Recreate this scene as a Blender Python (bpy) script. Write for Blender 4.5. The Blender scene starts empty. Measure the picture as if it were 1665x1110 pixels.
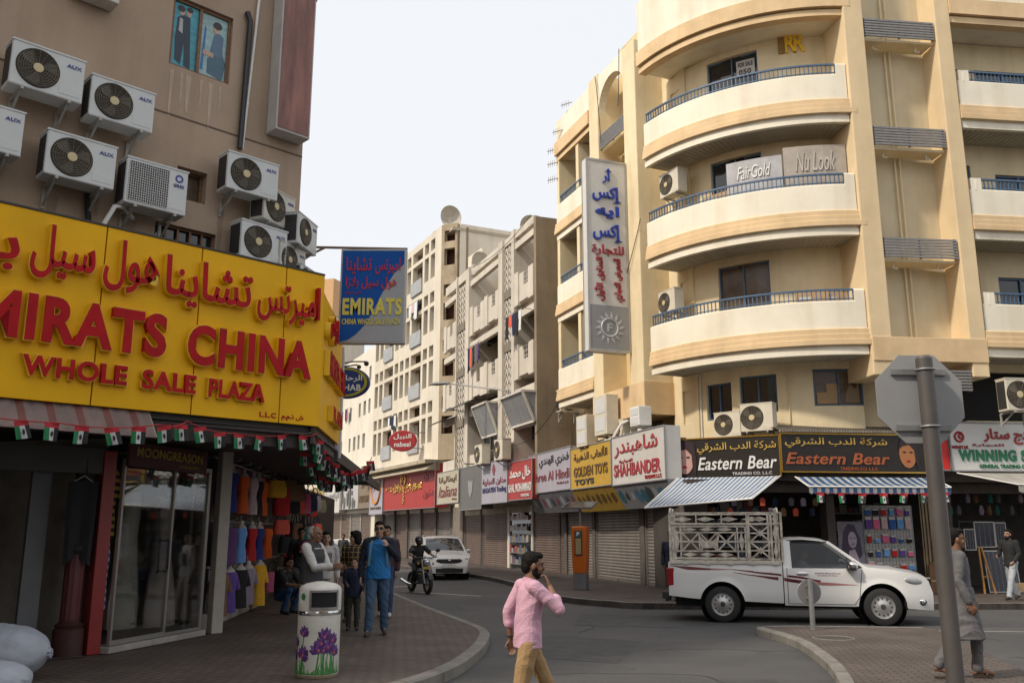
import bpy, bmesh, math, random
from math import sin, cos, pi, radians, atan2, sqrt, hypot
from mathutils import Vector, Matrix, noise
SC = bpy.context.scene
COL = SC.collection
random.seed(7)

# ------------------------------------------------------------------ camera
cam = bpy.data.cameras.new('camera')
cam.sensor_width = 36.0
cam.lens = 36.0 * 1450 / 1665
cam.clip_end = 2000
cam_o = bpy.data.objects.new('camera', cam)
COL.objects.link(cam_o)
cam_o.location = (0, 0, 1.8)
cam_o.rotation_euler = (pi / 2 + math.atan(310 / 1450), 0, 0)
SC.camera = cam_o

# ------------------------------------------------------------------ world, sun, exposure
SUN_AZ = Vector((-0.86, -0.51, 0)).normalized()
SUN_EL = radians(44)
w = bpy.data.worlds.new('World')
SC.world = w
w.use_nodes = True
nt = w.node_tree
sky = nt.nodes.new('ShaderNodeTexSky')
sky.sky_type = 'NISHITA'
sky.sun_disc = False
sky.sun_elevation = SUN_EL
sky.sun_rotation = atan2(SUN_AZ.x, SUN_AZ.y)
sky.air_density = 1.3
sky.dust_density = 7.0
sky.ozone_density = 1.6
bg = nt.nodes['Background']
bg.inputs[1].default_value = 0.15
# thin haze: the blue dome washed out toward white
hz = nt.nodes.new('ShaderNodeMix')
hz.data_type = 'RGBA'
hz.inputs['Factor'].default_value = .88
hz.inputs['B'].default_value = (6.25, 6.35, 6.55, 1)
nt.links.new(sky.outputs[0], hz.inputs['A'])
nt.links.new(hz.outputs['Result'], bg.inputs[0])
sun = bpy.data.lights.new('sun', 'SUN')
sun.energy = 3.1
sun.angle = radians(4)
sun.color = (1.0, 0.9, 0.76)
sun_o = bpy.data.objects.new('sun', sun)
COL.objects.link(sun_o)
sd = SUN_AZ * cos(SUN_EL) + Vector((0, 0, sin(SUN_EL)))
sun_o.rotation_euler = sd.to_track_quat('Z', 'Y').to_euler()
sun_o.location = (-30, -20, 60)
SC.view_settings.view_transform = 'Standard'
SC.view_settings.look = 'None'
SC.view_settings.gamma = 1
SC.view_settings.use_curve_mapping = False
SC.view_settings.exposure = 0.08
SC.cycles.max_bounces = 6
SC.cycles.transparent_max_bounces = 12

# ------------------------------------------------------------------ materials
MATS = {}
BENCH = bpy.data.scenes.new('bench')        # where letters and figures are shaped before they are placed
def bench_graph():
    with bpy.context.temp_override(scene=BENCH, view_layer=BENCH.view_layers[0]):
        return bpy.context.evaluated_depsgraph_get()

def srgb(r, g, b):
    f = lambda c: (c / 255 / 12.92) if c <= 10 else ((c / 255 + .055) / 1.055) ** 2.4
    return (f(r), f(g), f(b))

def M(name, col=(.5, .5, .5), rough=.6, metal=0., var=.12, scale=3., bump=0., bscale=40., streak=0., spec=.5, coat=0., stain=None, stretch=(1, 1, 1)):
    """a procedural paint / plaster / cloth: mottled base colour, optional vertical streaks and fine bump"""
    if name in MATS:
        return MATS[name]
    m = bpy.data.materials.new(name)
    m.use_nodes = True
    t = m.node_tree
    L = t.links.new
    b = t.nodes['Principled BSDF']
    b.inputs['Roughness'].default_value = rough
    b.inputs['Metallic'].default_value = metal
    b.inputs['Specular IOR Level'].default_value = spec
    if coat:
        b.inputs['Coat Weight'].default_value = coat
        b.inputs['Coat Roughness'].default_value = .08
    tc = t.nodes.new('ShaderNodeTexCoord')
    mp = t.nodes.new('ShaderNodeMapping')
    mp.inputs['Scale'].default_value = stretch
    L(tc.outputs['Object'], mp.inputs[0])
    n = t.nodes.new('ShaderNodeTexNoise')
    n.inputs['Scale'].default_value = scale
    n.inputs['Detail'].default_value = 5
    n.inputs['Roughness'].default_value = .62
    L(mp.outputs[0], n.inputs['Vector'])
    r = t.nodes.new('ShaderNodeValToRGB')
    r.color_ramp.elements[0].position = .3
    r.color_ramp.elements[1].position = .7
    r.color_ramp.elements[0].color = tuple(c * (1 - var) for c in col) + (1,)
    r.color_ramp.elements[1].color = tuple(min(1, c * (1 + var * .6)) for c in col) + (1,)
    L(n.outputs['Fac'], r.inputs[0])
    out = r.outputs[0]
    if streak:
        mp2 = t.nodes.new('ShaderNodeMapping')
        mp2.inputs['Scale'].default_value = (1.5, 1.5, .16)
        L(tc.outputs['Object'], mp2.inputs[0])
        n2 = t.nodes.new('ShaderNodeTexNoise')
        n2.inputs['Scale'].default_value = 1.1
        n2.inputs['Detail'].default_value = 5
        n2.inputs['Roughness'].default_value = .55
        L(mp2.outputs[0], n2.inputs['Vector'])
        r2 = t.nodes.new('ShaderNodeValToRGB')
        r2.color_ramp.elements[0].position = .3
        r2.color_ramp.elements[1].position = .52
        s = stain or (.45, .38, .3)
        k = 1 - streak
        r2.color_ramp.elements[0].color = (k + streak * s[0], k + streak * s[1], k + streak * s[2], 1)
        r2.color_ramp.elements[1].color = (1, 1, 1, 1)
        L(n2.outputs['Fac'], r2.inputs[0])
        mx = t.nodes.new('ShaderNodeMix')
        mx.data_type = 'RGBA'
        mx.blend_type = 'MULTIPLY'
        mx.inputs['Factor'].default_value = 1
        L(out, mx.inputs['A'])
        L(r2.outputs[0], mx.inputs['B'])
        out = mx.outputs['Result']
    L(out, b.inputs['Base Color'])
    if bump:
        n3 = t.nodes.new('ShaderNodeTexNoise')
        n3.inputs['Scale'].default_value = bscale
        n3.inputs['Detail'].default_value = 4
        L(mp.outputs[0], n3.inputs['Vector'])
        bp = t.nodes.new('ShaderNodeBump')
        bp.inputs['Strength'].default_value = bump
        bp.inputs['Distance'].default_value = .02
        L(n3.outputs['Fac'], bp.inputs['Height'])
        L(bp.outputs[0], b.inputs['Normal'])
    MATS[name] = m
    return m

def glass(name, tint=(.25, .27, .27), opacity=.35, rough=.03):
    """window glass: part see-through, part mirror"""
    if name in MATS:
        return MATS[name]
    m = bpy.data.materials.new(name)
    m.use_nodes = True
    t = m.node_tree
    L = t.links.new
    t.nodes.remove(t.nodes['Principled BSDF'])
    out = t.nodes['Material Output']
    tr = t.nodes.new('ShaderNodeBsdfTransparent')
    tr.inputs[0].default_value = tuple(tint) + (1,)
    gl = t.nodes.new('ShaderNodeBsdfGlossy')
    gl.inputs['Roughness'].default_value = rough
    gl.inputs[0].default_value = (.9, .9, .9, 1)
    lw = t.nodes.new('ShaderNodeLayerWeight')
    lw.inputs[0].default_value = .35
    mr = t.nodes.new('ShaderNodeMapRange')
    mr.inputs['To Min'].default_value = opacity * .35
    mr.inputs['To Max'].default_value = min(1, opacity + .5)
    L(lw.outputs['Fresnel'], mr.inputs[0])
    mx = t.nodes.new('ShaderNodeMixShader')
    L(mr.outputs[0], mx.inputs[0])
    L(tr.outputs[0], mx.inputs[1])
    L(gl.outputs[0], mx.inputs[2])
    L(mx.outputs[0], out.inputs[0])
    MATS[name] = m
    return m

def brick_mat(name, c1, c2, mortar, scale, bw=.5, rh=.25, rough=.8, rot=0., msize=.012, bump=.35):
    m = bpy.data.materials.new(name)
    m.use_nodes = True
    t = m.node_tree
    L = t.links.new
    b = t.nodes['Principled BSDF']
    b.inputs['Roughness'].default_value = rough
    tc = t.nodes.new('ShaderNodeTexCoord')
    mp = t.nodes.new('ShaderNodeMapping')
    mp.inputs['Rotation'].default_value = (0, 0, rot)
    L(tc.outputs['Object'], mp.inputs[0])
    br = t.nodes.new('ShaderNodeTexBrick')
    br.inputs['Color1'].default_value = c1 + (1,)
    br.inputs['Color2'].default_value = c2 + (1,)
    br.inputs['Mortar'].default_value = mortar + (1,)
    br.inputs['Scale'].default_value = scale
    br.inputs['Brick Width'].default_value = bw
    br.inputs['Row Height'].default_value = rh
    br.inputs['Mortar Size'].default_value = msize
    br.inputs['Bias'].default_value = .1
    L(mp.outputs[0], br.inputs['Vector'])
    n = t.nodes.new('ShaderNodeTexNoise')
    n.inputs['Scale'].default_value = .9
    n.inputs['Detail'].default_value = 8
    n.inputs['Roughness'].default_value = .7
    L(tc.outputs['Object'], n.inputs['Vector'])
    r = t.nodes.new('ShaderNodeValToRGB')
    r.color_ramp.elements[0].position = .3
    r.color_ramp.elements[0].color = (.55, .53, .5, 1)
    r.color_ramp.elements[1].position = .68
    r.color_ramp.elements[1].color = (1.12, 1.1, 1.08, 1)
    L(n.outputs['Fac'], r.inputs[0])
    mx = t.nodes.new('ShaderNodeMix')
    mx.data_type = 'RGBA'
    mx.blend_type = 'MULTIPLY'
    mx.inputs['Factor'].default_value = 1
    L(br.outputs['Color'], mx.inputs['A'])
    L(r.outputs[0], mx.inputs['B'])
    L(mx.outputs['Result'], b.inputs['Base Color'])
    bp = t.nodes.new('ShaderNodeBump')
    bp.inputs['Strength'].default_value = bump
    bp.inputs['Distance'].default_value = .01
    bp.invert = True
    L(br.outputs['Fac'], bp.inputs['Height'])
    L(bp.outputs[0], b.inputs['Normal'])
    MATS[name] = m
    return m

def asphalt_mat():
    m = bpy.data.materials.new('asphalt')
    m.use_nodes = True
    t = m.node_tree
    L = t.links.new
    b = t.nodes['Principled BSDF']
    b.inputs['Roughness'].default_value = .82
    tc = t.nodes.new('ShaderNodeTexCoord')
    def nz(sc, d=6):
        n = t.nodes.new('ShaderNodeTexNoise')
        n.inputs['Scale'].default_value = sc
        n.inputs['Detail'].default_value = d
        n.inputs['Roughness'].default_value = .65
        L(tc.outputs['Object'], n.inputs['Vector'])
        return n
    a, f = nz(.35, 9), nz(140, 2)
    r = t.nodes.new('ShaderNodeValToRGB')
    r.color_ramp.elements[0].position = .32
    r.color_ramp.elements[0].color = (.052, .052, .055, 1)
    r.color_ramp.elements[1].position = .7
    r.color_ramp.elements[1].color = (.092, .089, .087, 1)
    L(a.outputs['Fac'], r.inputs[0])
    r2 = t.nodes.new('ShaderNodeValToRGB')
    r2.color_ramp.elements[0].position = .35
    r2.color_ramp.elements[0].color = (.7, .7, .7, 1)
    r2.color_ramp.elements[1].position = .7
    r2.color_ramp.elements[1].color = (1.3, 1.28, 1.25, 1)
    L(f.outputs['Fac'], r2.inputs[0])
    mx = t.nodes.new('ShaderNodeMix')
    mx.data_type = 'RGBA'
    mx.blend_type = 'MULTIPLY'
    mx.inputs['Factor'].default_value = 1
    L(r.outputs[0], mx.inputs['A'])
    L(r2.outputs[0], mx.inputs['B'])
    # oil drips and dark patches
    v = nz(1.7, 3)
    r3 = t.nodes.new('ShaderNodeValToRGB')
    r3.color_ramp.elements[0].position = .28
    r3.color_ramp.elements[0].color = (.6, .6, .6, 1)
    r3.color_ramp.elements[1].position = .36
    r3.color_ramp.elements[1].color = (1, 1, 1, 1)
    L(v.outputs['Fac'], r3.inputs[0])
    mx2 = t.nodes.new('ShaderNodeMix')
    mx2.data_type = 'RGBA'
    mx2.blend_type = 'MULTIPLY'
    mx2.inputs['Factor'].default_value = 1
    L(mx.outputs['Result'], mx2.inputs['A'])
    L(r3.outputs[0], mx2.inputs['B'])
    L(mx2.outputs['Result'], b.inputs['Base Color'])
    bp = t.nodes.new('ShaderNodeBump')
    bp.inputs['Strength'].default_value = .5
    bp.inputs['Distance'].default_value = .006
    L(f.outputs['Fac'], bp.inputs['Height'])
    L(bp.outputs[0], b.inputs['Normal'])
    return m

# ------------------------------------------------------------------ things, parts and shapes
def tag(o, label=None, cat=None, group=None, kind=None):
    if label: o['label'] = label
    if cat: o['category'] = cat
    if group: o['group'] = group
    if kind: o['kind'] = kind
    return o

def thing(name, label, cat, loc=(0, 0, 0), rz=0., group=None):
    o = bpy.data.objects.new(name, None)
    COL.objects.link(o)
    o.location = loc
    o.rotation_euler = (0, 0, rz)
    o.empty_display_size = .1
    return tag(o, label, cat, group)

def mat_of(o):
    return Matrix.LocRotScale(o.location, o.rotation_euler, None)

def kids(o):
    return [c for c in bpy.data.objects if c.parent == o]

def dup(o, loc=None, rz=None, label=None, group=None, parent=None, scale=None):
    c = o.copy()
    COL.objects.link(c)
    if loc is not None: c.location = loc
    if rz is not None: c.rotation_euler = (0, 0, rz)
    if scale: c.scale = scale
    if label: c['label'] = label
    if group: c['group'] = group
    if parent: c.parent = parent
    for k in list(o.children):
        dup(k, parent=c)
    return c

def frame(O, ang, z=0):
    return Matrix.Translation((O[0], O[1], z)) @ Matrix.Rotation(ang, 4, 'Z')

class MB:
    """collects shapes and links them as one mesh object"""
    def __init__(s, m=None):
        s.v, s.f, s.mi, s.sm = [], [], [], []
        s.m = m or Matrix.Identity(4)
        s.cur = 0
    def add(s, vs, fs, mi=None, smooth=False):
        o = len(s.v)
        s.v += [s.m @ Vector(p) for p in vs]
        mi = s.cur if mi is None else mi
        for f in fs:
            s.f.append([i + o for i in f]); s.mi.append(mi); s.sm.append(smooth)
        return s
    def box(s, x0, x1, y0, y1, z0, z1, mi=None):
        v = [(x, y, z) for z in (z0, z1) for y in (y0, y1) for x in (x0, x1)]
        return s.add(v, [(0, 2, 3, 1), (4, 5, 7, 6), (0, 1, 5, 4), (1, 3, 7, 5), (3, 2, 6, 7), (2, 0, 4, 6)], mi)
    def prism(s, poly, a, b, plane='xz', mi=None):
        """poly extruded from a to b along the axis the plane lacks"""
        def P(p, d):
            return {'xz': (p[0], d, p[1]), 'xy': (p[0], p[1], d), 'yz': (d, p[0], p[1])}[plane]
        n = len(poly)
        v = [P(p, a) for p in poly] + [P(p, b) for p in poly]
        fs = [list(range(n)), list(range(2 * n - 1, n - 1, -1))]
        fs += [(i, i + n, (i + 1) % n + n, (i + 1) % n) for i in range(n)]
        return s.add(v, fs, mi)
    def wall(s, x0, x1, z0, z1, y0, y1, holes=(), mi=None):
        """upright slab with rectangular holes (x0, x1, z0, z1)"""
        xs = sorted({x0, x1, *[min(max(h[k], x0), x1) for h in holes for k in (0, 1)]})
        zs = sorted({z0, z1, *[min(max(h[k], z0), z1) for h in holes for k in (2, 3)]})
        hole = lambda x, z: any(h[0] < x < h[1] and h[2] < z < h[3] for h in holes)
        nx, nz = len(xs) - 1, len(zs) - 1
        S = [[not hole((xs[i] + xs[i + 1]) / 2, (zs[j] + zs[j + 1]) / 2) for j in range(nz)] for i in range(nx)]
        g = lambda i, j: 0 <= i < nx and 0 <= j < nz and S[i][j]
        for i in range(nx):
            for j in range(nz):
                if not S[i][j]: continue
                a, b, c, d = xs[i], xs[i + 1], zs[j], zs[j + 1]
                s.add([(a, y0, c), (b, y0, c), (b, y0, d), (a, y0, d)], [(0, 1, 2, 3)], mi)
                s.add([(a, y1, c), (b, y1, c), (b, y1, d), (a, y1, d)], [(3, 2, 1, 0)], mi)
                if not g(i - 1, j): s.add([(a, y0, c), (a, y1, c), (a, y1, d), (a, y0, d)], [(3, 2, 1, 0)], mi)
                if not g(i + 1, j): s.add([(b, y0, c), (b, y1, c), (b, y1, d), (b, y0, d)], [(0, 1, 2, 3)], mi)
                if not g(i, j - 1): s.add([(a, y0, c), (b, y0, c), (b, y1, c), (a, y1, c)], [(3, 2, 1, 0)], mi)
                if not g(i, j + 1): s.add([(a, y0, d), (b, y0, d), (b, y1, d), (a, y1, d)], [(0, 1, 2, 3)], mi)
        return s
    def quad(s, *p, mi=None):
        return s.add(p, [tuple(range(len(p)))], mi)
    def tube(s, pts, r, n=8, mi=None, cap=True):
        pts = [Vector(p) for p in pts]
        rs = r if isinstance(r, (list, tuple)) else [r] * len(pts)
        v, fs = [], []
        up = None
        for i, p in enumerate(pts):
            t = (pts[min(i + 1, len(pts) - 1)] - pts[max(i - 1, 0)])
            t = t.normalized() if t.length > 1e-9 else Vector((0, 0, 1))
            if up is None:
                up = Vector((0, 0, 1)) if abs(t.z) < .9 else Vector((1, 0, 0))
            x = up.cross(t).normalized()
            y = t.cross(x)
            up = y
            for k in range(n):
                a = 2 * pi * k / n
                v.append(p + (x * cos(a) + y * sin(a)) * rs[i])
        for i in range(len(pts) - 1):
            for k in range(n):
                fs.append((i * n + k, i * n + (k + 1) % n, (i + 1) * n + (k + 1) % n, (i + 1) * n + k))
        s.add(v, fs, mi, True)
        if cap:
            L = (len(pts) - 1) * n
            s.add([v[k] for k in range(n)], [tuple(range(n - 1, -1, -1))], mi)
            s.add([v[L + k] for k in range(n)], [tuple(range(n))], mi)
        return s
    def bar(s, p, q, wd, th, mi=None):
        """square bar from p to q"""
        p, q = Vector(p), Vector(q)
        t = (q - p).normalized()
        up = Vector((0, 0, 1)) if abs(t.z) < .95 else Vector((0, 1, 0))
        x = up.cross(t).normalized() * wd / 2
        y = t.cross(x).normalized() * th / 2
        v = [p - x - y, p + x - y, p + x + y, p - x + y, q - x - y, q + x - y, q + x + y, q - x + y]
        return s.add(v, [(3, 2, 1, 0), (4, 5, 6, 7), (0, 1, 5, 4), (1, 2, 6, 5), (2, 3, 7, 6), (3, 0, 4, 7)], mi)
    def lathe(s, prof, n=24, c=(0, 0, 0), mi=None, axis='z', smooth=True, a0=0., a1=2 * pi):
        full = abs(a1 - a0 - 2 * pi) < 1e-6
        m = n if full else n + 1
        v, fs = [], []
        for r, z in prof:
            for k in range(m):
                a = a0 + (a1 - a0) * k / n
                p = {'z': (r * cos(a), r * sin(a), z), 'y': (r * cos(a), z, r * sin(a)), 'x': (z, r * cos(a), r * sin(a))}[axis]
                v.append((p[0] + c[0], p[1] + c[1], p[2] + c[2]))
        for i in range(len(prof) - 1):
            for k in range(n):
                k2 = (k + 1) % m
                f = (i * m + k, i * m + k2, (i + 1) * m + k2, (i + 1) * m + k)
                fs.append(f if axis != 'y' else f[::-1])
        return s.add(v, fs, mi, smooth)
    def ring(s, c, R, r, n=24, k=6, axis='y', mi=None):
        return s.lathe([(R + r * cos(2 * pi * i / k), r * sin(2 * pi * i / k)) for i in range(k + 1)], n, c, mi, axis)
    def ball(s, c, r, n=12, mi=None, rot=None):
        r = r if isinstance(r, (tuple, list)) else (r, r, r)
        v, fs = [], []
        h = max(4, n // 2)
        R = rot or Matrix.Identity(3)
        for i in range(h + 1):
            for k in range(n):
                a, b = pi * i / h, 2 * pi * k / n
                v.append(R @ Vector((r[0] * sin(a) * cos(b), r[1] * sin(a) * sin(b), -r[2] * cos(a))) + Vector(c))
        for i in range(h):
            for k in range(n):
                fs.append((i * n + k, i * n + (k + 1) % n, (i + 1) * n + (k + 1) % n, (i + 1) * n + k))
        return s.add(v, fs, mi, True)
    def loft(s, rings, mi=None, closed=True, cap=True, smooth=True):
        n = len(rings[0])
        v = [p for r in rings for p in r]
        fs = []
        for i in range(len(rings) - 1):
            for k in range(n if closed else n - 1):
                k2 = (k + 1) % n
                fs.append((i * n + k, i * n + k2, (i + 1) * n + k2, (i + 1) * n + k))
        s.add(v, fs, mi, smooth)
        if cap and closed:
            s.add(rings[0], [tuple(range(n - 1, -1, -1))], mi)
            s.add(rings[-1], [tuple(range(n))], mi)
        return s
    def corrug(s, x0, x1, z0, z1, y, pitch=.09, amp=.012, mi=None, vert=False):
        """roller shutter or corrugated sheet facing -y"""
        v, fs = [], []
        span = (x1 - x0) if vert else (z1 - z0)
        n = max(2, int(span / pitch)) * 4
        for i in range(n + 1):
            t = span * i / n
            d = y - amp * abs(sin(pi * i / 4)) ** .7
            if vert: v += [(x0 + t, d, z0), (x0 + t, d, z1)]
            else: v += [(x0, d, z0 + t), (x1, d, z0 + t)]
        for i in range(n):
            f = (2 * i, 2 * i + 1, 2 * i + 3, 2 * i + 2)
            fs.append(f[::-1] if vert else f)
        return s.add(v, fs, mi, False)
    def build(s, name, mats, parent=None, world=False, bevel=0., sharp=35, loc=None, rz=0., doubles=False):
        me = bpy.data.meshes.new(name)
        V = s.v
        if parent is not None and world:
            inv = mat_of(parent).inverted()
            V = [inv @ p for p in V]
        elif loc is not None:
            inv = frame(loc, rz, loc[2] if len(loc) > 2 else 0).inverted()
            V = [inv @ p for p in V]
        me.from_pydata([tuple(p) for p in V], [], s.f)
        mats = mats if isinstance(mats, (list, tuple)) else [mats]
        for m in mats: me.materials.append(m)
        me.polygons.foreach_set('material_index', s.mi)
        me.polygons.foreach_set('use_smooth', s.sm)
        if doubles:
            bm = bmesh.new(); bm.from_mesh(me)
            bmesh.ops.remove_doubles(bm, verts=bm.verts, dist=1e-4)
            bmesh.ops.recalc_face_normals(bm, faces=bm.faces)
            bm.to_mesh(me); bm.free()
        me.update()
        if any(s.sm):
            me.set_sharp_from_angle(angle=radians(sharp))
        o = bpy.data.objects.new(name, me)
        COL.objects.link(o)
        if parent is not None: o.parent = parent
        elif loc is not None:
            o.location = (loc[0], loc[1], loc[2] if len(loc) > 2 else 0)
            o.rotation_euler = (0, 0, rz)
        if bevel:
            b = o.modifiers.new('bevel', 'BEVEL')
            b.width = bevel; b.segments = 2; b.limit_method = 'ANGLE'; b.angle_limit = radians(40)
        return o
    # ---- lettering
    def text(s, body, x0, x1, z0, z1, y=0., depth=.02, mi=None, bold=0., shear=0., arabic=False):
        """solid letters facing -y stretched to fill the box"""
        cu = bpy.data.curves.new('lettering', 'FONT')
        cu.body = arab(body) if arabic else body
        cu.size = 1.
        cu.extrude = .05
        cu.offset = bold
        cu.shear = shear
        if not arabic: cu.space_character = 1 + bold * 3
        cu.resolution_u = 4
        ob = bpy.data.objects.new('lettering', cu)
        BENCH.collection.objects.link(ob)
        dg = bench_graph()
        ev = ob.evaluated_get(dg)
        me = ev.to_mesh()
        P = [v.co.copy() for v in me.vertices]
        F = [tuple(p.vertices) for p in me.polygons]
        ev.to_mesh_clear()
        bpy.data.objects.remove(ob)
        bpy.data.curves.remove(cu)
        if not P: return s
        ax, bx = min(p.x for p in P), max(p.x for p in P)
        ay, by = min(p.y for p in P), max(p.y for p in P)
        sx, sz = (x1 - x0) / max(bx - ax, 1e-6), (z1 - z0) / max(by - ay, 1e-6)
        # neighbouring letters that touch are set a hair apart in depth
        root = list(range(len(P)))
        def find(i):
            while root[i] != i:
                root[i] = root[root[i]]; i = root[i]
            return i
        for f in F:
            r0 = find(f[0])
            for i in f[1:]: root[find(i)] = r0
        num = {}
        lev = [num.setdefault(find(i), len(num)) % 3 * .0016 for i in range(len(P))]
        v = [(x0 + (p.x - ax) * sx, y - depth * (.5 + p.z / .1) - e, z0 + (p.y - ay) * sz) for p, e in zip(P, lev)]
        return s.add(v, F, mi)

AR = {'ا': (0xFE8D, 2), 'أ': (0xFE83, 2), 'إ': (0xFE87, 2), 'آ': (0xFE81, 2), 'ب': (0xFE8F, 4), 'ة': (0xFE93, 2), 'ت': (0xFE95, 4), 'ث': (0xFE99, 4), 'ج': (0xFE9D, 4),
      'ح': (0xFEA1, 4), 'خ': (0xFEA5, 4), 'د': (0xFEA9, 2), 'ذ': (0xFEAB, 2), 'ر': (0xFEAD, 2), 'ز': (0xFEAF, 2), 'س': (0xFEB1, 4), 'ش': (0xFEB5, 4),
      'ص': (0xFEB9, 4), 'ض': (0xFEBD, 4), 'ط': (0xFEC1, 4), 'ع': (0xFEC9, 4), 'غ': (0xFECD, 4), 'ف': (0xFED1, 4), 'ق': (0xFED5, 4), 'ك': (0xFED9, 4),
      'ل': (0xFEDD, 4), 'م': (0xFEE1, 4), 'ن': (0xFEE5, 4), 'ه': (0xFEE9, 4), 'و': (0xFEED, 2), 'ى': (0xFEEF, 2), 'ي': (0xFEF1, 4)}
def arab(t):
    """join the letters of an Arabic phrase and put them in drawing order"""
    t = t.replace('لا', '\u0001')
    out = []
    for i, c in enumerate(t):
        pv = i > 0 and t[i - 1] in AR and AR[t[i - 1]][1] == 4
        nx = i + 1 < len(t) and (t[i + 1] in AR or t[i + 1] == '\u0001')
        if c == '\u0001':
            out.append(chr(0xFEFB + (1 if pv else 0)))
        elif c in AR:
            b, n = AR[c]
            f = (1 if pv else 0) + (2 if (n == 4 and nx) else 0)
            out.append(chr(b + f))
        else:
            out.append(c)
    return ''.join(reversed(out))

# plain materials
cream = M('cream_plaster', (.76, .64, .42), .85, var=.13, scale=.9, bump=.25, streak=.32, stain=(.62, .5, .36))
creamw = M('pale_cream_paint', (.82, .76, .62), .8, var=.09, scale=.9, bump=.15, streak=.3, stain=(.66, .56, .44))
tan = M('tan_band_paint', (.71, .52, .30), .8, var=.14, scale=1.4, bump=.2, streak=.25, stain=(.6, .5, .4))
bluep = M('blue_metal', (.07, .13, .22), .45, var=.25, scale=8)
dark = M('dark_void', (.012, .011, .011), .9, var=.2)
winglass = M('window_glass_dark', (.02, .022, .025), .06, var=.5, scale=1.2, spec=.8)
brownglass = M('papered_glass', (.11, .075, .05), .2, var=.5, scale=2.2)
white = M('white_paint', (.74, .73, .70), .5, var=.07, scale=5)
offwhite = M('dirty_white_paint', (.58, .55, .49), .6, var=.18, scale=4, streak=.2)
steel = M('grey_steel', (.30, .30, .30), .45, metal=.5, var=.2, scale=9)
greyp = M('grey_paint', (.2, .2, .205), .55, var=.15, scale=6)
rubber = M('rubber', (.018, .018, .018), .75, var=.2, scale=20)
chrome = M('chrome', (.75, .75, .75), .12, metal=1, var=.03)
black = M('black_plastic', (.02, .02, .021), .4, var=.2)
conc = M('concrete', (.42, .36, .27), .9, var=.22, scale=1.1, bump=.3, streak=.4, stain=(.45, .4, .33))
red = M('red_paint', (.42, .02, .018), .45, var=.1)
wood = M('brown_wood', (.2, .1, .045), .6, var=.3, scale=3, stretch=(1, 1, 6))
cardboard = M('cardboard', (.42, .28, .15), .8, var=.12)
lblue = M('blue_plastic', (.03, .22, .5), .4, var=.1)
# ================================================================== ground, road, pavements
def struct(o): o['kind'] = 'structure'; return o
pav_l = brick_mat('brick_pavers', (.125, .092, .076), (.098, .078, .067), (.045, .037, .033), 1.0, .22, .11, rot=radians(38))
pav_r = brick_mat('red_pavers', (.125, .098, .083), (.105, .085, .074), (.05, .04, .036), 1.0, .2, .1, rot=radians(12))
kerbm = M('kerb_concrete', (.2, .185, .165), .85, var=.3, scale=2.2, bump=.4)
asph = asphalt_mat()
g = MB(); g.quad((-700, -500, 0), (700, -500, 0), (700, 900, 0), (-700, 900, 0))
struct(g.build('road', asph))

def smooth_path(P, k=6):
    """Catmull-Rom through the corner points"""
    P = [Vector(p) for p in P]
    out = []
    for i in range(len(P) - 1):
        a, b, c, d = P[max(i - 1, 0)], P[i], P[i + 1], P[min(i + 2, len(P) - 1)]
        for j in range(k):
            t = j / k
            out.append(.5 * ((2 * b) + (c - a) * t + (2 * a - 5 * b + 4 * c - d) * t * t + (3 * b - a - 3 * c + d) * t ** 3))
    out.append(P[-1])
    return out

def pavement(name, edge, rest, mat, h=.15, kw=.17):
    """paved area with a stone kerb along edge; edge runs with the paving on its left"""
    e = smooth_path(edge, 8)
    inner = []
    for i, p in enumerate(e):
        t = (e[min(i + 1, len(e) - 1)] - e[max(i - 1, 0)]).normalized()
        inner.append(p + Vector((-t.y, t.x)) * kw)
    a = MB(); a.prism([tuple(p) for p in inner] + list(rest), 0.004, h - .004, 'xy')
    struct(a.build(name, mat))
    k = MB()
    prof = []
    for i, (p, q) in enumerate(zip(e, inner)):
        m = p.lerp(q, .16)
        prof.append([(p.x, p.y, 0), (p.x, p.y, h - .025), (m.x, m.y, h), (q.x, q.y, h), (q.x, q.y, 0)])
    k.loft(prof, smooth=True)
    struct(k.build('kerb', kerbm, sharp=30))
    j = MB(); d = 0
    for i in range(1, len(e)):
        d += (e[i] - e[i - 1]).length
        if d > .85:
            d = 0
            p, q = e[i], inner[i]; t = (e[i] - e[i - 1]).normalized() * .007; o_ = (p - q).normalized() * .003
            a0, a1 = p + o_ - t, p + o_ + t
            j.quad((a0.x, a0.y, .01), (a1.x, a1.y, .01), (a1.x, a1.y, h - .026), (a0.x, a0.y, h - .026))
            m = p.lerp(q, .16)
            j.quad((m.x - t.x, m.y - t.y, h + .002), (m.x + t.x, m.y + t.y, h + .002), (q.x + t.x, q.y + t.y, h + .002), (q.x - t.x, q.y - t.y, h + .002))
    struct(j.build('kerb_joints', M('joint_grey', (.05, .045, .04), .9)))

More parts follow.
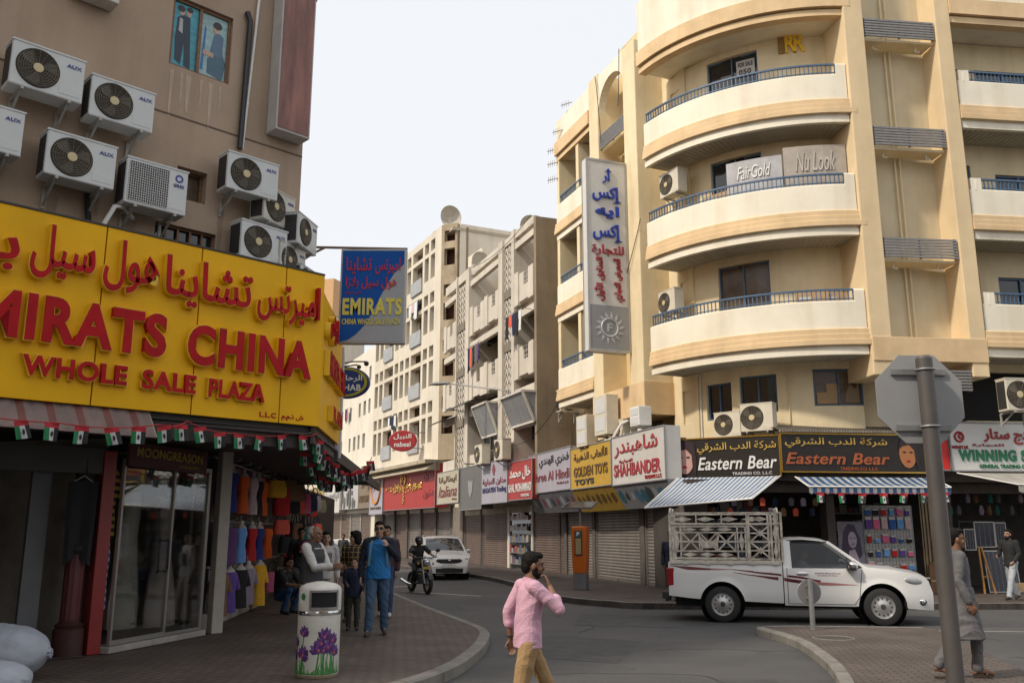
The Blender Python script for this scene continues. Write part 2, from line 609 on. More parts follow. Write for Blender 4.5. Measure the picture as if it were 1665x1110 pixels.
kl = [(-14, -4), (-9, 2.6), (-4, 7.3), (-2.2, 9.0), (-1.25, 10.5), (-.74, 11.9), (-.48, 13.5), (-.38, 15), (-.42, 16.2), (-.75, 17.5), (-1.9, 21.2), (-3.35, 26.15), (-6.3, 36), (-10.8, 47), (-20, 68)]
pavement('pavement', kl, [(-40, 70), (-40, 0), (-20, -4)], pav_l)
kr = [(-14, 68), (-5.6, 47), (-1.3, 36.9), (.45, 30), (.85, 27), (1.45, 24.5), (2.5, 22.95), (4, 22.3), (12, 22.25), (40, 23)]
pavement('pavement', kr[::-1], [(-12, 75), (20, 75), (42, 40)], pav_r)
ki = [(7.4, 16.85), (5.4, 17.1), (4.62, 17.05), (4.4, 16.75), (4.5, 15.9), (4.52, 14.75), (4.24, 12.8), (3.9, 11.3), (3.0, 8), (2.3, 3)]
pavement('traffic_island', ki, [(5.0, 3), (6.3, 11.5), (7.5, 16.5)], pav_r, .13, .15)
# painted road marks
pm = M('road_paint', (.3, .29, .27), .8, var=.35, scale=6)
mk = MB()
for q in ([(-3.5, 28.6), (-.9, 26.6), (-.9, 26.85), (-3.3, 28.9)], [(-4.6, 30.2), (-3.4, 31.6), (-3.5, 31.9), (-4.8, 30.5)], [(7.9, 14.2), (12, 14.5), (12, 14.68), (7.9, 14.38)], [(6.1, 17.6), (9.6, 17.2), (9.6, 17.3), (6.1, 17.7)]):
    mk.quad(*[(x, y, .004) for x, y in q])
struct(mk.build('road_markings', pm))
pt = MB()
for q in ([(-.1, 14), (1.5, 13.2), (2.2, 15.8), (.7, 16.8)], [(1.2, 18.4), (3.2, 18.0), (3.4, 20.4), (1.6, 21)], [(2.2, 9), (3.0, 9.2), (3.3, 11.8), (2.6, 11.9)], [(9, 18.2), (13, 18), (13, 19), (9, 19.3)]):
    pt.quad(*[(x, y, .003) for x, y in q])
struct(pt.build('road_patches', M('asphalt_patch', (.066, .065, .065), .85, var=.3, scale=3, bump=.4, bscale=120)))
ln = MB(); r_ = random.Random(8)
for x0, y0, an in ((.5, 12.2, .3), (1.2, 17, 1.3), (3, 19.5, .1), (-1.2, 22, 1.9), (7, 18, .2), (-2, 26, 2.0), (2.2, 14.5, 1.0)):
    x, y = x0, y0
    for k in range(22):
        an += r_.uniform(-.5, .5); x2, y2 = x + .13 * cos(an), y + .13 * sin(an); nx, ny = -sin(an) * .008, cos(an) * .008
        ln.quad((x - nx, y - ny, .005), (x2 - nx, y2 - ny, .005), (x2 + nx, y2 + ny, .005), (x + nx, y + ny, .005)); x, y = x2, y2
struct(ln.build('road_cracks', M('crack_dark', (.03, .03, .03), .9)))
mc = thing('manhole_cover', 'round worn iron manhole cover in the island paving behind the small round sign', 'manhole cover', (5.2, 15.1, .1265))
a = MB(); a.lathe([(0, .004), (.3, .004), (.3, 0)], 24); a.build('lid', M('iron', (.1, .09, .08), .7, metal=.6, var=.3), mc)
a = MB(); a.ring((0, 0, .003), .32, .012, 28, 6, 'z'); a.build('rim', kerbm, mc)

# ================================================================== cream apartment building on the corner
BEIGE = thing('corner_apartment_building', 'cream apartment building with a rounded corner, tan bands and blue balcony railings', 'apartment building', (8, 29, 0))
def part(mb, name, mats, par=None, **k):
    return mb.build(name, mats, par or BEIGE, world=True, **k)
def sub(mb, name, mats, par, base=None):
    """a sub-part given in world coordinates under a part of the building"""
    base = base or BEIGE
    inv = mat_of(base).inverted()
    mb.v = [inv @ p for p in mb.v]
    return mb.build(name, mats, par)
FLOORS = (6.6, 10.05, 13.5)
RC, CC, T0 = 5.9, Vector((9.7, 30.0)), radians(203)
def corner(mb):
    """flat (along, depth, z) bent round the building's corner"""
    v = []
    for p in mb.v:
        th = T0 + p.x / RC
        r = RC - p.y
        v.append(Vector((CC.x + r * cos(th), CC.y + r * sin(th), p.z)))
    mb.v = v
    return mb
def strips(x0, x1, n):
    return [x0 + (x1 - x0) * i / n for i in range(n + 1)]
def prof_loft(mb, xs, prof, mi=None, ends=True):
    """profile (y, z) swept along x through the given stations"""
    mb.loft([[(x, y, z) for y, z in prof] for x in xs], mi, True, ends, False)
soffit_m = M('soffit_boards', (.46, .42, .34), .75, var=.1, scale=2)
def balcony(x0, x1, z, fn, n=40, rail=(None, None), right_cap=True, left_cap=False, depth=1.2):
    """parapet, tan band, soffit and blue railing, in flat coordinates then bent by fn"""
    xs = strips(x0, x1, n)
    a = MB()
    prof_loft(a, xs, [(0, z), (0, z + .19), (.03, z + .2), (.03, z + .26), (0, z + .27), (0, z + 1.5), (.02, z + 1.53), (.14, z + 1.53), (.14, z + .16), (.14, z)])
    p = part(fn(a), 'balcony_parapet', creamw, doubles=True)
    a = MB()
    xb = strips(x0 - (.05 if left_cap else 0), x1 + (.2 if right_cap else 0), n)
    prof_loft(a, xb, [(.005, z + .265), (-.10, z + .265), (-.10, z + .41), (-.075, z + .425), (-.075, z + .56), (-.05, z + .575), (-.05, z + .71), (-.02, z + .74), (.005, z + .74)])
    part(fn(a), 'balcony_band', tan, doubles=True)
    a = MB()
    for i in range(len(xs) - 1):
        a.box(xs[i], xs[i + 1], .1, depth + .05, z + .03, z + .15)
    part(fn(a), 'balcony_soffit', soffit_m, doubles=True)
    a = MB()
    m = int((x1 - x0) / .17)
    for i in range(m):
        xx = x0 + (x1 - x0) * (i + .5) / m
        a.box(xx - .012, xx + .012, .12, depth, z + .012, z + .03)
    sub(fn(a), 'soffit_batten', soffit_m, p)
    r0, r1 = rail[0] or x0, rail[1] or x1
    a = MB()
    rs = strips(r0, r1, n)
    for i in range(len(rs) - 1):
        a.box(rs[i], rs[i + 1], .03, .09, z + 1.83, z + 1.88)
        a.box(rs[i], rs[i + 1], .045, .08, z + 1.585, z + 1.61)
    k = int((r1 - r0) / .125)
    for i in range(k + 1):
        xx = r0 + (r1 - r0) * i / k
        a.box(xx - .013, xx + .013, .05, .075, z + 1.53, z + 1.84)
    sub(fn(a), 'railing', bluep, p)
    if r1 < x1 - .05:
        a = MB()
        cs = strips(r1 + .02, x1, 4)
        prof_loft(a, cs, [(0, z + 1.5), (0, z + 1.83), (.05, z + 1.88), (.14, z + 1.88), (.14, z + 1.5)])
        sub(fn(a), 'parapet_end_block', creamw, p)
    return p
def window(fn, x0, x1, z0, z1, y, name='window', glassm=None, mullions=(.5,), fr=.055, base=None, deep=.12, framem=None):
    """a frame set in an opening whose outer face is at depth y, its pane a sub-part"""
    a = MB()
    for xa, xb, za, zb in ((x0, x0 + fr, z0, z1), (x1 - fr, x1, z0, z1), (x0 + fr, x1 - fr, z0, z0 + fr), (x0 + fr, x1 - fr, z1 - fr, z1)):
        a.box(xa, xb, y + deep - .05, y + deep, za, zb)
    for t in mullions:
        xm = x0 + (x1 - x0) * t
        a.box(xm - fr * .5, xm + fr * .5, y + deep - .055, y + deep - .002, z0 + fr, z1 - fr)
    f = part(fn(a), name, framem or bluep, base)
    a = MB()
    for xa, xb in zip(strips(x0 + .01, x1 - .01, 4)[:-1], strips(x0 + .01, x1 - .01, 4)[1:]):
        a.box(xa, xb, y + deep + .004, y + deep + .02, z0 + .01, z1 - .01)
    sub(fn(a), 'pane', glassm or winglass, f, base)
    return f
# --- the rounded corner: wall with openings, bent
WD = 1.2
holes = [(5.62, 7.42, 5.34, 6.42), (2.95, 4.35, 5.22, 6.34), (1.5, 2.62, 5.12, 6.22), (.15, .95, 5.1, 6.15),
         (2.3, 4.35, 7.0, 9.82), (.3, 1.0, 7.4, 9.7), (2.2, 4.3, 10.3, 13.3), (.05, .75, 11.0, 13.1), (2.25, 4.38, 13.75, 16.75), (.1, .85, 14.0, 16.4)]
a = MB()
xs = strips(-.4, 7.35, 40)
cols = []
for i in range(len(xs) - 1):
    cols.append((xs[i], xs[i + 1]))
def split_wall(a, x0, x1, z0, z1, y0, y1, holes, n):
    """wall with holes cut also into n columns so that it can bend"""
    ed = sorted({*strips(x0, x1, n), *[h[k] for h in holes for k in (0, 1)]})
    ed = [e for i, e in enumerate(ed) if x0 <= e <= x1 and (i == 0 or e - ed[i - 1] > 1e-5)]
    for p, q in zip(ed[:-1], ed[1:]):
        c = (p + q) / 2
        hs = sorted([(h[2], h[3]) for h in holes if h[0] < c < h[1]])
        z = z0
        for b, t in hs + [(z1, z1)]:
            if b - z > 1e-6: a.box(p, q, y0, y1, z, b)
            z = t
split_wall(a, -.4, 7.35, 4.2, 16.95, WD, WD + .22, holes, 40)
part(corner(a), 'corner_wall', cream, doubles=True)
for i, h in enumerate(holes):
    gm = brownglass if i in (0, 4) else winglass
    window(corner, *h, WD, 'window' if i < 4 else 'balcony_door', gm, (.5,) if h[1] - h[0] > .9 else (), deep=.14)
for z in FLOORS:
    balcony(.25, 7.05, z, corner, 44, (.33, 6.75))
a = MB(); split_wall(a, .05, 7.3, 16.95, 17.14, 0, .3, [], 44); split_wall(a, .05, 7.3, 17.2, 17.7, -.1, .3, [], 44); part(corner(a), 'roof_band', tan, doubles=True)
a = MB(); split_wall(a, .05, 7.3, 17.7, 19.6, 0, .3, [], 44); split_wall(a, .05, 7.3, 17.02, 17.12, .3, WD + .2, [], 44); part(corner(a), 'roof_parapet', creamw, doubles=True)
# --- right wing
FRM = frame((10.2, 24.1), atan2(.119, .993))
flat = lambda mb: mb
def fb(): return MB(FRM)
def inR(mb): mb.v = [FRM @ p for p in mb.v]; return mb
a = fb()
a.box(-.32, .3, -.06, 1.6, 6.0, 20.5)
a.box(2.6, 3.1, -.06, 1.6, 6.0, 20.5)
part(a, 'pilaster', M('peach_plaster', (.73, .57, .35), .85, var=.1, scale=1, streak=.15, bump=.15), bevel=.03)
a = fb(); a.box(.3, 2.6, .75, .95, 7.1, 20.5); part(a, 'recess_wall', M('grey_cream_plaster', (.62, .53, .36), .85, var=.12, scale=.9, streak=.3, bump=.15, stain=(.6, .52, .42)))
a = fb(); a.box(-.3, 3.1, -.09, 1.2, 6.4, 7.08); part(a, 'recess_beam', tan, bevel=.015)
louv = M('louvre_grey', (.24, .235, .235), .5, metal=.3, var=.2, scale=8)
for z in (9.42, 12.82, 16.3, 5.62):
    a = fb()
    for k in range(7): a.box(.34, 2.56, -.02, .03, z + k * .085, z + k * .085 + .055)
    for xx in (.36, 1.45, 2.52): a.box(xx - .025, xx + .025, .035, .07, z - .02, z + .6)
    if z > 6:
        p = part(a, 'louvre_screen', louv)
        a = fb(); a.box(.35, 2.55, .1, .7, z - .1, z - .04); sub(a, 'shelf', cream, p)
        a = fb()
        for xx in (.75, 2.1): a.tube([(xx, .3, z - .1), (xx, .3, z - .24), (xx + .12, .3, z - .26)], .022, 6)
        sub(a, 'drain_spout', white, p)
    else: part(a, 'louvre_screen', louv)
for xx in (1.32, 1.47):
    a = fb(); a.tube([(xx, .68, 7.1), (xx, .68, 20)], .03, 8); part(a, 'drain_pipe', cream)
rh = [(3.1, 4.25, 13.7, 16.1), (4.6, 6.4, 13.7, 16.1), (3.1, 4.1, 10.3, 12.85), (4.9, 6.4, 10.3, 12.6), (3.1, 4.0, 6.9, 9.4), (4.6, 6.0, 6.9, 9.3)]
a = fb(); a.wall(3.1, 12, 4.2, 17, 1.2, 1.42, rh + [(3.1, 6, 4.95, 6.4)]); part(a, 'right_wing_wall', cream)
for h in rh: window(inR, *h, 1.2, 'balcony_door', winglass, (.55,))
a = fb(); a.box(3.1, 6, 1.44, 1.5, 4.9, 6.45); part(a, 'shutter_opening', dark)
for z in FLOORS:
    balcony(3.16, 12, z, inR, 30, (3.55, 12), False, True)
    a = fb(); a.lathe([(.0, z + 1.88), (.14, z + 1.87), (.16, z + 1.8), (.16, z + 1.5)], 12, (3.36, .15, 0)); a.box(3.2, 3.54, 0, .14, z + 1.5, z + 1.87); part(a, 'parapet_end_block', creamw)
a = fb(); a.box(3.1, 12, -.1, .3, 17.2, 17.7); a.box(3.1, 12, 0, .3, 16.95, 17.15); part(a, 'roof_band', tan)
a = fb(); a.box(3.1, 12, 0, .3, 17.7, 18.9); a.box(3.1, 12, .3, 1.4, 17.02, 17.12); part(a, 'roof_parapet', creamw)
# --- left wing down the street
FLW = frame((4.3, 28.4), atan2(-.938, .347))
def lb(): return MB(FLW)
def inL(mb): mb.v = [FLW @ p for p in mb.v]; return mb
LW0 = -7.05
a = lb(); a.box(-.85, .05, -.08, 1.5, 5.6, 18.7); part(a, 'pilaster', cream, bevel=.03)
a = lb(); a.box(.05, 1.5, 1.0, 1.6, 4.0, 18.5); part(a, 'corner_return', cream)
a = lb(); a.box(-3.72, -2.95, -.05, 1.1, 5.6, 18.9); part(a, 'pilaster', cream, bevel=.03)
a = lb(); a.box(LW0, -3.72, 1.2, 1.4, 3.9, 17); part(a, 'left_wing_wall', cream)
a = lb(); a.box(LW0, LW0 + .25, 0.02, 1.2, 6.6, 17); part(a, 'left_wing_end_wall', cream)
a = lb(); a.box(-5.2, -4.95, .05, 1.19, 6.65, 16.95); part(a, 'balcony_divider', cream)
for z in FLOORS:
    balcony(LW0, -3.72, z, inL, 10, (LW0 + .1, -3.85), False, True)
    window(inL, -6.6, -5.6, z + .5, z + 2.7, 1.05, 'balcony_door', winglass)
    window(inL, -4.8, -3.95, z + .5, z + 2.7, 1.05, 'balcony_door', winglass)
a = lb(); a.box(LW0, -3.72, -.1, .3, 17.2, 17.75); a.box(LW0, -3.72, 0, .3, 16.95, 17.15); part(a, 'roof_band', tan)
a = lb(); a.box(LW0, -3.6, 0, .3, 17.75, 18.75); a.box(LW0, -3.72, .3, 1.3, 17.02, 17.12); part(a, 'roof_parapet', creamw)
# arched recess
a = lb()
arc = [(-2.95 + 1.05 - 1.05 * cos(t), 17.3 + 1.05 * sin(t)) for t in strips(0, pi, 16)]
a.prism([(-2.95, 17.3)] + arc[1:-1] + [(-.85, 17.3), (-.85, 18.8), (-2.95, 18.8)], 0, .3, 'xz')
part(a, 'recess_arch', creamw)
a = lb(); a.box(-2.95, -.85, .9, 1.1, 5.9, 20.0); part(a, 'recess_wall', M('recess_cream', (.66, .52, .28), .85, var=.12, scale=1, streak=.25))
a = lb(); a.box(-3.72, .1, -.1, 1.2, 5.5, 6.55); part(a, 'recess_beam', tan)
for z in (15.75, 12.35, 9.0):
    a = lb()
    for k in range(7): a.box(-2.9, -.88, -.02, .03, z + k * .085, z + k * .085 + .055)
    for xx in (-2.85, -1.9, -.93): a.box(xx - .025, xx + .025, .035, .07, z - .02, z + .6)
    p = part(a, 'louvre_screen', louv)
    a = lb(); a.box(-2.9, -.9, .1, .85, z - .1, z - .04); sub(a, 'shelf', cream, p)
for xx in (-1.1, -.99):
    a = lb(); a.tube([(xx, .75, 6.5), (xx, .75, 17.5)], .035, 8); part(a, 'drain_pipe', cream)
# lower storey: dark shuttered openings above the shop signs
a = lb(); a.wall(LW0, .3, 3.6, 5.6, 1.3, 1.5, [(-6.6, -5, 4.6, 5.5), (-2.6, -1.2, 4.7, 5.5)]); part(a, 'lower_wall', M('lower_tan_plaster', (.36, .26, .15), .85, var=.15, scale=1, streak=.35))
a = lb(); a.corrug(-2.6, -1.2, 4.7, 5.5, 1.42, .1, .02); a.box(-6.6, -5, 1.44, 1.47, 4.6, 5.5); part(a, 'louvre_vent', M('brown_grey', (.13, .11, .09), .7, var=.2))
# the bulk behind: roof and back
a = MB(); a.prism([(5.3, 30.2), (9.7, 27), (10.2, 25.75), (22, 27.2), (22, 40), (3.8, 40), (3.5, 34.9)], 4.3, 16.9, 'xy'); part(a, 'core', cream)
# satellite dishes and aerials on the roof edge
for i, (xx, zz) in enumerate(((-6.9, 16.2), (-6.9, 16.9), (-6.9, 17.5), (-6.3, 18.1), (-5.4, 18.9))):
    a = lb(); b = Vector((xx, 0, zz)); a.tube([b, b + Vector((-.5, -.25, .05))], .02, 6)
    for k in range(4): a.tube([b + Vector((-.15 - .1 * k, -.08 - .05 * k, -.1)), b + Vector((-.15 - .1 * k, -.08 - .05 * k, .16))], .012, 5)
    p = FLW @ b
    o = a.build('line_bracket', steel, loc=tuple(p))
    tag(o, ['lowest short toothed wire bracket on the roof edge of the cream building', 'second toothed wire bracket from the bottom on the cream roof edge', 'middle toothed wire bracket up the cream roof edge', 'second highest toothed wire bracket on the cream roof edge', 'topmost toothed wire bracket on the parapet of the cream building'][i], 'wire bracket', 'toothed brackets on the roof edge')
# ================================================================== the older blocks down the street
def fthing(name, label, cat, F, x, y, z, group=None):
    return thing(name, label, cat, tuple(F @ Vector((x, y, z))), F.to_euler().z, group)
F2 = frame((1.08, 36.7), atan2(-.938, .347))
F3 = frame((-4.3, 52), atan2(-1, .48))
F4 = frame((-10.35, 66), atan2(-1, .45))
whitew = M('old_white_paint', (.58, .53, .45), .85, var=.12, scale=.9, streak=.3, stain=(.6, .53, .44), bump=.15)
brownc = M('brown_concrete', (.26, .205, .14), .9, var=.22, scale=.8, streak=.35, bump=.3)
grime = M('grimy_concrete', (.40, .32, .22), .9, var=.3, scale=.9, streak=.55, stain=(.4, .33, .26), bump=.3)
B2 = fthing('lattice_apartment_building', 'weathered white apartment building with diamond lattice screens and laundry on its balconies', 'apartment building', F2, -7, 4, 0)
def p2(mb, name, mats, **k): return mb.build(name, mats, B2, world=True, **k)
def n2(): return MB(F2)
W2 = 14.1
a = n2(); a.box(-W2, 0, 1.5, 1.7, 3.6, 15.1); p2(a, 'back_wall', M('brownish_plaster', (.42, .36, .27), .85, var=.2, scale=1, streak=.3))  # recessed wall in a browner, darker plaster than the fronts
a = n2(); a.box(-.25, 0, -.05, 9, 3.3, 15.2); p2(a, 'end_wall', brownc)
a = n2(); a.box(-W2, -.26, 1.6, 9, 14.7, 15.0); a.box(-9, -.3, -.03, .2, 15.0, 15.35); a.box(-W2, -9, -.02, .2, 15.1, 15.6); p2(a, 'roof_parapet', whitew)
a = n2(); a.box(-4.6, -4.05, -.15, 1.5, 3.9, 15.35); p2(a, 'fin', whitew)
a = n2(); a.box(-9.8, -9.25, -.15, 1.5, 3.9, 15.5); p2(a, 'fin', whitew)
a = n2(); a.box(-2.95, -2.6, -.1, 1.5, 3.6, 15.45); p2(a, 'fin', whitew)
a = n2(); a.box(-11.75, -11.6, -.1, 1.5, 3.6, 15.6); p2(a, 'fin', whitew)
def lattice(mb, x0, x1, z0, z1, y, st=.36):
    """diamond breeze-block screen"""
    n = int(round((z1 - z0) / st)); h = (z1 - z0) / n
    for k in range(n):
        a, b = z0 + k * h, z0 + (k + 1) * h
        m = 3; wd = (x1 - x0) / m
        for j in range(m):
            xa, xb, xm = x0 + j * wd, x0 + (j + 1) * wd, x0 + (j + .5) * wd
            for p, q in (((xa, a), (xm, b)), ((xm, b), (xb, a))):
                mb.bar((p[0], y, p[1]), (q[0], y, q[1]), .12, .07)
        mb.box(x0, x1, y - .03, y + .03, a - .02, a + .02)
lat_m = M('lattice_block', (.6, .55, .47), .85, var=.15, scale=2, streak=.2)
for x0, x1 in ((-4.04, -2.96), (-11.58, -10.3)):
    for z0, z1 in ((4.3, 7.2), (7.6, 9.9), (10.3, 12.4), (12.8, 14.9)):
        a = n2(); lattice(a, x0, x1, z0, z1, .05); p2(a, 'lattice_screen', lat_m)
    a = n2(); a.box(x0 + .002, x1 - .002, .4, .5, 3.6, 15.1)
    for z in (7.4, 10.1, 12.6): a.box(x0 + .002, x1 - .002, -.05, .3, z - .2, z + .2)
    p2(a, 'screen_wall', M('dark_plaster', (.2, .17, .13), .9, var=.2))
a = n2(); a.box(-10.3, -9.8, 0, 1.5, 3.6, 15.4); p2(a, 'pier', whitew)
def stepped(mb, x0, x1, z, h):
    """precast balcony front with a lowered middle and toothed lower edge"""
    w = x1 - x0
    mb.box(x0, x0 + w * .22, -.1, .06, z - .12, z + h + .12)
    mb.box(x0 + w * .22, x0 + w * .45, -.04, .06, z, z + h)
    mb.box(x0 + w * .45, x0 + w * .75, -.04, .06, z, z + h * .52)
    mb.box(x0 + w * .75, x1, -.1, .06, z - .12, z + h)
    mb.box(x0, x1, .06, 1.5, z, z + .14)
BAY = ((-2.58, -.26), (-6.85, -4.62), (-9.24, -6.87), (-W2, -11.77))
for bi, (x0, x1) in enumerate(BAY):
    for zf in (5.15, 8.5, 11.85):
        if zf == 5.15:
            a = n2(); a.box(x0, x1, -.02, .12, 4.0 if bi else 6.2, 5.6 if bi else 6.4); p2(a, 'wall_panel', whitew)
            window(lambda m: (setattr(m, 'v', [F2 @ p for p in m.v]), m)[1], x0 + .15, x1 - .15, 5.7, 7.4, .6, 'window', winglass, (.5,), base=B2, framem=steel)
            a = n2(); a.box(x0, x1, -.06, .15, 7.55, 7.95); p2(a, 'beam', whitew)
            continue
        if bi != 2 or zf > 9:
            a = n2(); stepped(a, x0, x1, zf, 1.3); p = p2(a, 'balcony_front', whitew)
            a = n2(); w_ = x1 - x0
            for k in range(3): a.tube([(x0 + w_ * .45, .0, zf + .8 + .22 * k), (x0 + w_ * .75, .0, zf + .8 + .22 * k)], .02, 6)
            for k in range(4): a.tube([(x0 + w_ * (.45 + .1 * k), .0, zf + .68), (x0 + w_ * (.45 + .1 * k), .0, zf + 1.25)], .015, 6)
            sub(a, 'railing', offwhite, p, B2)
        else:
            a = n2(); stepped(a, x0, x1, zf, 1.3); p2(a, 'balcony_front', whitew)
        a = n2(); a.box(x0, x1, -.06, .15, zf + 2.6, zf + 2.9); a.box(x0, x1, .3, .4, zf + 2.9, zf + 3.4); p2(a, 'beam', whitew)
        window(lambda m: (setattr(m, 'v', [F2 @ p for p in m.v]), m)[1], x0 + .5, x1 - .5, zf + .2, zf + 2.3, 1.4, 'balcony_door', [winglass, brownglass][(bi + int(zf)) % 2], (.5,), base=B2, framem=wood if bi == 1 else steel)
    # dark slots below each balcony
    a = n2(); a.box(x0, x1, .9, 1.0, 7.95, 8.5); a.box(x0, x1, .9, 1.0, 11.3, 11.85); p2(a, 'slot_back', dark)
a = n2(); a.box(-W2, 0, 1.35, 1.5, 3.0, 4.2); a.box(-W2, 0, 1.28, 1.5, 2.7, 3.0); p2(a, 'shop_lintel', conc)
# enclosed glazed balconies and their awnings
for nm, x0, x1, z0, z1 in (('front', -2.75, -.1, 6.3, 7.55), ('mid', -6.9, -4.7, 6.25, 7.7)):
    o = fthing('balcony_enclosure', {'front': 'larger grey panelled balcony box at the near corner of the lattice building', 'mid': 'smaller tilted grey panelled balcony box between the lattice screens'}[nm], 'balcony enclosure', F2, x0, -.12, z0, 'boxed balconies')
    w_, h_ = x1 - x0, z1 - z0
    a = MB(); a.add([(0, 0, 0), (w_, 0, 0), (w_, -.55, h_), (0, -.55, h_)], [(0, 1, 2, 3)]); a.add([(w_, 0, 0), (w_, .1, 0), (w_, .1, h_), (w_, -.55, h_)], [(0, 1, 2, 3)]); a.add([(0, 0, 0), (0, -.55, h_), (0, .1, h_), (0, .1, 0)], [(0, 1, 2, 3)]); a.add([(0, -.55, h_), (w_, -.55, h_), (w_, .1, h_), (0, .1, h_)], [(0, 1, 2, 3)]); a.add([(0, 0, 0), (0, .1, 0), (w_, .1, 0), (w_, 0, 0)], [(0, 1, 2, 3)])
    a.build('panel', M('grey_panel', (.27, .28, .29), .35, var=.2, scale=2, streak=.2), o)
    a = MB()
    for p, q in (((0, 0, 0), (w_, 0, 0)), ((w_, 0, 0), (w_, -.55, h_)), ((w_, -.55, h_), (0, -.55, h_)), ((0, -.55, h_), (0, 0, 0)), ((w_, .1, 0), (w_, .1, h_)), ((w_, -.55, h_), (w_, .1, h_))):
        a.bar(p, q, .09, .09)
    a.build('frame', offwhite, o)
o = fthing('window_awning', 'thin dark sheet awning over a first floor window of the lattice building', 'awning', F2, -10.2, 0, 8.0)
a = MB(); a.add([(0, .0, .35), (3.4, 0, .35), (3.4, -.9, 0), (0, -.9, 0)], [(0, 1, 2, 3), (3, 2, 1, 0)]); a.box(0, 3.4, -.92, -.88, -.05, .02); a.build('sheet', M('awning_dark', (.1, .09, .08), .7, var=.2), o)
a = MB(); a.tube([(.2, 0, -.1), (.2, -.85, .02)], .02); a.tube([(3.2, 0, -.1), (3.2, -.85, .02)], .02); a.build('bracket', steel, o)
o = fthing('window_awning', 'short dark sheet awning at the far corner of the lattice building', 'awning', F2, -14.1, 0, 7.6)
a = MB(); a.add([(0, .0, .3), (2.6, 0, .3), (2.6, -.9, 0), (0, -.9, 0)], [(0, 1, 2, 3), (3, 2, 1, 0)]); a.box(0, 2.6, -.92, -.88, -.05, .02); a.build('sheet', MATS['awning_dark'], o)
# laundry
def cloth(mb, x0, x1, z1, ln, y, mi=0, seed=0, wav=.04):
    r = random.Random(seed)
    ph = r.random() * 6
    v, fs = [], []
    nx, nz = 7, 6
    for j in range(nz + 1):
        for i in range(nx + 1):
            t, s = i / nx, j / nz
            v.append((x0 + (x1 - x0) * (t * (1 - .1 * s) + .05 * s), y + wav * sin(ph + t * 9 + s) * (s * .8 + .2), z1 - ln * s * (1 + .06 * sin(ph + t * 5))))
    for j in range(nz):
        for i in range(nx):
            k = j * (nx + 1) + i
            fs.append((k, k + 1, k + nx + 2, k + nx + 1))
    mb.add(v, fs, mi, True)
    mb.add([(p[0], p[1] + .012, p[2]) for p in v], [f[::-1] for f in fs], mi, True)
FAB = {}
def fab(n, c, **k):
    if n not in FAB: FAB[n] = M('cloth_' + n, c, .85, var=.15, scale=9, bump=.2, bscale=90, **k)
    return FAB[n]
fab('black', (.015, .015, .018)); fab('navy', (.012, .02, .06)); fab('white', (.7, .7, .7)); fab('coral', (.75, .12, .07)); fab('blue', (.03, .12, .4)); fab('grey', (.12, .12, .13))
fab('orange', (.75, .12, .015)); fab('purple', (.12, .05, .17)); fab('violet', (.13, .07, .33)); fab('red', (.5, .015, .02)); fab('skyblue', (.15, .36, .75)); fab('pinkwhite', (.6, .45, .46))
fab('brown', (.2, .11, .06)); fab('yellow', (.72, .40, .02)); fab('teal', (.02, .16, .16)); fab('print', (.32, .26, .34)); fab('olive', (.2, .2, .1)); fab('royal', (.02, .035, .2)); fab('pink', (.7, .15, .3))
def laundry(F, x0, z, y, items, line, label):
    grp = 'washing hung on balconies'
    xx = x0
    for i, (c, w_, ln, lab) in enumerate(items):
        o = fthing('hanging_garment', lab, 'laundry', F, xx, y, z, grp)
        a = MB(); cloth(a, 0, w_, -.02, ln, 0, seed=i + int(x0 * 10)); a.build('cloth', FAB[c], o)
        a = MB(); a.ring((w_ / 2, 0, .0), .03, .008, 8, 4); a.build('peg', black, o)
        xx += w_ + .05
    o = fthing('clothes_line', line, 'clothes line', F, x0 - .2, y, z)
    a = MB(); a.tube([(0, 0, .02), (xx - x0 + .3, 0, .02)], .014, 6); a.build('rail', steel, o)
    a = MB(); a.tube([(.05, 0, .02), (.05, .7, -.05)], .014, 6); a.tube([(xx - x0 + .2, 0, .02), (xx - x0 + .2, .7, -.05)], .014, 6); a.build('arm', steel, o)
laundry(F2, -2.5, 11.15, -.55, [('black', .45, 1.0, 'black trousers hanging at the near balcony of the lattice building'), ('coral', .3, .5, 'small coral top hanging between black clothes'), ('navy', .4, .95, 'navy garment with pale edge on the near clothes line'), ('black', .3, 1.05, 'narrow black garment beside the white shirt'), ('white', .4, .9, 'white shirt at the right end of the near clothes line')], 'clothes line on the near balcony of the lattice building', '')
laundry(F2, -8.9, 11.0, -.3, [('navy', .35, 1.2, 'navy garment at the left end of the middle clothes line'), ('coral', .35, 1.0, 'long coral cloth on the middle clothes line'), ('black', .35, 1.0, 'black shirt on the middle clothes line'), ('grey', .35, .9, 'grey shirt on the middle clothes line'), ('purple', .3, .9, 'dark purple garment on the middle clothes line')], 'clothes line on the middle balcony of the lattice building', '')
# aerials on the roof
for x, y, h, lab in ((-8.2, 2, 2.6, 'thin straight aerial mast on the roof of the lattice building'),):
    o = fthing('aerial', lab, 'aerial', F2, x, y, 14.9); a = MB(); a.tube([(0, 0, 0), (0, 0, h)], .03, 6); a.build('mast', steel, o)
    a = MB(); a.tube([(-.3, 0, h - .2), (.3, 0, h - .2)], .015, 6); a.build('crossbar', steel, o)
o = fthing('aerial', 'tv aerial with many short crossbars above the lattice building', 'aerial', F2, -1.5, 3, 14.9)
a = MB(); a.tube([(0, 0, 0), (0, 0, 3)], .03, 6); a.build('mast', steel, o)
a = MB(); a.tube([(-.9, 0, 2.8), (.9, 0, 2.95)], .02, 6)
for k in range(6): a.tube([(-.8 + .3 * k, -.3, 2.8 + .025 * k), (-.8 + .3 * k, .3, 2.82 + .025 * k)], .014, 5)
a.build('crossbar', steel, o)
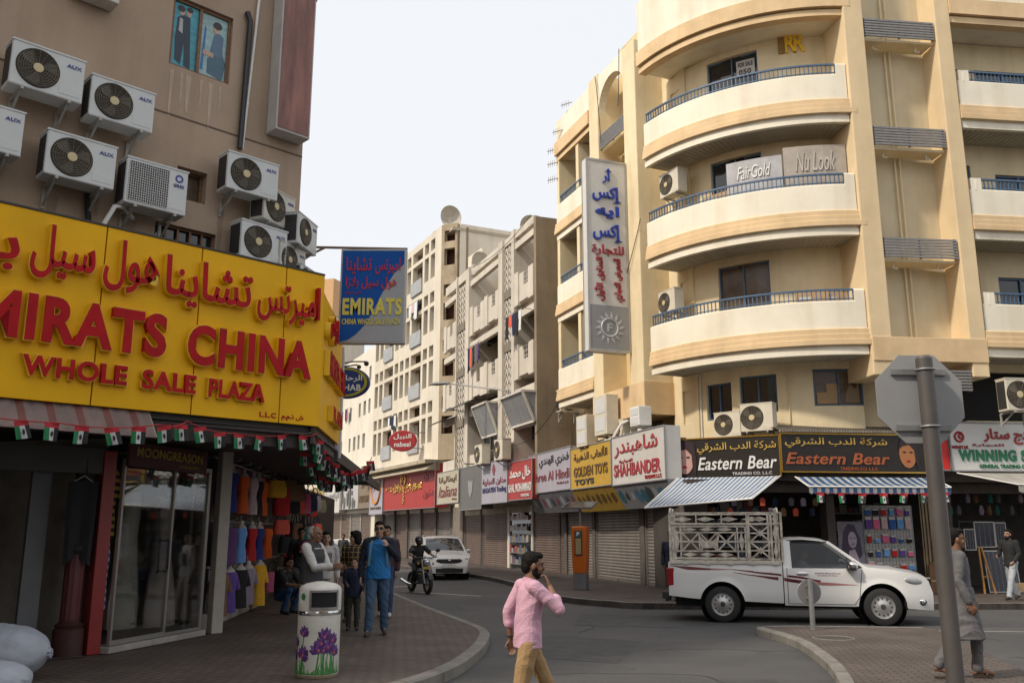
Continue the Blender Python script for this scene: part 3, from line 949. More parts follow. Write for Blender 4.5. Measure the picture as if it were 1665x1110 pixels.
o = fthing('water_tank', 'round white water tank on the roof of the lattice building', 'water tank', F2, -5.2, 3, 14.98)
a = MB(); a.lathe([(0, 0), (.8, 0), (.85, .2), (.85, 1.0), (.6, 1.3), (.25, 1.4), (0, 1.4)], 20); a.build('drum', white, o)
a = MB(); a.lathe([(0, 1.5), (.25, 1.5), (.27, 1.4)], 14); a.build('lid', white, o)
def dish(F, x, y, z, r, label, tilt=.5):
    o = fthing('satellite_dish', label, 'satellite dish', F, x, y, z, 'satellite dishes on the roofs')
    a = MB(); a.tube([(0, 0, 0), (0, 0, .9)], .04, 6); a.build('mast', steel, o)
    R = Matrix.Translation((0, 0, 1.1)) @ Matrix.Rotation(.6, 4, 'Z') @ Matrix.Rotation(tilt, 4, 'X')
    a = MB(R); a.lathe([(0, .2), (r * .4, .16), (r * .75, .05), (r, -.1), (r * 1.0, -.12), (r * .75, .03), (r * .4, .14), (0, .18)], 20, axis='y'); a.build('reflector', offwhite, o)
    a = MB(R); a.tube([(0, -.1, -r), (0, -.8, 0)], .02, 5); a.ball((0, -.8, 0), .07, 8); a.build('feed_arm', steel, o)
dish(F2, -3.6, 1.2, 14.95, .6, 'small satellite dish at the near end of the lattice building roof')
dish(F2, -9.9, .8, 15.0, .6, 'satellite dish above the far lattice screen')

# --- B3: gridded cream block
B3 = fthing('gridded_apartment_building', 'tall cream apartment building with a grid of narrow openings behind the lattice building', 'apartment building', F3, -6, 4, 0)
def n3(): return MB(F3)
def p3(mb, name, mats, **k): return mb.build(name, mats, B3, world=True, **k)
creamb = M('yellow_cream_plaster', (.66, .60, .49), .85, var=.1, scale=.7, streak=.25, bump=.15, stain=(.62, .52, .4))
W3 = 13.2
a = n3(); a.box(.62, .88, .86, 7.5, 5.9, 20.15); p3(a, 'end_wall', creamb)
a = n3(); a.box(-W3, .9, 1.25, 1.4, 5.9, 20); p3(a, 'back_wall', brownc)
hs = []
zs = [6.5, 9.9, 13.3, 16.7]
rr = random.Random(3)
for zf in zs:
    x = -W3 + .25
    k = 0
    while x < -.9:
        wd = [.75, .75, 1.9, .75][k % 4]
        if x + wd > -.15: wd = -.15 - x
        hs.append((x, x + wd, zf + 2.35, zf + 3.05))
        if k % 4 == 2: hs.append((x, x + wd, zf + .95, zf + 2.1))
        else: hs.append((x, x + wd, zf + .55, zf + 2.1))
        x += wd + .35; k += 1
a = n3(); a.wall(-W3, 0, 5.9, 20.2, 0, .35, hs); p3(a, 'grid_front', creamb)
for i, h in enumerate(hs):
    if h[1] - h[0] > 1.5 and h[3] - h[2] > 1:
        a = n3(); a.box(h[0] - .05, h[1] + .05, -.12, .0, h[2] - .85, h[2] + .05); p3(a, 'balcony_panel', M('blue_grey_panel', (.36, .37, .38), .6, var=.15, scale=2))
for i, h in enumerate(hs):
    if h[3] - h[2] > 1 and i % 3 != 1:
        a = n3(); a.box(h[0], h[1], .7, .75, h[2], h[3]); p3(a, 'window', [winglass, brownglass, creamb][i % 3])
a = n3()
for zf in zs: a.box(-W3, .0, .35, 1.25, zf + .3, zf + .42); a.box(-W3, 0, .35, 1.25, zf + 2.15, zf + 2.3)
p3(a, 'floor_slab', brownc)
# chamfered corner with worn rounded openings
FC = F3 @ Matrix.Translation((0, 0, 0)) @ Matrix.Rotation(radians(38), 4, 'Z')
a = MB(FC); a.wall(.02, 1.1, 5.9, 20.2, 0, .3, [(.2, .95, zf + .9, zf + 1.95) for zf in zs] + [(.2, .95, zf + 2.4, zf + 3.1) for zf in zs]); p3(a, 'chamfer_wall', grime)
a = MB(FC); a.box(.02, 1.1, .7, .8, 5.9, 20); p3(a, 'chamfer_back', M('rust_board', (.11, .05, .03), .8, var=.4))
a = n3(); a.prism([(-W3 - .2, 5.7), (-W3 - .2, 5.9), (.3, 5.9), (.3, 5.7)], -.9, 1.2, 'xz'); a.prism([(-.9, 5.3), (0, 5.9), (0, 5.3)], -W3, .3, 'yz'); p3(a, 'canopy_ledge', conc)
a = n3(); a.wall(-W3, .8, 3, 5.6, 1.0, 1.2, [(-12.5 + 2.2 * k, -11 + 2.2 * k, 4.2, 5.5) for k in range(6)]); p3(a, 'mezzanine_wall', creamb)
for k in range(6):
    a = n3(); a.box(-12.5 + 2.2 * k, -11 + 2.2 * k, 1.22, 1.3, 4.2, 5.5); p3(a, 'window', winglass)
a = n3(); a.box(-W3, .9, .36, 8, 19.7, 19.9); p3(a, 'roof', conc)
a = n3(); a.wall(3.5, 5.5, 15, 17.2, .3, .54, [(4.0, 4.9, 15.4, 16.8)]); p3(a, 'stair_head', creamb)
laundry(F3, -5.4, 16.3, -.15, [('white', .5, .8, 'white sheet hanging on the top balcony of the gridded building'), ('pinkwhite', .4, .6, 'pinkish cloth next to the white sheet on the gridded building'), ('white', .6, 1.1, 'long white towel on the gridded building'), ('navy', .3, .7, 'dark cloth at the end of the top line on the gridded building')], 'clothes line on the top balcony of the gridded building', '')
laundry(F3, -8.4, 9.4, -.15, [('navy', .45, .9, 'dark blue cloth on a lower balcony of the gridded building'), ('white', .4, .7, 'small white cloth on a lower balcony of the gridded building')], 'clothes line on a lower balcony of the gridded building', '')
dish(F3, -.9, 1, 20.1, .75, 'largest satellite dish, on the roof corner of the gridded building')
dish(F3, -4.2, 1.4, 19.8, .5, 'satellite dish further back on the gridded building roof')
# --- B4 and B5 beyond
B4 = fthing('white_plain_building', 'lower white building with small square windows beyond the gridded building', 'apartment building', F4, -5, 4, 0)
hs = []
for r_ in range(4):
    for c_ in range(7):
        if (r_ * 3 + c_) % 5 != 4: hs.append((-9.9 + 1.42 * c_, -9.3 + 1.42 * c_ + .15 * (c_ % 2), 5.6 + 2.5 * r_, 6.7 + 2.5 * r_))
a = MB(F4); a.wall(-14, .2, 3, 15.6, 0, .3, hs); a.build('front_wall', M('white_wall', (.72, .67, .57), .85, var=.08, streak=.2, scale=.7), B4, world=True)
for h in hs:
    a = MB(F4); a.box(h[0], h[1], .2, .26, h[2], h[3]); a.build('window', winglass, B4, world=True)
a = MB(F4); a.box(-14, .2, .31, 9, 15.2, 15.6); a.build('roof', conc, B4, world=True)
laundry(F4, -7.4, 11.6, -.3, [('navy', .5, .9, 'dark cloth hanging on the white building far down the street'), ('pink', .4, .8, 'pink cloth hanging on the white building far down the street')], 'clothes line on the white building far down the street', '')
B5 = thing('orange_topped_building', 'cream building with an orange top storey far down the street', 'apartment building', (-21, 84, 0), radians(-20))
a = MB(); a.box(-6, 6, -3, 3, 0, 21.2); a.build('wall', creamb, B5)
a = MB(); a.box(-6.1, 6.1, -3.2, 3.2, 21.2, 24.6); a.build('top_storey', M('orange_plaster', (.6, .36, .18), .8, var=.08), B5)
for k in range(4):
    a = MB(); a.box(2.6, 3.6, -3.06, -3.0, 5 + 4 * k, 6.6 + 4 * k); a.build('window', winglass, B5)
B6 = thing('far_white_building', 'pale building closing the far end of the street', 'apartment building', (-36, 120, 0), radians(8))
a = MB(); a.box(-22, 22, 0, 10, 0, 11); a.build('wall', whitew, B6)
for k in range(12):
    a = MB(); a.box(-20 + 3.4 * k, -18.6 + 3.4 * k, -.05, 0.0, 6, 8); a.build('window', winglass, B6)
# ================================================================== near building on the left with the yellow sign
FS = frame((-2.81, 12.9), radians(43.97))
FU = frame((-3.39, 13.46), radians(43.97))
FR_ = frame((-2.81, 12.9), atan2(1, -.08))          # the sign's street-side return, x deeper into the street
brownp = M('brown_render', (.41, .305, .22), .88, var=.13, scale=.7, streak=.3, bump=.2, stain=(.5, .42, .34))
LB = thing('brown_shop_building', 'brown rendered building on the left with air conditioners above the yellow shop sign', 'shop building', (-7, 15, 0))
def pl(mb, name, mats, **k): return mb.build(name, mats, LB, world=True, **k)
def inU(mb): mb.v = [FU @ p for p in mb.v]; return mb
HL = 13.5
uh = [(-2.26, -1.32, 8.5, 9.62), (-2.0, -1.55, 6.5, 6.98), (-2.25, -1.35, 5.4, 6.08), (-7.5, -6.3, 8.4, 9.6)]
a = MB(FU); a.wall(-22, 0, 5.2, HL, 0, .3, uh); pl(a, 'upper_wall', brownp)
a = MB(FU)
for z in (7.72, 10.35): a.box(-22, 0, -.006, .001, z - .012, z + .012)
pl(a, 'render_joint', M('joint_dark', (.12, .08, .055), .9))
window(inU, *uh[0], 0, 'poster_window', winglass, (.48,), .045, LB, .1, wood)
window(inU, *uh[1], 0, 'small_window', brownglass, (), .04, LB, .2, wood)
window(inU, *uh[2], 0, 'barred_window', winglass, (.2, .4, .6, .8), .03, LB, .12, wood)
window(inU, *uh[3], 0, 'window', winglass, (.5,), .05, LB, .1, wood)
FSIDE = frame((-3.39, 13.46), atan2(1, -.42))
a = MB(FSIDE); a.box(.02, 26, .0, .3, 3.4, HL); pl(a, 'street_side_wall', M('orange_plaster_side', (.55, .34, .18), .85, var=.1, streak=.2))
a = MB(FU); a.box(-22, -.3, .31, 9, HL - .3, HL); pl(a, 'roof', conc)
a = MB(FU); a.box(-22, .0, -.12, .4, HL, HL + .5); pl(a, 'cornice', brownp)
a = MB(FU); a.box(-3.7, -3.12, -.3, -.02, 8.93, 9.5); pl(a, 'sill_box', offwhite, bevel=.01)
# posters in the upper window: flat prints seen behind the panes
def poster(F, x0, x1, z0, z1, y, bgc, shapes, name, label, cat='poster'):
    o = fthing(name, label, cat, F, x0, y, z0)
    a = MB(); a.box(0, x1 - x0, -.004, .004, 0, z1 - z0); a.build('sheet', M(name + '_ground_' + str(len(MATS)), bgc, .35, var=.3, scale=5, stretch=(1, 1, 3)), o)
    a = MB(); ms = []
    for k, (c, poly) in enumerate(shapes):
        ms.append(M('print_%02d_%02d_%02d' % tuple(int(99 * q) for q in c), c, .4, var=.12, scale=9))
        a.prism([(p[0] * (x1 - x0), p[1] * (z1 - z0)) for p in poly], -.006 - .0012 * k, -.005 - .0012 * k, 'xz', k)
    a.build('print', ms, o)
    return o
def ell(cx, cz, rx, rz, n=16, t0=0., t1=2 * pi): return [(cx + rx * cos(t0 + (t1 - t0) * i / n), cz + rz * sin(t0 + (t1 - t0) * i / n)) for i in range(n)]
skin_p, hair_p = (.5, .32, .22), (.02, .017, .02)
poster(FU, -2.235, -1.83, 8.53, 9.59, .085, (.05, .30, .38), [((.015, .03, .05), [(.2, .1), (.42, .05), (.5, .4), (.55, .05), (.8, .02), (.72, .5), (.68, .8), (.4, .82), (.2, .75), (.16, .4)]), (skin_p, ell(.36, .86, .1, .06)), (skin_p, ell(.62, .87, .1, .06)), (hair_p, ell(.32, .9, .14, .05)), (hair_p, ell(.64, .92, .12, .04)), ((.4, .4, .42), [(.26, .55), (.42, .52), (.4, .74), (.28, .76)])], 'window_poster', 'teal fashion poster of two standing figures in the upper left window')
poster(FU, -1.79, -1.34, 8.53, 9.59, .085, (.30, .46, .47), [((.03, .16, .4), [(.06, .1), (.16, .1), (.2, .75), (.14, .8)]), ((.06, .13, .18), [(.3, .08), (.85, .02), (.95, .3), (.75, .5), (.3, .3)]), ((.09, .16, .24), [(.35, .38), (.8, .36), (.82, .7), (.68, .74), (.48, .7)]), (skin_p, [(.12, .34), (.5, .33), (.5, .4), (.14, .42)]), (skin_p, ell(.55, .79, .12, .07)), (hair_p, ell(.58, .85, .16, .06))], 'window_poster', 'pale teal fashion poster of a seated young person in the upper right window')
# whitish drips that ran down from the window and under the units
for k, (x, z0, z1, wd) in enumerate(((-2.2, 7.7, 8.42, .06), (-2.05, 7.95, 8.42, .05), (-1.95, 7.85, 8.42, .09), (-1.75, 8.0, 8.42, .05), (-1.6, 7.7, 8.42, .07), (-1.45, 8.05, 8.42, .05), (-3.05, 6.0, 6.9, .12), (-3.6, 5.6, 6.1, .15), (-1.3, 5.6, 6.5, .1), (-2.6, 5.7, 6.0, .2))):
    a = MB(FU); a.prism([(x - wd * .2, z0), (x + wd * .15, z0 - .05), (x + wd * .5, z1), (x - wd * .5, z1)], -.004, -.002, 'xz'); pl(a, 'drip_stain', M('drip_pale', (.47, .37, .285), .9, var=.15) if k < 6 else M('drip_dark', (.30, .22, .16), .9, var=.2))
# --- conduit, pipes
a = MB(FU); a.tube([(-1.1, -.06, 7.5), (-1.07, -.06, 9.65), (-1.12, -.04, 9.8)], .045, 8); pl(a, 'cable_duct', black)
a = MB(FU); a.tube([(-1.06, -.05, 7.5), (-.93, -.05, 10.3), (-.9, -.05, 13)], .022, 8); pl(a, 'white_pipe', white)
a = MB(FU); a.tube([(-4.6, -.06, 7.2), (-4.55, -.06, 9)], .03, 8); pl(a, 'white_pipe', white)
a = MB(FU); a.tube([(-4.4, -.05, 6.4), (-4.3, -.08, 5.9), (-4.15, -.1, 5.6)], .05, 8); pl(a, 'black_hose', rubber)
a = MB(FU); a.tube([(-3.2, -.05, 6.2), (-3.15, -.1, 5.7)], .04, 8); pl(a, 'black_hose', rubber)
a = MB(FU); a.tube([(-3.1, -.3, 5.6), (-2.95, -.4, 6.0), (-2.8, -.3, 6.05), (-2.6, -.1, 6.0)], .03, 8); pl(a, 'white_hose', white)
# tall billboard box near the corner
o = fthing('billboard', 'tall projecting billboard with a faded red print high on the brown wall', 'billboard', FU, -.66, -.45, 7.9)
a = MB(); a.box(0, .6, .14, .44, 0, 4.2); a.build('box', M('billboard_white', (.5, .48, .46), .6, var=.1, streak=.2), o, bevel=.01)
a = MB(); a.box(.03, .57, .128, .138, .04, 4.16); a.build('print', M('faded_red_print', (.26, .11, .085), .5, var=.5, scale=2.0, stretch=(3, 1, .5)), o)
o = fthing('hanging_ornament', 'small red and yellow ornament hanging from the top corner of the brown wall', 'ornament', FU, -.02, -.1, 10.25)
a = MB(); a.ball((0, 0, .25), (.09, .09, .06), 10); a.build('knot', M('red_silk', (.5, .03, .02), .5), o)
a = MB()
for k in range(7): a.tube([(.05 * cos(k), .05 * sin(k), .22), (.06 * cos(k), .06 * sin(k), .0)], .012, 5)
a.build('tassel', M('yellow_silk', (.75, .5, .05), .5), o)
# --- air conditioners: casing, grille, side fins, brackets
ac_white = M('ac_white', (.60, .61, .60), .45, var=.06, scale=3, streak=.08)
ac_cream = M('ac_cream', (.62, .57, .46), .5, var=.1, scale=3, streak=.15)
fanm = M('fan_brown', (.045, .036, .026), .7, var=.3)
wire_m = M('guard_wire', (.19, .16, .115), .5, metal=.2)
hub_m = M('fan_hub', (.58, .48, .27), .5)
logo_b = M('logo_blue', (.03, .05, .28), .4)
def make_ac(name, label, W=.84, H=.58, Dp=.32, brand='AUX', cas=None, fan=True):
    """front faces -y, origin at the lower back left corner"""
    cas = cas or ac_white
    o = thing(name, label, 'air conditioner', (0, 0, 0), 0, 'outdoor air conditioner units')
    a = MB(); a.box(0, W, -Dp, 0, 0, H)
    c = a.build('casing', cas, o, bevel=.018)
    a = MB(); a.box(-.008, W + .008, -Dp - .008, .004, H - .012, H + .012); a.box(W * .66, W * .95, -Dp - .004, -Dp, .06, .17); a.build('lid', cas, o, bevel=.004)
    if fan:
        cx, cz, R = W * .36, H * .5, H * .405
        a = MB(); a.lathe([(0, -Dp - .004), (R, -Dp - .004), (R + .012, -Dp - .012), (R + .018, -Dp)], 36, (cx, 0, cz), axis='y')
        g = a.build('fan_well', fanm, o)
        a = MB()
        for k in range(3):
            t = 2 * pi * k / 3 + .4
            pts = []
            for rr_, dt in ((.25, -.25), (.95, -.55), (.98, .1), (.7, .35), (.25, .3)):
                pts.append((cx + R * rr_ * cos(t + dt), cz + R * rr_ * sin(t + dt)))
            a.prism(pts, -Dp - .010, -Dp - .006, 'xz')
        a.build('fan_blades', M('blade_grey', (.10, .085, .065), .5), o)
        a = MB()
        for k in range(1, 9): a.ring((cx, -Dp - .022, cz), R * k / 8.2, .0028, 30, 4)
        for k in range(16):
            t = 2 * pi * k / 16
            a.tube([(cx + R * .2 * cos(t), -Dp - .022, cz + R * .2 * sin(t)), (cx + R * 1.02 * cos(t), -Dp - .016, cz + R * 1.02 * sin(t))], .003, 4)
        a.build('fan_guard', wire_m, o)
        a = MB(); a.lathe([(0, -Dp - .028), (R * .24, -Dp - .026), (R * .27, -Dp - .018)], 20, (cx, 0, cz), axis='y'); a.build('hub', hub_m, o)
    else:
        a = MB(); a.box(.04, W * .68, -Dp - .006, -Dp, .05, H - .05); a.build('grille_back', fanm, o)
        a = MB()
        for k in range(19): a.box(.04 + (W * .68 - .04) * k / 18 - .003, .04 + (W * .68 - .04) * k / 18 + .003, -Dp - .014, -Dp - .006, .05, H - .05)
        for k in range(17): a.box(.04, W * .68, -Dp - .017, -Dp - .0145, .05 + (H - .1) * k / 16 - .003, .05 + (H - .1) * k / 16 + .003)
        a.build('grille', ac_white, o)
    a = MB(); a.box(-.006, -.001, -Dp + .04, -.03, .05, H - .05); a.build('side_coil', M('coil_dark', (.03, .028, .026), .7, var=.3), o)
    if brand:
        a = MB()
        if brand == 'AUX': a.text(brand, W * .74, W * .95, H * .74, H * .82, -Dp - .001, .004, bold=.025)
        else:
            a.text(brand, W * .76, W * .94, H * .6, H * .67, -Dp - .001, .004, bold=.02)
            a.lathe([(H * .05, -Dp - .004), (H * .09, -Dp - .004)], 18, (W * .85, 0, H * .8), axis='y')
        a.build('brand_lettering', logo_b, o)
    for xx in (W * .18, W * .82):
        a = MB(); a.bar((xx, .16, -.02), (xx, -Dp - .02, -.02), .035, .035); a.bar((xx, .15, -.02), (xx, .15, -.3), .035, .035); a.bar((xx, .13, -.26), (xx, -Dp + .06, -.03), .025, .025)
        a.build('bracket', M('bracket_grey', (.4, .39, .36), .6, var=.2, streak=.3), o)
    return o
AC_A = make_ac('air_conditioner', 'x')
def place_ac(src, F, x, z, label, y=-.16, sc=1.0, first=False, rz=0., par=None):
    p = F @ Vector((x, y, z)); r = F.to_euler().z + rz
    if first:
        src.location = p; src.rotation_euler = (0, 0, r); src['label'] = label; src.scale = (sc,) * 3; return src
    return dup(src, p, r, label, scale=(sc,) * 3)
S_ = 'white fan air conditioner '
place_ac(AC_A, FU, -4.38, 7.22, S_ + 'at the upper left of the brown wall, beside the white pipe', sc=1.03, first=True)
place_ac(AC_A, FU, -3.42, 7.12, S_ + 'just right of the topmost left unit on the brown wall')
place_ac(AC_A, FU, -3.87, 6.18, S_ + 'below the two upper units and left of the square grille unit', sc=1.02)
place_ac(AC_A, FU, -4.98, 6.3, S_ + 'cut by the left edge of the photo on the brown wall')
AC_B = make_ac('air_conditioner', 'x', .84, .6, .3, 'AUX', M('ac_aged', (.54, .52, .46), .5, var=.14, scale=4, streak=.3))
AC_G = make_ac('air_conditioner', 'white air conditioner with a square mesh grille above the yellow sign', .84, .64, .34, 'GREE', None, False)
place_ac(AC_G, FU, -2.88, 6.06, AC_G['label'], first=True)
place_ac(AC_A, FU, -1.47, 6.66, S_ + 'at the top of the right cluster, under the black duct', sc=.98)
place_ac(AC_B, FU, -.95, 6.36, S_ + 'second along the upper row of the right cluster', sc=.9, first=True, rz=.42, y=-.2)
place_ac(AC_A, FU, -.4, 6.12, S_ + 'at the outer corner end of the right upper row', sc=.86, rz=.62, y=-.2)
place_ac(AC_A, FU, -1.22, 5.70, S_ + 'largest of the lower row, behind the sign edge', sc=.96, rz=.12)
place_ac(AC_B, FU, -.62, 5.62, S_ + 'second along the lower row, half hidden by the sign', sc=.8, rz=.45, y=-.2)
place_ac(AC_A, FU, -.2, 5.5, S_ + 'lowest at the outer corner, peeping over the yellow sign', sc=.6, rz=.6, y=-.15)

# --- the yellow sign
ysign = M('yellow_sign', (.80, .43, .003), .45, var=.1, scale=1.1, spec=.2, streak=.14, stain=(.6, .5, .4))
yedge = M('yellow_edge', (.78, .50, .02), .45, var=.05)
redl = M('red_letters', (.42, .008, .012), .5, var=.2, scale=4, spec=.15)
SG = thing('shop_sign', 'large yellow shop sign with raised red arabic and english lettering across the corner', 'shop sign', tuple(FS @ Vector((0, 0, 3.3))), radians(43.97))
SG.location.z = 0
def ps(mb, name, mats, **k): return mb.build(name, mats, SG, world=True, **k)
dv = [-12, -9.3, -7.0, -5.3, -3.175, -1.92, -.64, 0]
a = MB(FS)
for x0, x1 in zip(dv[:-1], dv[1:]): a.box(x0 + .008, x1 - (.008 if x1 < 0 else 0), 0, .05, 3.3, 5.56)
ps(a, 'panel', ysign, bevel=.003)
a = MB(FS); a.box(-12, -.05, .055, .1, 3.3, 5.55); a.box(-12, -.02, .1, .8, 5.5, 5.56); a.box(-12, -.05, .1, .8, 3.22, 3.3); a.box(-12, .0, -.01, .05, 5.565, 5.59); ps(a, 'backing', M('sign_back', (.05, .045, .04), .7))
a = MB(FR_); a.box(.0, 2.7, -.0, .05, 3.3, 5.3); ps(a, 'street_side_panel', ysign)
def relief(F, s, x0, x1, z0, z1, arabic=False, bold=.02, dep=.09, name='lettering'):
    a = MB(F); a.text(s, x0, x1, z0, z1, -.001, dep, bold=bold + .012, arabic=arabic); e = ps(a, name + '_edge', yedge)
    a = MB(F); a.text(s, x0 + .012, x1 - .012, z0 + .012, z1 - .012, -.001, dep + .012, bold=bold, arabic=arabic)
    inv = mat_of(SG).inverted(); a.v = [inv @ p for p in a.v]; a.build(name + '_face', redl, e)
relief(FS, 'اميرتس', -1.13, -.1, 4.68, 5.34, True, .016)
relief(FS, 'تشاينا', -2.44, -1.2, 4.68, 5.36, True, .016)
relief(FS, 'هول', -3.22, -2.5, 4.72, 5.42, True, .016)
relief(FS, 'سيل', -4.05, -3.3, 4.72, 5.42, True, .016)
relief(FS, 'بلازا', -5.3, -4.15, 4.72, 5.36, True, .016)
relief(FS, 'EMIRATS', -4.85, -2.34, 3.96, 4.55, False, .04)
relief(FS, 'CHINA', -2.08, -.21, 3.93, 4.5, False, .04)
relief(FS, 'WHOLE', -4.0, -2.78, 3.56, 3.83, False, .03, .06)
relief(FS, 'SALE', -2.62, -1.89, 3.55, 3.82, False, .03, .06)
relief(FS, 'PLAZA', -1.74, -.9, 3.54, 3.81, False, .03, .06)
a = MB(FS); a.text('L.L.C', -.94, -.69, 3.36, 3.43, -.001, .006, bold=.02); a.text('ش ذ.م.م', -.6, -.25, 3.34, 3.43, -.001, .006, bold=.02, arabic=True); ps(a, 'small_lettering', redl)
relief(FR_, 'EMIRATS', .3, 1.5, 4.1, 4.5, False, .03)
relief(FR_, 'CHINA', 1.6, 2.5, 4.1, 4.5, False, .03)
relief(FR_, 'اميرتس', .2, 1.2, 4.65, 5.15, True, .03)
relief(FR_, 'PLAZA', 1.0, 2.3, 3.5, 3.75, False, .03)
# --- striped metal skirt below the sign
sk = fthing('striped_awning', 'faded red and grey corrugated awning under the yellow sign', 'awning', FS, -2.45, .1, 2.95)
a = MB()
pp = []
for k in range(112):
    x = -9 + 9 * k / 111
    d = .02 * (k % 2)
    pp.append([(x, -.02 - d, .36), (x + .03, -.28 - d, .0)])
for k in range(111):
    p, q = pp[k], pp[k + 1]
    a.add([p[1], q[1], q[0], p[0]], [(0, 1, 2, 3)], 1 if k % 4 < 1 else 0)
a.build('sheet', [M('awning_grey', (.20, .145, .13), .7, var=.25, streak=.3), M('awning_red', (.17, .06, .05), .7, var=.25)], sk)
a = MB(); a.bar((-9, .0, .34), (0, 0, .34), .03, .03); a.bar((.03, -.28, .0), (.0, -.02, .36), .025, .025); a.build('frame', steel, sk)
# --- ground floor of the shop
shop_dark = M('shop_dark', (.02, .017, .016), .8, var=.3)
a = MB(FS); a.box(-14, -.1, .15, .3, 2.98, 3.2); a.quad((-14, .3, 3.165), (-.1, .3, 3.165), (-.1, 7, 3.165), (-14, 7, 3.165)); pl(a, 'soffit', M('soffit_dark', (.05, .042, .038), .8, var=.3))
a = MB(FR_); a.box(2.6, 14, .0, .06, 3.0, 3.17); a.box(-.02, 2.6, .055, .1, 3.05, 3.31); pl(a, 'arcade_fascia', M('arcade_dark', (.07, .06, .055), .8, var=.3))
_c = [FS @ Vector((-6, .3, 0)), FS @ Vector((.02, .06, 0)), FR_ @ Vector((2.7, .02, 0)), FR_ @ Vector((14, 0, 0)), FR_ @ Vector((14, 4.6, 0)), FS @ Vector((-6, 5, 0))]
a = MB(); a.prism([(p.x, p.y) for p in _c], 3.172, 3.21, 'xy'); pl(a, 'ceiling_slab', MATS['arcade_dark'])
FD = frame((-5.65, 13.0), radians(76.4))
FO = frame((-5.75, 13.0), radians(44))
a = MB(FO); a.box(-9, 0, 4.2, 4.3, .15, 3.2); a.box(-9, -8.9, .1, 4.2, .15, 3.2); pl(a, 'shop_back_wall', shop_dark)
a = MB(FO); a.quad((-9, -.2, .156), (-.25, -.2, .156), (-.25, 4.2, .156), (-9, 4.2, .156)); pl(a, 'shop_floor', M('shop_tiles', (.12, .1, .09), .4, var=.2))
a = MB(FO); a.box(-1.0, -.75, .25, .35, .3, 2.75); pl(a, 'grey_door_leaf', M('grey_door', (.11, .115, .12), .5, var=.15))
a = MB(FO); a.box(-3.2, -.15, .0, .1, 2.62, 2.98); pl(a, 'shutter_box', M('shutterbox', (.07, .065, .06), .6, var=.2))
a = MB(FO); a.lathe([(.2, .15), (.2, .5), (.17, .52), (.19, .56), (.13, .6), (.12, .62)], 20, (-.38, .1, 0)); p = pl(a, 'column_base', M('dark_red_stone', (.06, .02, .018), .6, var=.3))
a = MB(FO)
cp = [(.12 + .008 * (k % 2), k) for k in range(24)]
for z0, z1 in ((.62, 1.5),):
    a.loft([[(-.38 + r * cos(2 * pi * k / 24), .1 + r * sin(2 * pi * k / 24), z) for r, k in cp] for z in (z0, z1)])
pl(a, 'fluted_column', M('column_red', (.10, .018, .022), .5, var=.2))
a = MB(FO); a.lathe([(.12, 1.5), (.16, 1.55), (.16, 1.62), (.11, 1.66), (.1, 2.9)], 20, (-.38, .1, 0)); pl(a, 'column_top', shop_dark)
a = MB(FO); a.box(-.16, .02, -.03, .3, .15, 2.95); pl(a, 'red_door_jamb', M('red_jamb', (.26, .02, .018), .4, var=.15), bevel=.01)
for k, (c, x, wd, z) in enumerate((('red', -1.9, .18, 2.2), ('black', -2.6, .5, 2.4), ('black', -3.4, .45, 2.3), ('red', -1.75, .12, 1.6), ('black', -.62, .4, 2.5))):
    o = fthing('hanging_garment', ['long narrow red garment hanging in the dark shop doorway', 'widest black garment hanging in the dark shop doorway', 'black garment deepest in the dark shop doorway', 'short red garment low in the dark shop doorway', 'black garment hanging over the red fluted column'][k], 'garment', FO, x, .5 if k < 4 else -.05, z, 'dark clothes hanging in the left shop')
    a = MB(); cloth(a, 0, wd, 0, 1.1, 0, seed=40 + k, wav=.05); a.build('cloth', FAB[c], o)
    a = MB(); a.tube([(wd * .2, 0, 0), (wd * .5, 0, .08), (wd * .8, 0, 0)], .008, 5); a.build('hanger', steel, o)
# glass shopfront
DR = fthing('glass_door', 'tall glass shop door with a dark pull handle beside the red jamb', 'glass door', FD, .08, .0, .15)
al = M('aluminium', (.42, .41, .39), .35, metal=.6, var=.1)
a = MB()
for x0, x1, z0, z1 in ((0, .04, .1, 2.7), (1.24, 1.28, .1, 2.7), (2.2, 2.27, .1, 2.7)): a.box(x0, x1, 0, .05, z0, z1)
a.box(.04, 1.24, .002, .048, .1, .16); a.box(1.28, 2.2, .002, .048, .1, .14); a.box(.04, 2.2, .002, .048, 2.64, 2.7)
a.build('frame', al, DR)
a = MB(); a.box(.04, 1.24, .02, .03, .16, 2.64); a.box(1.28, 2.2, .02, .03, .14, 2.64); a.build('pane', glass('shop_glass', (.82, .83, .82), .16), DR)
a = MB(); a.tube([(.93, -.02, 1.05), (.9, -.06, 1.1), (.9, -.06, 1.5), (.93, -.02, 1.55)], .02, 8); a.tube([(1.12, -.02, 1.05), (1.12, -.06, 1.1), (1.12, -.06, 1.5), (1.12, -.02, 1.55)], .02, 8); a.tube([(.9, -.06, 1.08), (1.12, -.06, 1.08)], .018, 8); a.tube([(.9, -.06, 1.53), (1.12, -.06, 1.53)], .018, 8); a.build('pull_handle', black, DR)
a = MB(FD); a.box(.0, 2.4, -.06, .3, .152, .24); pl(a, 'white_sill', M('sill_white', (.36, .34, .31), .7, var=.25, bump=.2), bevel=.01)
a = MB(FD); a.box(.05, 2.4, 2.6, 2.7, .15, 3.15); a.box(.03, .12, .32, 2.6, .15, 3.15); a.box(2.32, 2.4, .32, 2.6, .15, 3.15); a.quad((.1, .3, .158), (2.3, .3, .158), (2.3, 2.6, .158), (.1, 2.6, .158)); pl(a, 'window_display_box', M('display_bounce', (.28, .26, .23), .8, var=.3))  # box walls made pale to bounce light onto the dresses
bn = fthing('shop_banner', 'dark maroon shop banner with yellow lettering over the glass door', 'shop banner', FD, .03, -.1, 2.74)
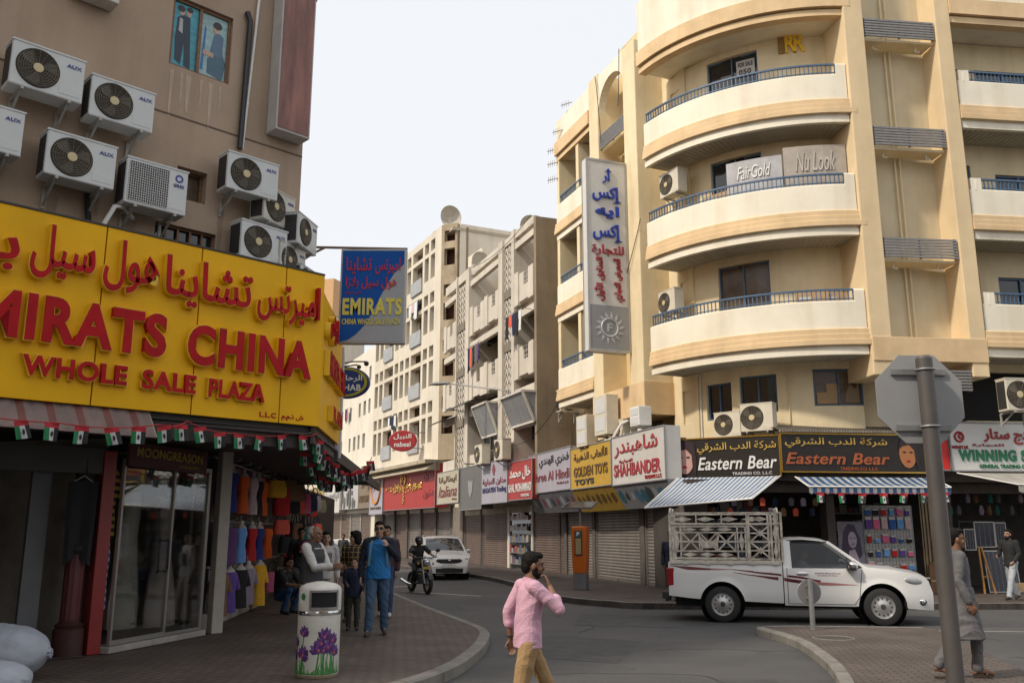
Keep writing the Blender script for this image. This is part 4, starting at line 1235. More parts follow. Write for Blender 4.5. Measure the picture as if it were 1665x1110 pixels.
a = MB(); a.box(0, 2.0, 0, .05, 0, .36); a.build('board', M('maroon', (.085, .014, .02), .5, var=.2), bn)
a = MB(); a.text('MOONGREASON', .15, 1.85, .15, .29, -.001, .01, bold=.02); a.text('FASHION', 1.2, 1.75, .05, .1, -.001, .01); a.build('lettering', M('dull_yellow', (.42, .3, .05), .5), bn)
# garments shown behind the glass
def striped(nm, c1, c2, n):
    m = M(nm, c1, .85); t = m.node_tree; b = t.nodes['Principled BSDF']
    tc = t.nodes.new('ShaderNodeTexCoord'); sx = t.nodes.new('ShaderNodeSeparateXYZ'); t.links.new(tc.outputs['Object'], sx.inputs[0])
    mu = t.nodes.new('ShaderNodeMath'); mu.operation = 'MULTIPLY'; mu.inputs[1].default_value = n; t.links.new(sx.outputs['Z'], mu.inputs[0])
    fr = t.nodes.new('ShaderNodeMath'); fr.operation = 'FRACT'; t.links.new(mu.outputs[0], fr.inputs[0])
    gt = t.nodes.new('ShaderNodeMath'); gt.operation = 'GREATER_THAN'; gt.inputs[1].default_value = .5; t.links.new(fr.outputs[0], gt.inputs[0])
    mx = t.nodes.new('ShaderNodeMix'); mx.data_type = 'RGBA'; mx.inputs['A'].default_value = c1 + (1,); mx.inputs['B'].default_value = c2 + (1,); t.links.new(gt.outputs[0], mx.inputs['Factor'])
    t.links.new(mx.outputs['Result'], b.inputs['Base Color']); return m
st_y = striped('yellow_black_stripes', (.42, .27, .04), (.02, .018, .015), 9)
st_b = striped('blue_white_stripes', (.6, .62, .65), (.03, .08, .34), 9)
def dress(name, label, F, x, y, z, h, rs, mat, group=None, neck=True, rz=0., mann=None, cat='garment', arms=False):
    """a garment on a headless bust: rs = half widths from hem to shoulder"""
    o = fthing(name, label, cat, F, x, y, z, group)
    o.rotation_euler.z += rz
    n = len(rs)
    rings = []
    for i, r in enumerate(rs):
        zz = h * i / (n - 1)
        rings.append([(r * cos(t) * (1 + .05 * sin(6 * t + i)), r * .62 * sin(t) * (1 + .06 * cos(5 * t)), zz) for t in [2 * pi * k / 20 for k in range(20)]])
    a = MB(); a.loft(rings)
    if arms:
        for sgn in (-1, 1): a.tube([(sgn * rs[-1] * .9, 0, h * .97), (sgn * rs[-1] * 1.35, 0, h * .75), (sgn * rs[-1] * 1.45, -.02, h * .55)], [.05, .055, .06], 8)
    a.build('garment', mat, o)
    a = MB(); top = rs[-1]
    if mann:
        a.loft([[(top * f * cos(t), top * .6 * f * sin(t), h - .01 + dz) for t in [2 * pi * k / 16 for k in range(16)]] for f, dz in ((.98, 0), (.8, .05), (.42, .085), (.36, .15), (.3, .16))])
        a.build('bust', mann, o)
    a = MB(); a.tube([(0, .02, h + .1), (0, .03, h + .24), (0, .12, h + .26)], .008, 6); a.build('hook', steel, o)
    return o
skinm = M('bust_white', (.46, .43, .40), .5, var=.08)
dress('striped_dress', 'black and yellow striped top behind the shop glass', FD, .32, .45, 1.75, .95, (.19, .18, .17, .18, .2, .17), st_y, 'garments behind the shop glass', arms=True)
dress('striped_dress', 'blue and white striped dress low behind the shop glass', FD, .25, .4, .72, .95, (.15, .15, .14, .15, .16, .13), st_b, 'garments behind the shop glass')
dress('long_dress', 'long cream dress in the middle behind the shop glass', FD, .85, .42, .4, 2.0, (.3, .3, .26, .22, .18, .2, .18), M('dress_cream', (.72, .69, .6), .8, var=.2, scale=6), 'garments behind the shop glass')
dress('long_dress', 'long pale pink dress at the right behind the shop glass', FD, 1.75, .42, .35, 2.0, (.36, .33, .28, .2, .17, .2, .18), M('dress_pink', (.72, .62, .58), .8, var=.2, scale=6), 'garments behind the shop glass')
FC_ = frame((-4.98, 15.8), radians(95.7))
a = MB(frame((-5.0, 15.66), radians(44))); a.box(-.1, .1, -.1, .1, .15, 3.17); pl(a, 'corner_post', M('post_white', (.42, .38, .33), .7, var=.15, streak=.35), bevel=.01)
a = MB(FC_); a.box(-.1, 14, .5, .65, .15, 3.2); pl(a, 'display_wall', M('display_brown', (.06, .045, .036), .8, var=.3))
a = MB(FC_); a.box(-.05, 6.0, .28, .499, .152, .42); pl(a, 'display_step', M('step_white', (.3, .28, .25), .75, var=.25, bump=.2), bevel=.01)
for z, nm in ((3.1, 'top'), (2.0, 'middle'), (1.2, 'lowest')):
    o = fthing('display_rail', nm + ' chrome rail of the clothes display on the left arcade wall', 'display rail', FC_, .1, .42, z)
    a = MB(); a.tube([(0, -.15, 0), (8, -.15, 0)], .018, 8); a.build('rail', al, o)
    for k in range(8):
        a = MB(); a.tube([(.1 + 1.05 * k, .07, 0), (.1 + 1.05 * k, -.36, .03), (.1 + 1.05 * k, -.38, .07)], .012, 6); a.build('peg', al, o)
BU_ = (.15, .155, .14, .11, .125, .155, .13)
BW_ = (.2, .2, .19, .17, .19, .2, .16)
rows = [
 (2.16, .72, [(.3, 'orange', 'leftmost orange top of the top row, half behind the white post', 0), (1.03, 'royal', 'dark blue camisole second in the top row of busts', 1), (2.14, 'orange', 'orange camisole in the middle of the top row of busts', 1), (3.13, 'pinkwhite', 'pale pink fitted top in the top row of busts', 1), (3.78, 'black', 'black top squeezed between pale pink and orange in the top row', 1), (4.39, 'orange', 'slim orange top at the right end of the top row', 0)]),
 (1.22, .66, [(.46, 'teal', 'dark green top half behind the white post in the middle row', 0), (1.1, 'purple', 'dark purple high necked top in the middle row of busts', 0), (2.2, 'skyblue', 'light blue camisole in the middle row of busts', 1), (3.32, 'red', 'red camisole in the middle row of busts', 1), (4.2, 'royal', 'blue camisole right of the red one in the middle row', 1), (5.33, 'orange', 'orange piece at the right end of the middle row', 0)]),
 (.36, .72, [(.53, 'brown', 'brown garment half behind the white post in the bottom row', 0), (1.27, 'violet', 'violet blouse in the bottom row of busts', 1), (2.32, 'black', 'black top in the bottom row of busts', 1), (3.17, 'print', 'grey patterned tunic in the bottom row of busts', 1), (4.48, 'yellow', 'long yellow tunic in the bottom row of busts', 1)])]
for z, h, items in rows:
    for k, (x, c, lab, m) in enumerate(items):
        wide = z < 1 or c == 'purple'
        zz, hh = (z, h) if c != 'yellow' else (z - .12, h + .14)
        dress('dressed_bust', lab, FC_, x, .14, zz, hh, BW_ if wide else BU_, FAB[c], 'tops on busts along the arcade wall', mann=skinm if m else None, rz=radians(-30), arms=wide and c != 'purple')
gn = ['navy', 'brown', 'grey', 'coral', 'black', 'olive', 'purple', 'red', 'print', 'teal']
for k in range(24):
    row = k % 3; x = .65 + .62 * (k // 3); c = gn[(k * 3 + row) % 10]
    o = fthing('hanging_garment', '%s garment hanging flat behind the %s row of busts, place %d going away' % (c, ('top', 'middle', 'bottom')[row], k // 3 + 1), 'garment', FC_, x, .36, (3.05, 1.97, 1.17)[row], 'flat garments behind the busts'); o.rotation_euler.z -= .25
    a = MB(); cloth(a, 0, .42, 0, .78, 0, seed=70 + k, wav=.05); a.build('cloth', FAB[c], o)
    a = MB(); a.tube([(.08, 0, -.01), (.21, 0, .06), (.34, 0, -.01)], .008, 5); a.build('hanger', steel, o)
def bag(label, F, x, y, z, w_, h_, c):
    o = fthing('handbag', label, 'bag', F, x, y, z, 'bags hanging along the arcade wall'); o.rotation_euler.z -= .7
    a = MB(); a.loft([[(w_ / 2 * f * (1 if abs(cos(t)) < .01 else math.copysign(abs(cos(t)) ** .6, cos(t))), w_ * .22 * f * sin(t), zz) for t in [2 * pi * k / 16 for k in range(16)]] for f, zz in ((.85, 0), (1, .05), (.97, h_ * .6), (.8, h_))]); a.build('pouch', FAB[c], o)
    a = MB(); a.tube([(w_ * .3 * cos(t), 0, h_ + h_ * .55 * sin(t)) for t in strips(0, pi, 10)], .014, 6); a.build('strap', FAB['black'], o)
for k, (x, z, w_, h_, c, lab) in enumerate(((5.56, 2.6, .5, .4, 'yellow', 'dull yellow round bag at the end of the top rail'), (6.6, 1.75, .45, .35, 'coral', 'red bag below the yellow one'), (6.4, 2.2, .45, .65, 'red', 'long red piece hanging high beside the bags'), (5.72, .45, .45, .45, 'pink', 'pink bag at the bottom of the arcade display'), (7.1, .4, .55, .55, 'olive', 'beige shoulder bag at the bottom of the arcade display'), (8.4, .2, .4, .6, 'blue', 'bright blue bag nearest the squatting person'), (7.6, 1.3, .45, .4, 'black', 'black bag on the middle rail of the arcade display'), (8.6, 1.4, .45, .45, 'red', 'dark red bag deep in the arcade display'), (7.2, 2.6, .6, .5, 'brown', 'brown bag high in the arcade display'), (9.3, 1.1, .5, .5, 'coral', 'coral bag deepest in the arcade display'), (8.2, 2.6, .7, .45, 'brown', 'brown basket under the arcade ceiling'))):
    bag(lab, FC_, x, .05, z, w_, h_, c)
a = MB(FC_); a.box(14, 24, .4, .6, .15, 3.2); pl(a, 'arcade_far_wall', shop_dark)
rr_ = random.Random(21)
cn_ = ['black', 'brown', 'red', 'coral', 'navy', 'olive', 'purple', 'teal', 'grey', 'pink', 'print']
for k in range(30):
    c = cn_[k % 11]; x = 8.2 + .19 * k; z = (2.35, 1.5, .75)[k % 3] + rr_.uniform(-.1, .1)
    bag('%s bag deep in the arcade display, %s row, place %d going away' % (c, ('top', 'middle', 'bottom')[k % 3], k // 3 + 1), FC_, x, .05 - .15 * (k % 2), z, rr_.uniform(.3, .55), rr_.uniform(.3, .6), c)
# --- signs on the street side of the brown building
EB = thing('hanging_sign', 'blue and grey hanging sign reading EMIRATS on a bracket off the brown building', 'hanging sign', (-2.86, 14.3, 4.82), 0)
a = MB(); a.box(0, 1.1, 0, .12, 0, 1.62); a.build('case', al, EB, bevel=.01)
a = MB(); a.box(.03, 1.07, -.006, 0, .03, 1.59); a.build('grey_face', M('sign_grey', (.36, .38, .40), .5, var=.06, spec=.2), EB)
a = MB(); a.prism([(.03, .03), (.16, .06), (.3, .16), (.45, .33), (.6, .62), (.75, .95), (.9, 1.2), (1.06, 1.36), (1.06, 1.59), (.03, 1.59)], -.01, -.007, 'xz'); a.build('blue_field', M('sign_blue', (.008, .085, .36), .5, var=.08, spec=.15), EB)
a = MB(); a.text('EMIRATS', .06, 1.04, .48, .77, -.011, .006, bold=.04); a.text('CHINA WHOLE SALE PLAZA', .06, 1.02, .32, .42, -.011, .006, bold=.02); a.build('yellow_lettering', M('sign_yellow', (.72, .62, .12), .5, spec=.2), EB)
a = MB(); a.text('اميرتس', .58, 1.0, 1.18, 1.46, -.011, .006, bold=.01, arabic=True); a.text('تشاينا', .1, .52, 1.18, 1.48, -.011, .006, bold=.01, arabic=True); a.text('هول سيل بلازا', .1, .95, .92, 1.14, -.011, .006, bold=.01, arabic=True); a.text('ش.ذ.م.م', .1, .35, .82, .9, -.011, .006, arabic=True); a.build('red_lettering', M('sign_red', (.55, .04, .07), .5, spec=.2), EB)
a = MB(); a.tube([(-.9, .06, 1.68), (1.1, .06, 1.64)], .022, 6); a.tube([(-.9, .06, 1.35), (-.3, .06, 1.66)], .02, 6); a.build('bracket', M('rusty_bar', (.22, .15, .12), .8, var=.3), EB)
WP = thing('side_sign_box', 'narrow white sign box edge just behind the yellow sign', 'sign box', (-3.16, 15.6, 3.05), radians(12))
a = MB(); a.box(0, .17, 0, 1.6, 0, 2.0); a.build('case', M('white_box', (.58, .58, .58), .5, var=.06), WP, bevel=.015)
a = MB(); a.box(.172, .18, .08, 1.5, .08, 1.9); a.build('face', white, WP)
OV = thing('oval_sign', 'blue oval sign with a yellow ring half hidden by the white sign box', 'oval sign', (-3.1, 16.5, 4.54), 0)
a = MB(); a.lathe([(0, -.05), (.95, -.05), (1.0, 0), (1.0, .06), (0, .06)], 36, axis='y'); a.v = [Vector((p.x * .44, p.y, p.z * .3)) for p in a.v]; a.build('board', M('oval_blue', (.012, .04, .17), .4), OV)
a = MB(); a.lathe([(.78, -.055), (.9, -.055)], 36, axis='y'); a.v = [Vector((p.x * .44, p.y - .002, p.z * .3)) for p in a.v]; a.build('ring', M('oval_yellow', (.45, .38, .02), .4), OV)
a = MB(); a.text('الرحاب', -.2, .3, .0, .14, -.054, .006, bold=.02, arabic=True); a.text('REHAB', -.22, .28, -.16, -.04, -.054, .006, bold=.03); a.build('lettering', white, OV)
a = MB(); a.tube([(-.4, .0, .3), (.1, 0, .4), (.36, -.1, .38)], .014, 6); a.ball((.38, -.12, .34), .05, 8); a.tube([(-.4, 0, .26), (.2, -.05, .33)], .014, 6); a.ball((.24, -.1, .28), .045, 8); a.build('spot_lamps', black, OV)
# ================================================================== shop signs and shopfronts along the right side
FG = frame((4.9, 27.2), atan2(-.966, .257))      # shutter line under the cream building
FGs = frame((3.99, 26.9), atan2(-10.7, 3.23))
F2s = F2 @ Matrix.Translation((0, -.2, 0))
F3s = F3 @ Matrix.Translation((0, -.2, 0))
FX = frame((10.2, 24.9), atan2(.119, .993))
F1r = frame((10.2, 26.0), atan2(.119, .993))
INK = {}
def ink(n, c, **k):
    if n not in INK: INK[n] = M('ink_' + n, c, .45, var=.08, **k)
    return INK[n]
ink('red', (.33, .015, .02)); ink('maroon', (.2, .03, .04)); ink('black', (.02, .018, .016)); ink('white', (.66, .66, .64)); ink('brown', (.1, .05, .012)); ink('green', (.01, .16, .07)); ink('navy', (.03, .03, .12)); ink('grey', (.25, .25, .25)); ink('gold', (.55, .36, .08)); ink('rust', (.38, .1, .035)); ink('orange', (.6, .16, .02))
def sign(name, label, F, x0, x1, z0, z1, y, dep, boardm, texts=(), group='shop signs along the street', skirt=None, cat='shop sign', side=None, extra=None):
    """texts: (string, colour, left, right, bottom, top as fractions, arabic, bold, shear)"""
    w_, h_ = x1 - x0, z1 - z0
    o = fthing(name, label, cat, F, x0, y, z0, group)
    a = MB(); a.box(0, w_, 0, dep, 0, h_); a.build('board', boardm, o, bevel=.006)
    a = MB()
    for p, q in (((0, 0), (w_, 0)), ((0, h_), (w_, h_)), ((0, 0), (0, h_)), ((w_, 0), (w_, h_))):
        a.bar((p[0], -.004, p[1]), (q[0], -.004, q[1]), .035, .035)
    a.build('frame', side or steel, o)
    if skirt:
        zb, yb, sm, art = skirt
        a = MB(); a.add([(0, 0, 0), (w_, 0, 0), (w_, yb, -zb), (0, yb, -zb)], [(0, 1, 2, 3)]); a.add([(w_, 0, 0), (w_, dep, 0), (w_, dep, -zb), (w_, yb, -zb)], [(0, 1, 2, 3)]); a.add([(0, 0, 0), (0, yb, -zb), (0, dep, -zb), (0, dep, 0)], [(0, 1, 2, 3)]); a.add([(0, yb, -zb), (w_, yb, -zb), (w_, dep, -zb), (0, dep, -zb)], [(0, 1, 2, 3)]); s2 = a.build('sloped_panel', sm, o)
        a = MB(); r = random.Random(len(label)); n = Vector((0, -zb, -yb)).normalized() * .006; ms = []
        for k, c in enumerate(art[0]): ms.append(ink(*c) if len(c) > 1 else INK[c[0]])
        for k in range(art[1]):
            cx, s = (k + .7) / (art[1] + .4) * w_, r.uniform(.13, .26)
            pts = [(cx + s * r.uniform(.6, 1.1) * cos(t), .5 + s * 1.1 * sin(t) / zb * r.uniform(.6, 1.1)) for t in strips(0, 2 * pi, 9)[:-1]]
            a.add([tuple(Vector((px, yb * (1 - pz), -zb * (1 - pz))) + n) for px, pz in pts], [tuple(range(len(pts)))], k % len(ms))
        a.build('picture_print', ms, o)
    byc = {}
    for t in texts:
        s, c, l, r, b, tp = t[:6]
        ar, bd, sh = (t[6:] + (False, .02, 0.)[len(t) - 6:])
        a = byc.setdefault(c, MB())
        a.text(s, l * w_, r * w_, b * h_, tp * h_, -.003, .02, bold=bd, shear=sh, arabic=ar)
    for c, a in byc.items(): a.build('lettering', INK[c], o)
    if extra: extra(o, w_, h_)
    return o
board_w = M('board_white', (.55, .53, .50), .5, var=.07, streak=.12)
board_l = M('board_lilac', (.36, .34, .40), .5, var=.07, streak=.12)
board_y = M('board_yellow', (.50, .30, .015), .5, var=.08, streak=.1)
board_k = M('board_black', (.018, .014, .012), .4, var=.2)
board_r = M('board_red', (.36, .025, .02), .5, var=.1, streak=.15)
board_g = M('board_grey', (.12, .115, .11), .5, var=.12)
board_b = M('board_beige', (.42, .38, .29), .5, var=.1, streak=.15)
art_t = ([('teal_art', (.03, .12, .16)), ('dark_art', (.04, .05, .06)), ('pale_art', (.3, .32, .36)), ('blue_art', (.06, .15, .25))], 9)
sign('shop_sign', 'white shop sign reading SHAHBANDER with a picture panel sloping below', FGs, -2.5, 1.36, 3.28, 4.82, 0, .5, board_w, [('شاهبندر', 'red', .06, .88, .55, .92, True, .014), ('التجارية', 'red', .15, .42, .43, .5, True), ('SHAHBANDER', 'red', .05, .92, .16, .42, False, .022), ('TRADING L.L.C', 'red', .64, .93, .05, .12, False, .02)], skirt=(.75, .45, M('skirt_grey', (.2, .21, .23), .5, var=.15), art_t))
def logo_disc(o, w_, h_):
    a = MB(); a.lathe([(0, -.02), (.3, -.02), (.31, 0)], 24, (.14 * w_, 0, .72 * h_), axis='y'); a.build('emblem', ink('eblue', (.05, .13, .28)), o)
    a = MB(); a.lathe([(.0, -.026), (.16, -.026)], 18, (.15 * w_, 0, .7 * h_), axis='y'); a.prism(ell(.1 * w_, .78 * h_, .12, .08), -.03, -.026, 'xz'); a.build('emblem_mark', INK['maroon'], o)
sign('shop_sign', 'yellow shop sign reading GOLDEN TOYS between two pale signs', FGs, -6.3, -2.52, 3.32, 4.78, -.02, .85, board_y, [('الألعاب الذهبية', 'brown', .1, .92, .63, .9, True, .008), ('GOLDEN TOYS', 'brown', .1, .92, .28, .52, False, .02), ('TOYS', 'black', .12, .6, .08, .22, False, .05)], skirt=(.8, .45, M('skirt_yellow', (.3, .19, .02), .5, var=.15), ([('brown',)], 8)))
sign('shop_sign', 'pale lilac shop sign reading Fakhree Al Hindi with a round emblem', FGs, -11.5, -6.32, 3.36, 4.92, 0, .85, board_l, [('فخري الهندي', 'black', .3, .96, .6, .88, True, .008), ('Fakhree Al Hindi', 'maroon', .03, .97, .27, .5, False, .012), ('Tr.Co.L.L.C', 'maroon', .7, .95, .15, .2)], skirt=(.8, .45, M('skirt_dark', (.14, .14, .16), .5, var=.2), ([('pale_art',), ('dark_art',), ('maroon',)], 9)), extra=logo_disc)
sign('shop_sign', 'red shop sign with white lettering reading KHAL MOHAMMAD', F2s, -3.05, -.2, 3.15, 4.78, 0, .6, board_r, [('خال محمد', 'white', .08, .95, .5, .85, True, .02), ('KHAL MOHAMMAD', 'white', .03, .97, .2, .42, False, .02), ('TRADING', 'white', .55, .9, .07, .14)])
def crown(o, w_, h_):
    a = MB(); a.prism([(.48 * w_, .66 * h_), (.44 * w_, .8 * h_), (.5 * w_, .94 * h_), (.56 * w_, .8 * h_), (.52 * w_, .66 * h_)], -.02, -.004, 'xz'); a.build('emblem', INK['maroon'], o)
sign('shop_sign', 'grey lilac shop sign reading MADAYEN Trading beside the red sign', F2s, -6.7, -3.1, 3.1, 5.0, -.02, .6, board_l, [('مداين التجارية', 'maroon', .06, .95, .42, .6, True, .01), ('MADAYEN Trading', 'navy', .06, .96, .22, .38, False, .02)], extra=crown)
def eagle(o, w_, h_):
    a = MB(); a.prism([(.5 * w_, .25 * h_), (.42 * w_, .4 * h_), (.38 * w_, .7 * h_), (.46 * w_, .62 * h_), (.5 * w_, .7 * h_), (.54 * w_, .62 * h_), (.62 * w_, .7 * h_), (.58 * w_, .4 * h_)], -.02, -.004, 'xz'); a.build('emblem', INK['grey'], o)
sign('shop_sign', 'dark grey shop sign with a pale emblem and no bright lettering', F2s, -10.2, -6.75, 2.9, 5.0, 0, .6, board_g, [], extra=eagle)
sign('shop_sign', 'beige shop sign with the red script word Italiana', F2s, -14.4, -10.3, 3.3, 5.0, -.05, .6, board_b, [('ايطاليانا', 'brown', .1, .9, .62, .85, True), ('Italiana', 'maroon', .08, .92, .2, .55, False, .0, .35), ('Trading', 'maroon', .7, .92, .08, .15)])
gold_m = M('gold_relief', (.72, .45, .10), .22, metal=.9, var=.15)
def emblem_gold(o, w_, h_):
    a = MB(); r = random.Random(5)
    for k in range(90):
        t = r.uniform(-1, 1); u = r.gauss(0, 1)
        x = w_ * .42 + t * w_ * .36; z = h_ * .52 + u * h_ * .07 * (1.3 - abs(t))
        a.ball((x, -.03, z), (r.uniform(.05, .14), .03, r.uniform(.05, .12)), 6)
    a.ring((w_ * .42, -.03, h_ * .72), h_ * .17, .05, 20, 6)
    for k in range(8): a.ball((w_ * .42 + .1 * (k % 2), -.03, h_ * (.15 + .05 * k)), (.13, .03, .1), 6)
    a.build('gold_emblem', gold_m, o)
sign('shop_sign', 'wide bright red shop sign with sparkling gold relief lettering and emblem', F3s, -9.3, .3, 3.2, 5.75, -.05, .8, board_r, [('دخون', 'maroon', .8, .97, .6, .85, True, .02), ('دخون', 'maroon', .8, .97, .2, .4, True, .02)], extra=emblem_gold)
def lgo(o, w_, h_):
    a = MB(); a.ring((w_ * .5, -.03, h_ * .56), w_ * .33, .09, 24, 6); a.build('ring', ink('swirl', (.5, .2, .02)), o)
sign('shop_sign', 'tall pale sign with an orange swirl ring left of the wide red sign', F3s, -12.4, -9.35, 3.0, 6.05, -.1, .5, board_l, [('لمار', 'maroon', .3, .7, .5, .66, True), ('PERFUMES', 'brown', .1, .9, .1, .16)], extra=lgo)
sign('shop_sign', 'brown shop sign with faint lettering between the swirl ring sign and the flowered sign', F3s, -15.5, -12.45, 3.5, 6.0, 0, .5, M('board_brown', (.2, .15, .1), .5, var=.12), [('عطور', 'brown', .2, .9, .55, .8, True), ('PERFUME', 'brown', .1, .9, .15, .35)])
def florals(o, w_, h_):
    a = MB(); r = random.Random(9)
    for k in range(26): a.prism(ell(r.uniform(.08, .92) * w_, r.uniform(.1, .9) * h_, r.uniform(.1, .32), r.uniform(.15, .5), 9), -.02 - .002 * k, -.019 - .002 * k, 'xz')
    a.build('flower_pattern', board_g, o)
sign('shop_sign', 'black and silver flowered shop sign in the far row', F3s, -20.6, -15.55, 3.5, 6.05, 0, .5, M('board_silver', (.42, .41, .42), .3, var=.1), [], extra=florals)
sign('shop_sign', 'pale shop sign with silver relief lettering in the far row', F3s, -25.6, -20.65, 3.3, 5.8, 0, .5, board_w, [('الياسمين', 'grey', .05, .95, .35, .75, True, .03)])
sign('shop_sign', 'gold shop sign at the far end of the row', F3s, -30.8, -25.65, 3.35, 5.5, 0, .5, M('board_gold', (.33, .24, .1), .4, var=.2), [('العود', 'gold', .1, .9, .2, .8, True, .04)])
OW = sign('shop_sign', 'curved white fascia at the very end of the street with dark letters', F3s, -35.5, -30.9, 3.2, 4.5, -.3, .8, board_w, [('Oud', 'brown', .5, .85, .2, .55, False, .04)])
# ground floors: shutters, piers, grilles
shut_m = M('shutter_grey', (.21, .185, .165), .5, metal=.3, var=.15, scale=2, streak=.35)
shut_b = M('shutter_brown', (.15, .105, .085), .55, metal=.2, var=.15, scale=2, streak=.3)
pier_m = M('pier_dark', (.1, .085, .075), .8, var=.25, streak=.3)
def shutter(base, F, x0, x1, z1, m=shut_m, y=.06):
    a = MB(F); a.corrug(x0 + .06, x1 - .06, .2, z1, y, .1, .022); a.box(x0 + .06, x1 - .06, y - .03, y + .02, .155, .22)
    s = a.build('roller_shutter', m, base, world=True)
    a = MB(F); a.box(x0, x0 + .06, y - .06, y + .05, .15, z1); a.box(x1 - .06, x1, y - .06, y + .05, .15, z1); sub(a, 'guide_rail', steel, s, base)
    a = MB(F); a.box((x0 + x1) / 2 - .06, (x0 + x1) / 2 + .06, y - .05, y - .032, .17, .22); sub(a, 'padlock', chrome, s, base)
def piers(base, F, spans, z1, y0=-.05, y1=.3, m=pier_m):
    for x0, x1 in spans:
        a = MB(F); a.box(x0, x1, y0, y1, .15, z1); a.build('pier', m, base, world=True, bevel=.01)
piers(BEIGE, FG, [(-2.72, -2.32), (-7.25, -6.92), (-11.35, -11.12), (.95, 1.2)], 3.15)
for x0, x1 in ((-2.32, .95), (-6.92, -2.72), (-11.12, -7.25)): shutter(BEIGE, FG, x0, x1, 3.3)
a = MB(FG); a.box(-15, .3, -.04, .3, 3.3, 4.6); part(a, 'shop_header', pier_m)
a = MB(FG)
for k in range(30): a.bar((-14.6 + .11 * k, -.01 - .02 * (k % 2), .16), (-14.6 + .11 * k, -.01 - .02 * (k % 2), 3.3), .035, .02)
part(a, 'folding_grille', M('grille_brown', (.07, .06, .052), .5, metal=.4, var=.2))
a = MB(FG); a.box(-15, -11.35, .4, .5, .15, 3.3); part(a, 'shop_back', dark)
F2g = F2 @ Matrix.Translation((0, 1.28, 0))
piers(B2, F2g, [(-7.1, -6.8), (-4.0, -3.8)], 3.0, m=whitew); piers(B2, F2g, [(-11.3, -11.1), (-.3, -.05)], 3.0)
piers(B2, F2g, [(-16.2, -14.2)], 3.2, -.1, 1.5, M('pier_mid', (.2, .17, .14), .8, var=.25, streak=.3)); shutter(B2, F2g, -11.1, -7.1, 3.0, shut_b); shutter(B2, F2g, -14.2, -11.3, 3.0, shut_b); shutter(B2, F2g, -3.8, -.3, 3.0, shut_b)
a = MB(F2g); a.box(-6.8, -4, .02, .06, .2, 2.9); p = p2(a, 'shop_glass', winglass)
SHF = fthing('stocked_shelf', 'lit shelves of boxes in a small open shop beside a white post', 'shelf', F2g, -6.6, -.12, .16)
a = MB()
for k in range(5): a.box(0, 2.4, 0, .12, .2 + .5 * k, .23 + .5 * k)
a.build('shelf', steel, SHF)
a = MB(); r = random.Random(2); ms = [ink('p%d' % k, c) for k, c in enumerate(((.3, .28, .26), (.25, .05, .06), (.08, .1, .18), (.2, .16, .08)))]
for k in range(5):
    x = .05
    while x < 2.2:
        wd = r.uniform(.1, .3); a.box(x, x + wd, .01, .11, .231 + .5 * k, .231 + .5 * k + r.uniform(.15, .36), r.randrange(4)); x += wd + .03
a.build('stock', ms, SHF)
F3g = F3 @ Matrix.Translation((0, 1.0, 0))
piers(B3, F3g, [(-13.2 + 2.6 * k, -12.9 + 2.6 * k) for k in range(6)], 3.3, -.1, .3)
for k in range(5): shutter(B3, F3g, -12.9 + 2.6 * k, -10.6 + 2.6 * k, 3.3, shut_b if k % 2 else shut_m)
FARW = fthing('far_shop_row', 'low row of shops with dark fronts at the far left end of the street', 'shops', F3, -25, 0, 0)
a = MB(F3); a.box(-36, -13.3, .4, 6, .15, 6.0); a.build('wall', creamb, FARW, world=True)
for k in range(8): shutter(FARW, F3 @ Matrix.Translation((0, .34, 0)), -35.5 + 2.7 * k, -33.1 + 2.7 * k, 3.2, shut_b if k % 3 else shut_m)
# red oval sign on the gridded building
o = thing('round_sign', 'round red sign with white lettering on the gridded building', 'round sign', (-6.6, 54, 7.2), radians(-6))
a = MB(); a.lathe([(0, -.12), (.8, -.12), (.86, -.06), (.86, .08), (0, .08)], 36, axis='y'); a.v = [Vector((p.x, p.y, p.z * .74)) for p in a.v]; a.build('board', M('nabeel_red', (.33, .02, .025), .4, var=.08), o)
a = MB(); a.text('النبيل', -.55, .55, .08, .42, -.121, .012, bold=.02, arabic=True); a.text('nabeel', -.5, .5, -.36, -.06, -.121, .012, bold=.02); a.build('lettering', ink('white', (.6, .6, .6)), o)
a = MB(); a.tube([(.5, .1, .5), (1.8, 1.0, .6)], .03, 6); a.tube([(.5, .1, -.4), (1.8, 1.0, -.5)], .03, 6); a.build('bracket', steel, o)
# street lamp arm on the lattice building
o = fthing('street_lamp', 'grey street lamp on a long arm from the lattice building', 'street lamp', F2, -3.4, 0, 7.4)
a = MB(); a.tube([(0, -.02, .0), (0, -.1, .65), (-.3, -.35, .72), (-2.2, -2.3, 1.2)], .035, 8); a.build('arm', steel, o)
a = MB(MB().m @ Matrix.Translation((-2.2, -2.3, 1.2)) @ Matrix.Rotation(radians(225), 4, 'Z')); a.loft([[(x, hw * cos(t), hh * sin(t) * (1 if sin(t) > 0 else .6)) for t in strips(0, 2 * pi, 12)[:-1]] for x, hw, hh in ((-.1, .06, .06), (.2, .14, .1), (.6, .17, .11), (.9, .1, .06))]); a.build('lamp_head', greyp, o)
# the vertical blade sign on the cream building
BL = fthing('blade_sign', 'tall white vertical sign with blue and red arabic lettering and a grey foot panel', 'blade sign', FLW, -.9, -.12, 7.62, None)
BL.rotation_euler.z += radians(90)
WB, HB = 1.5, 6.7
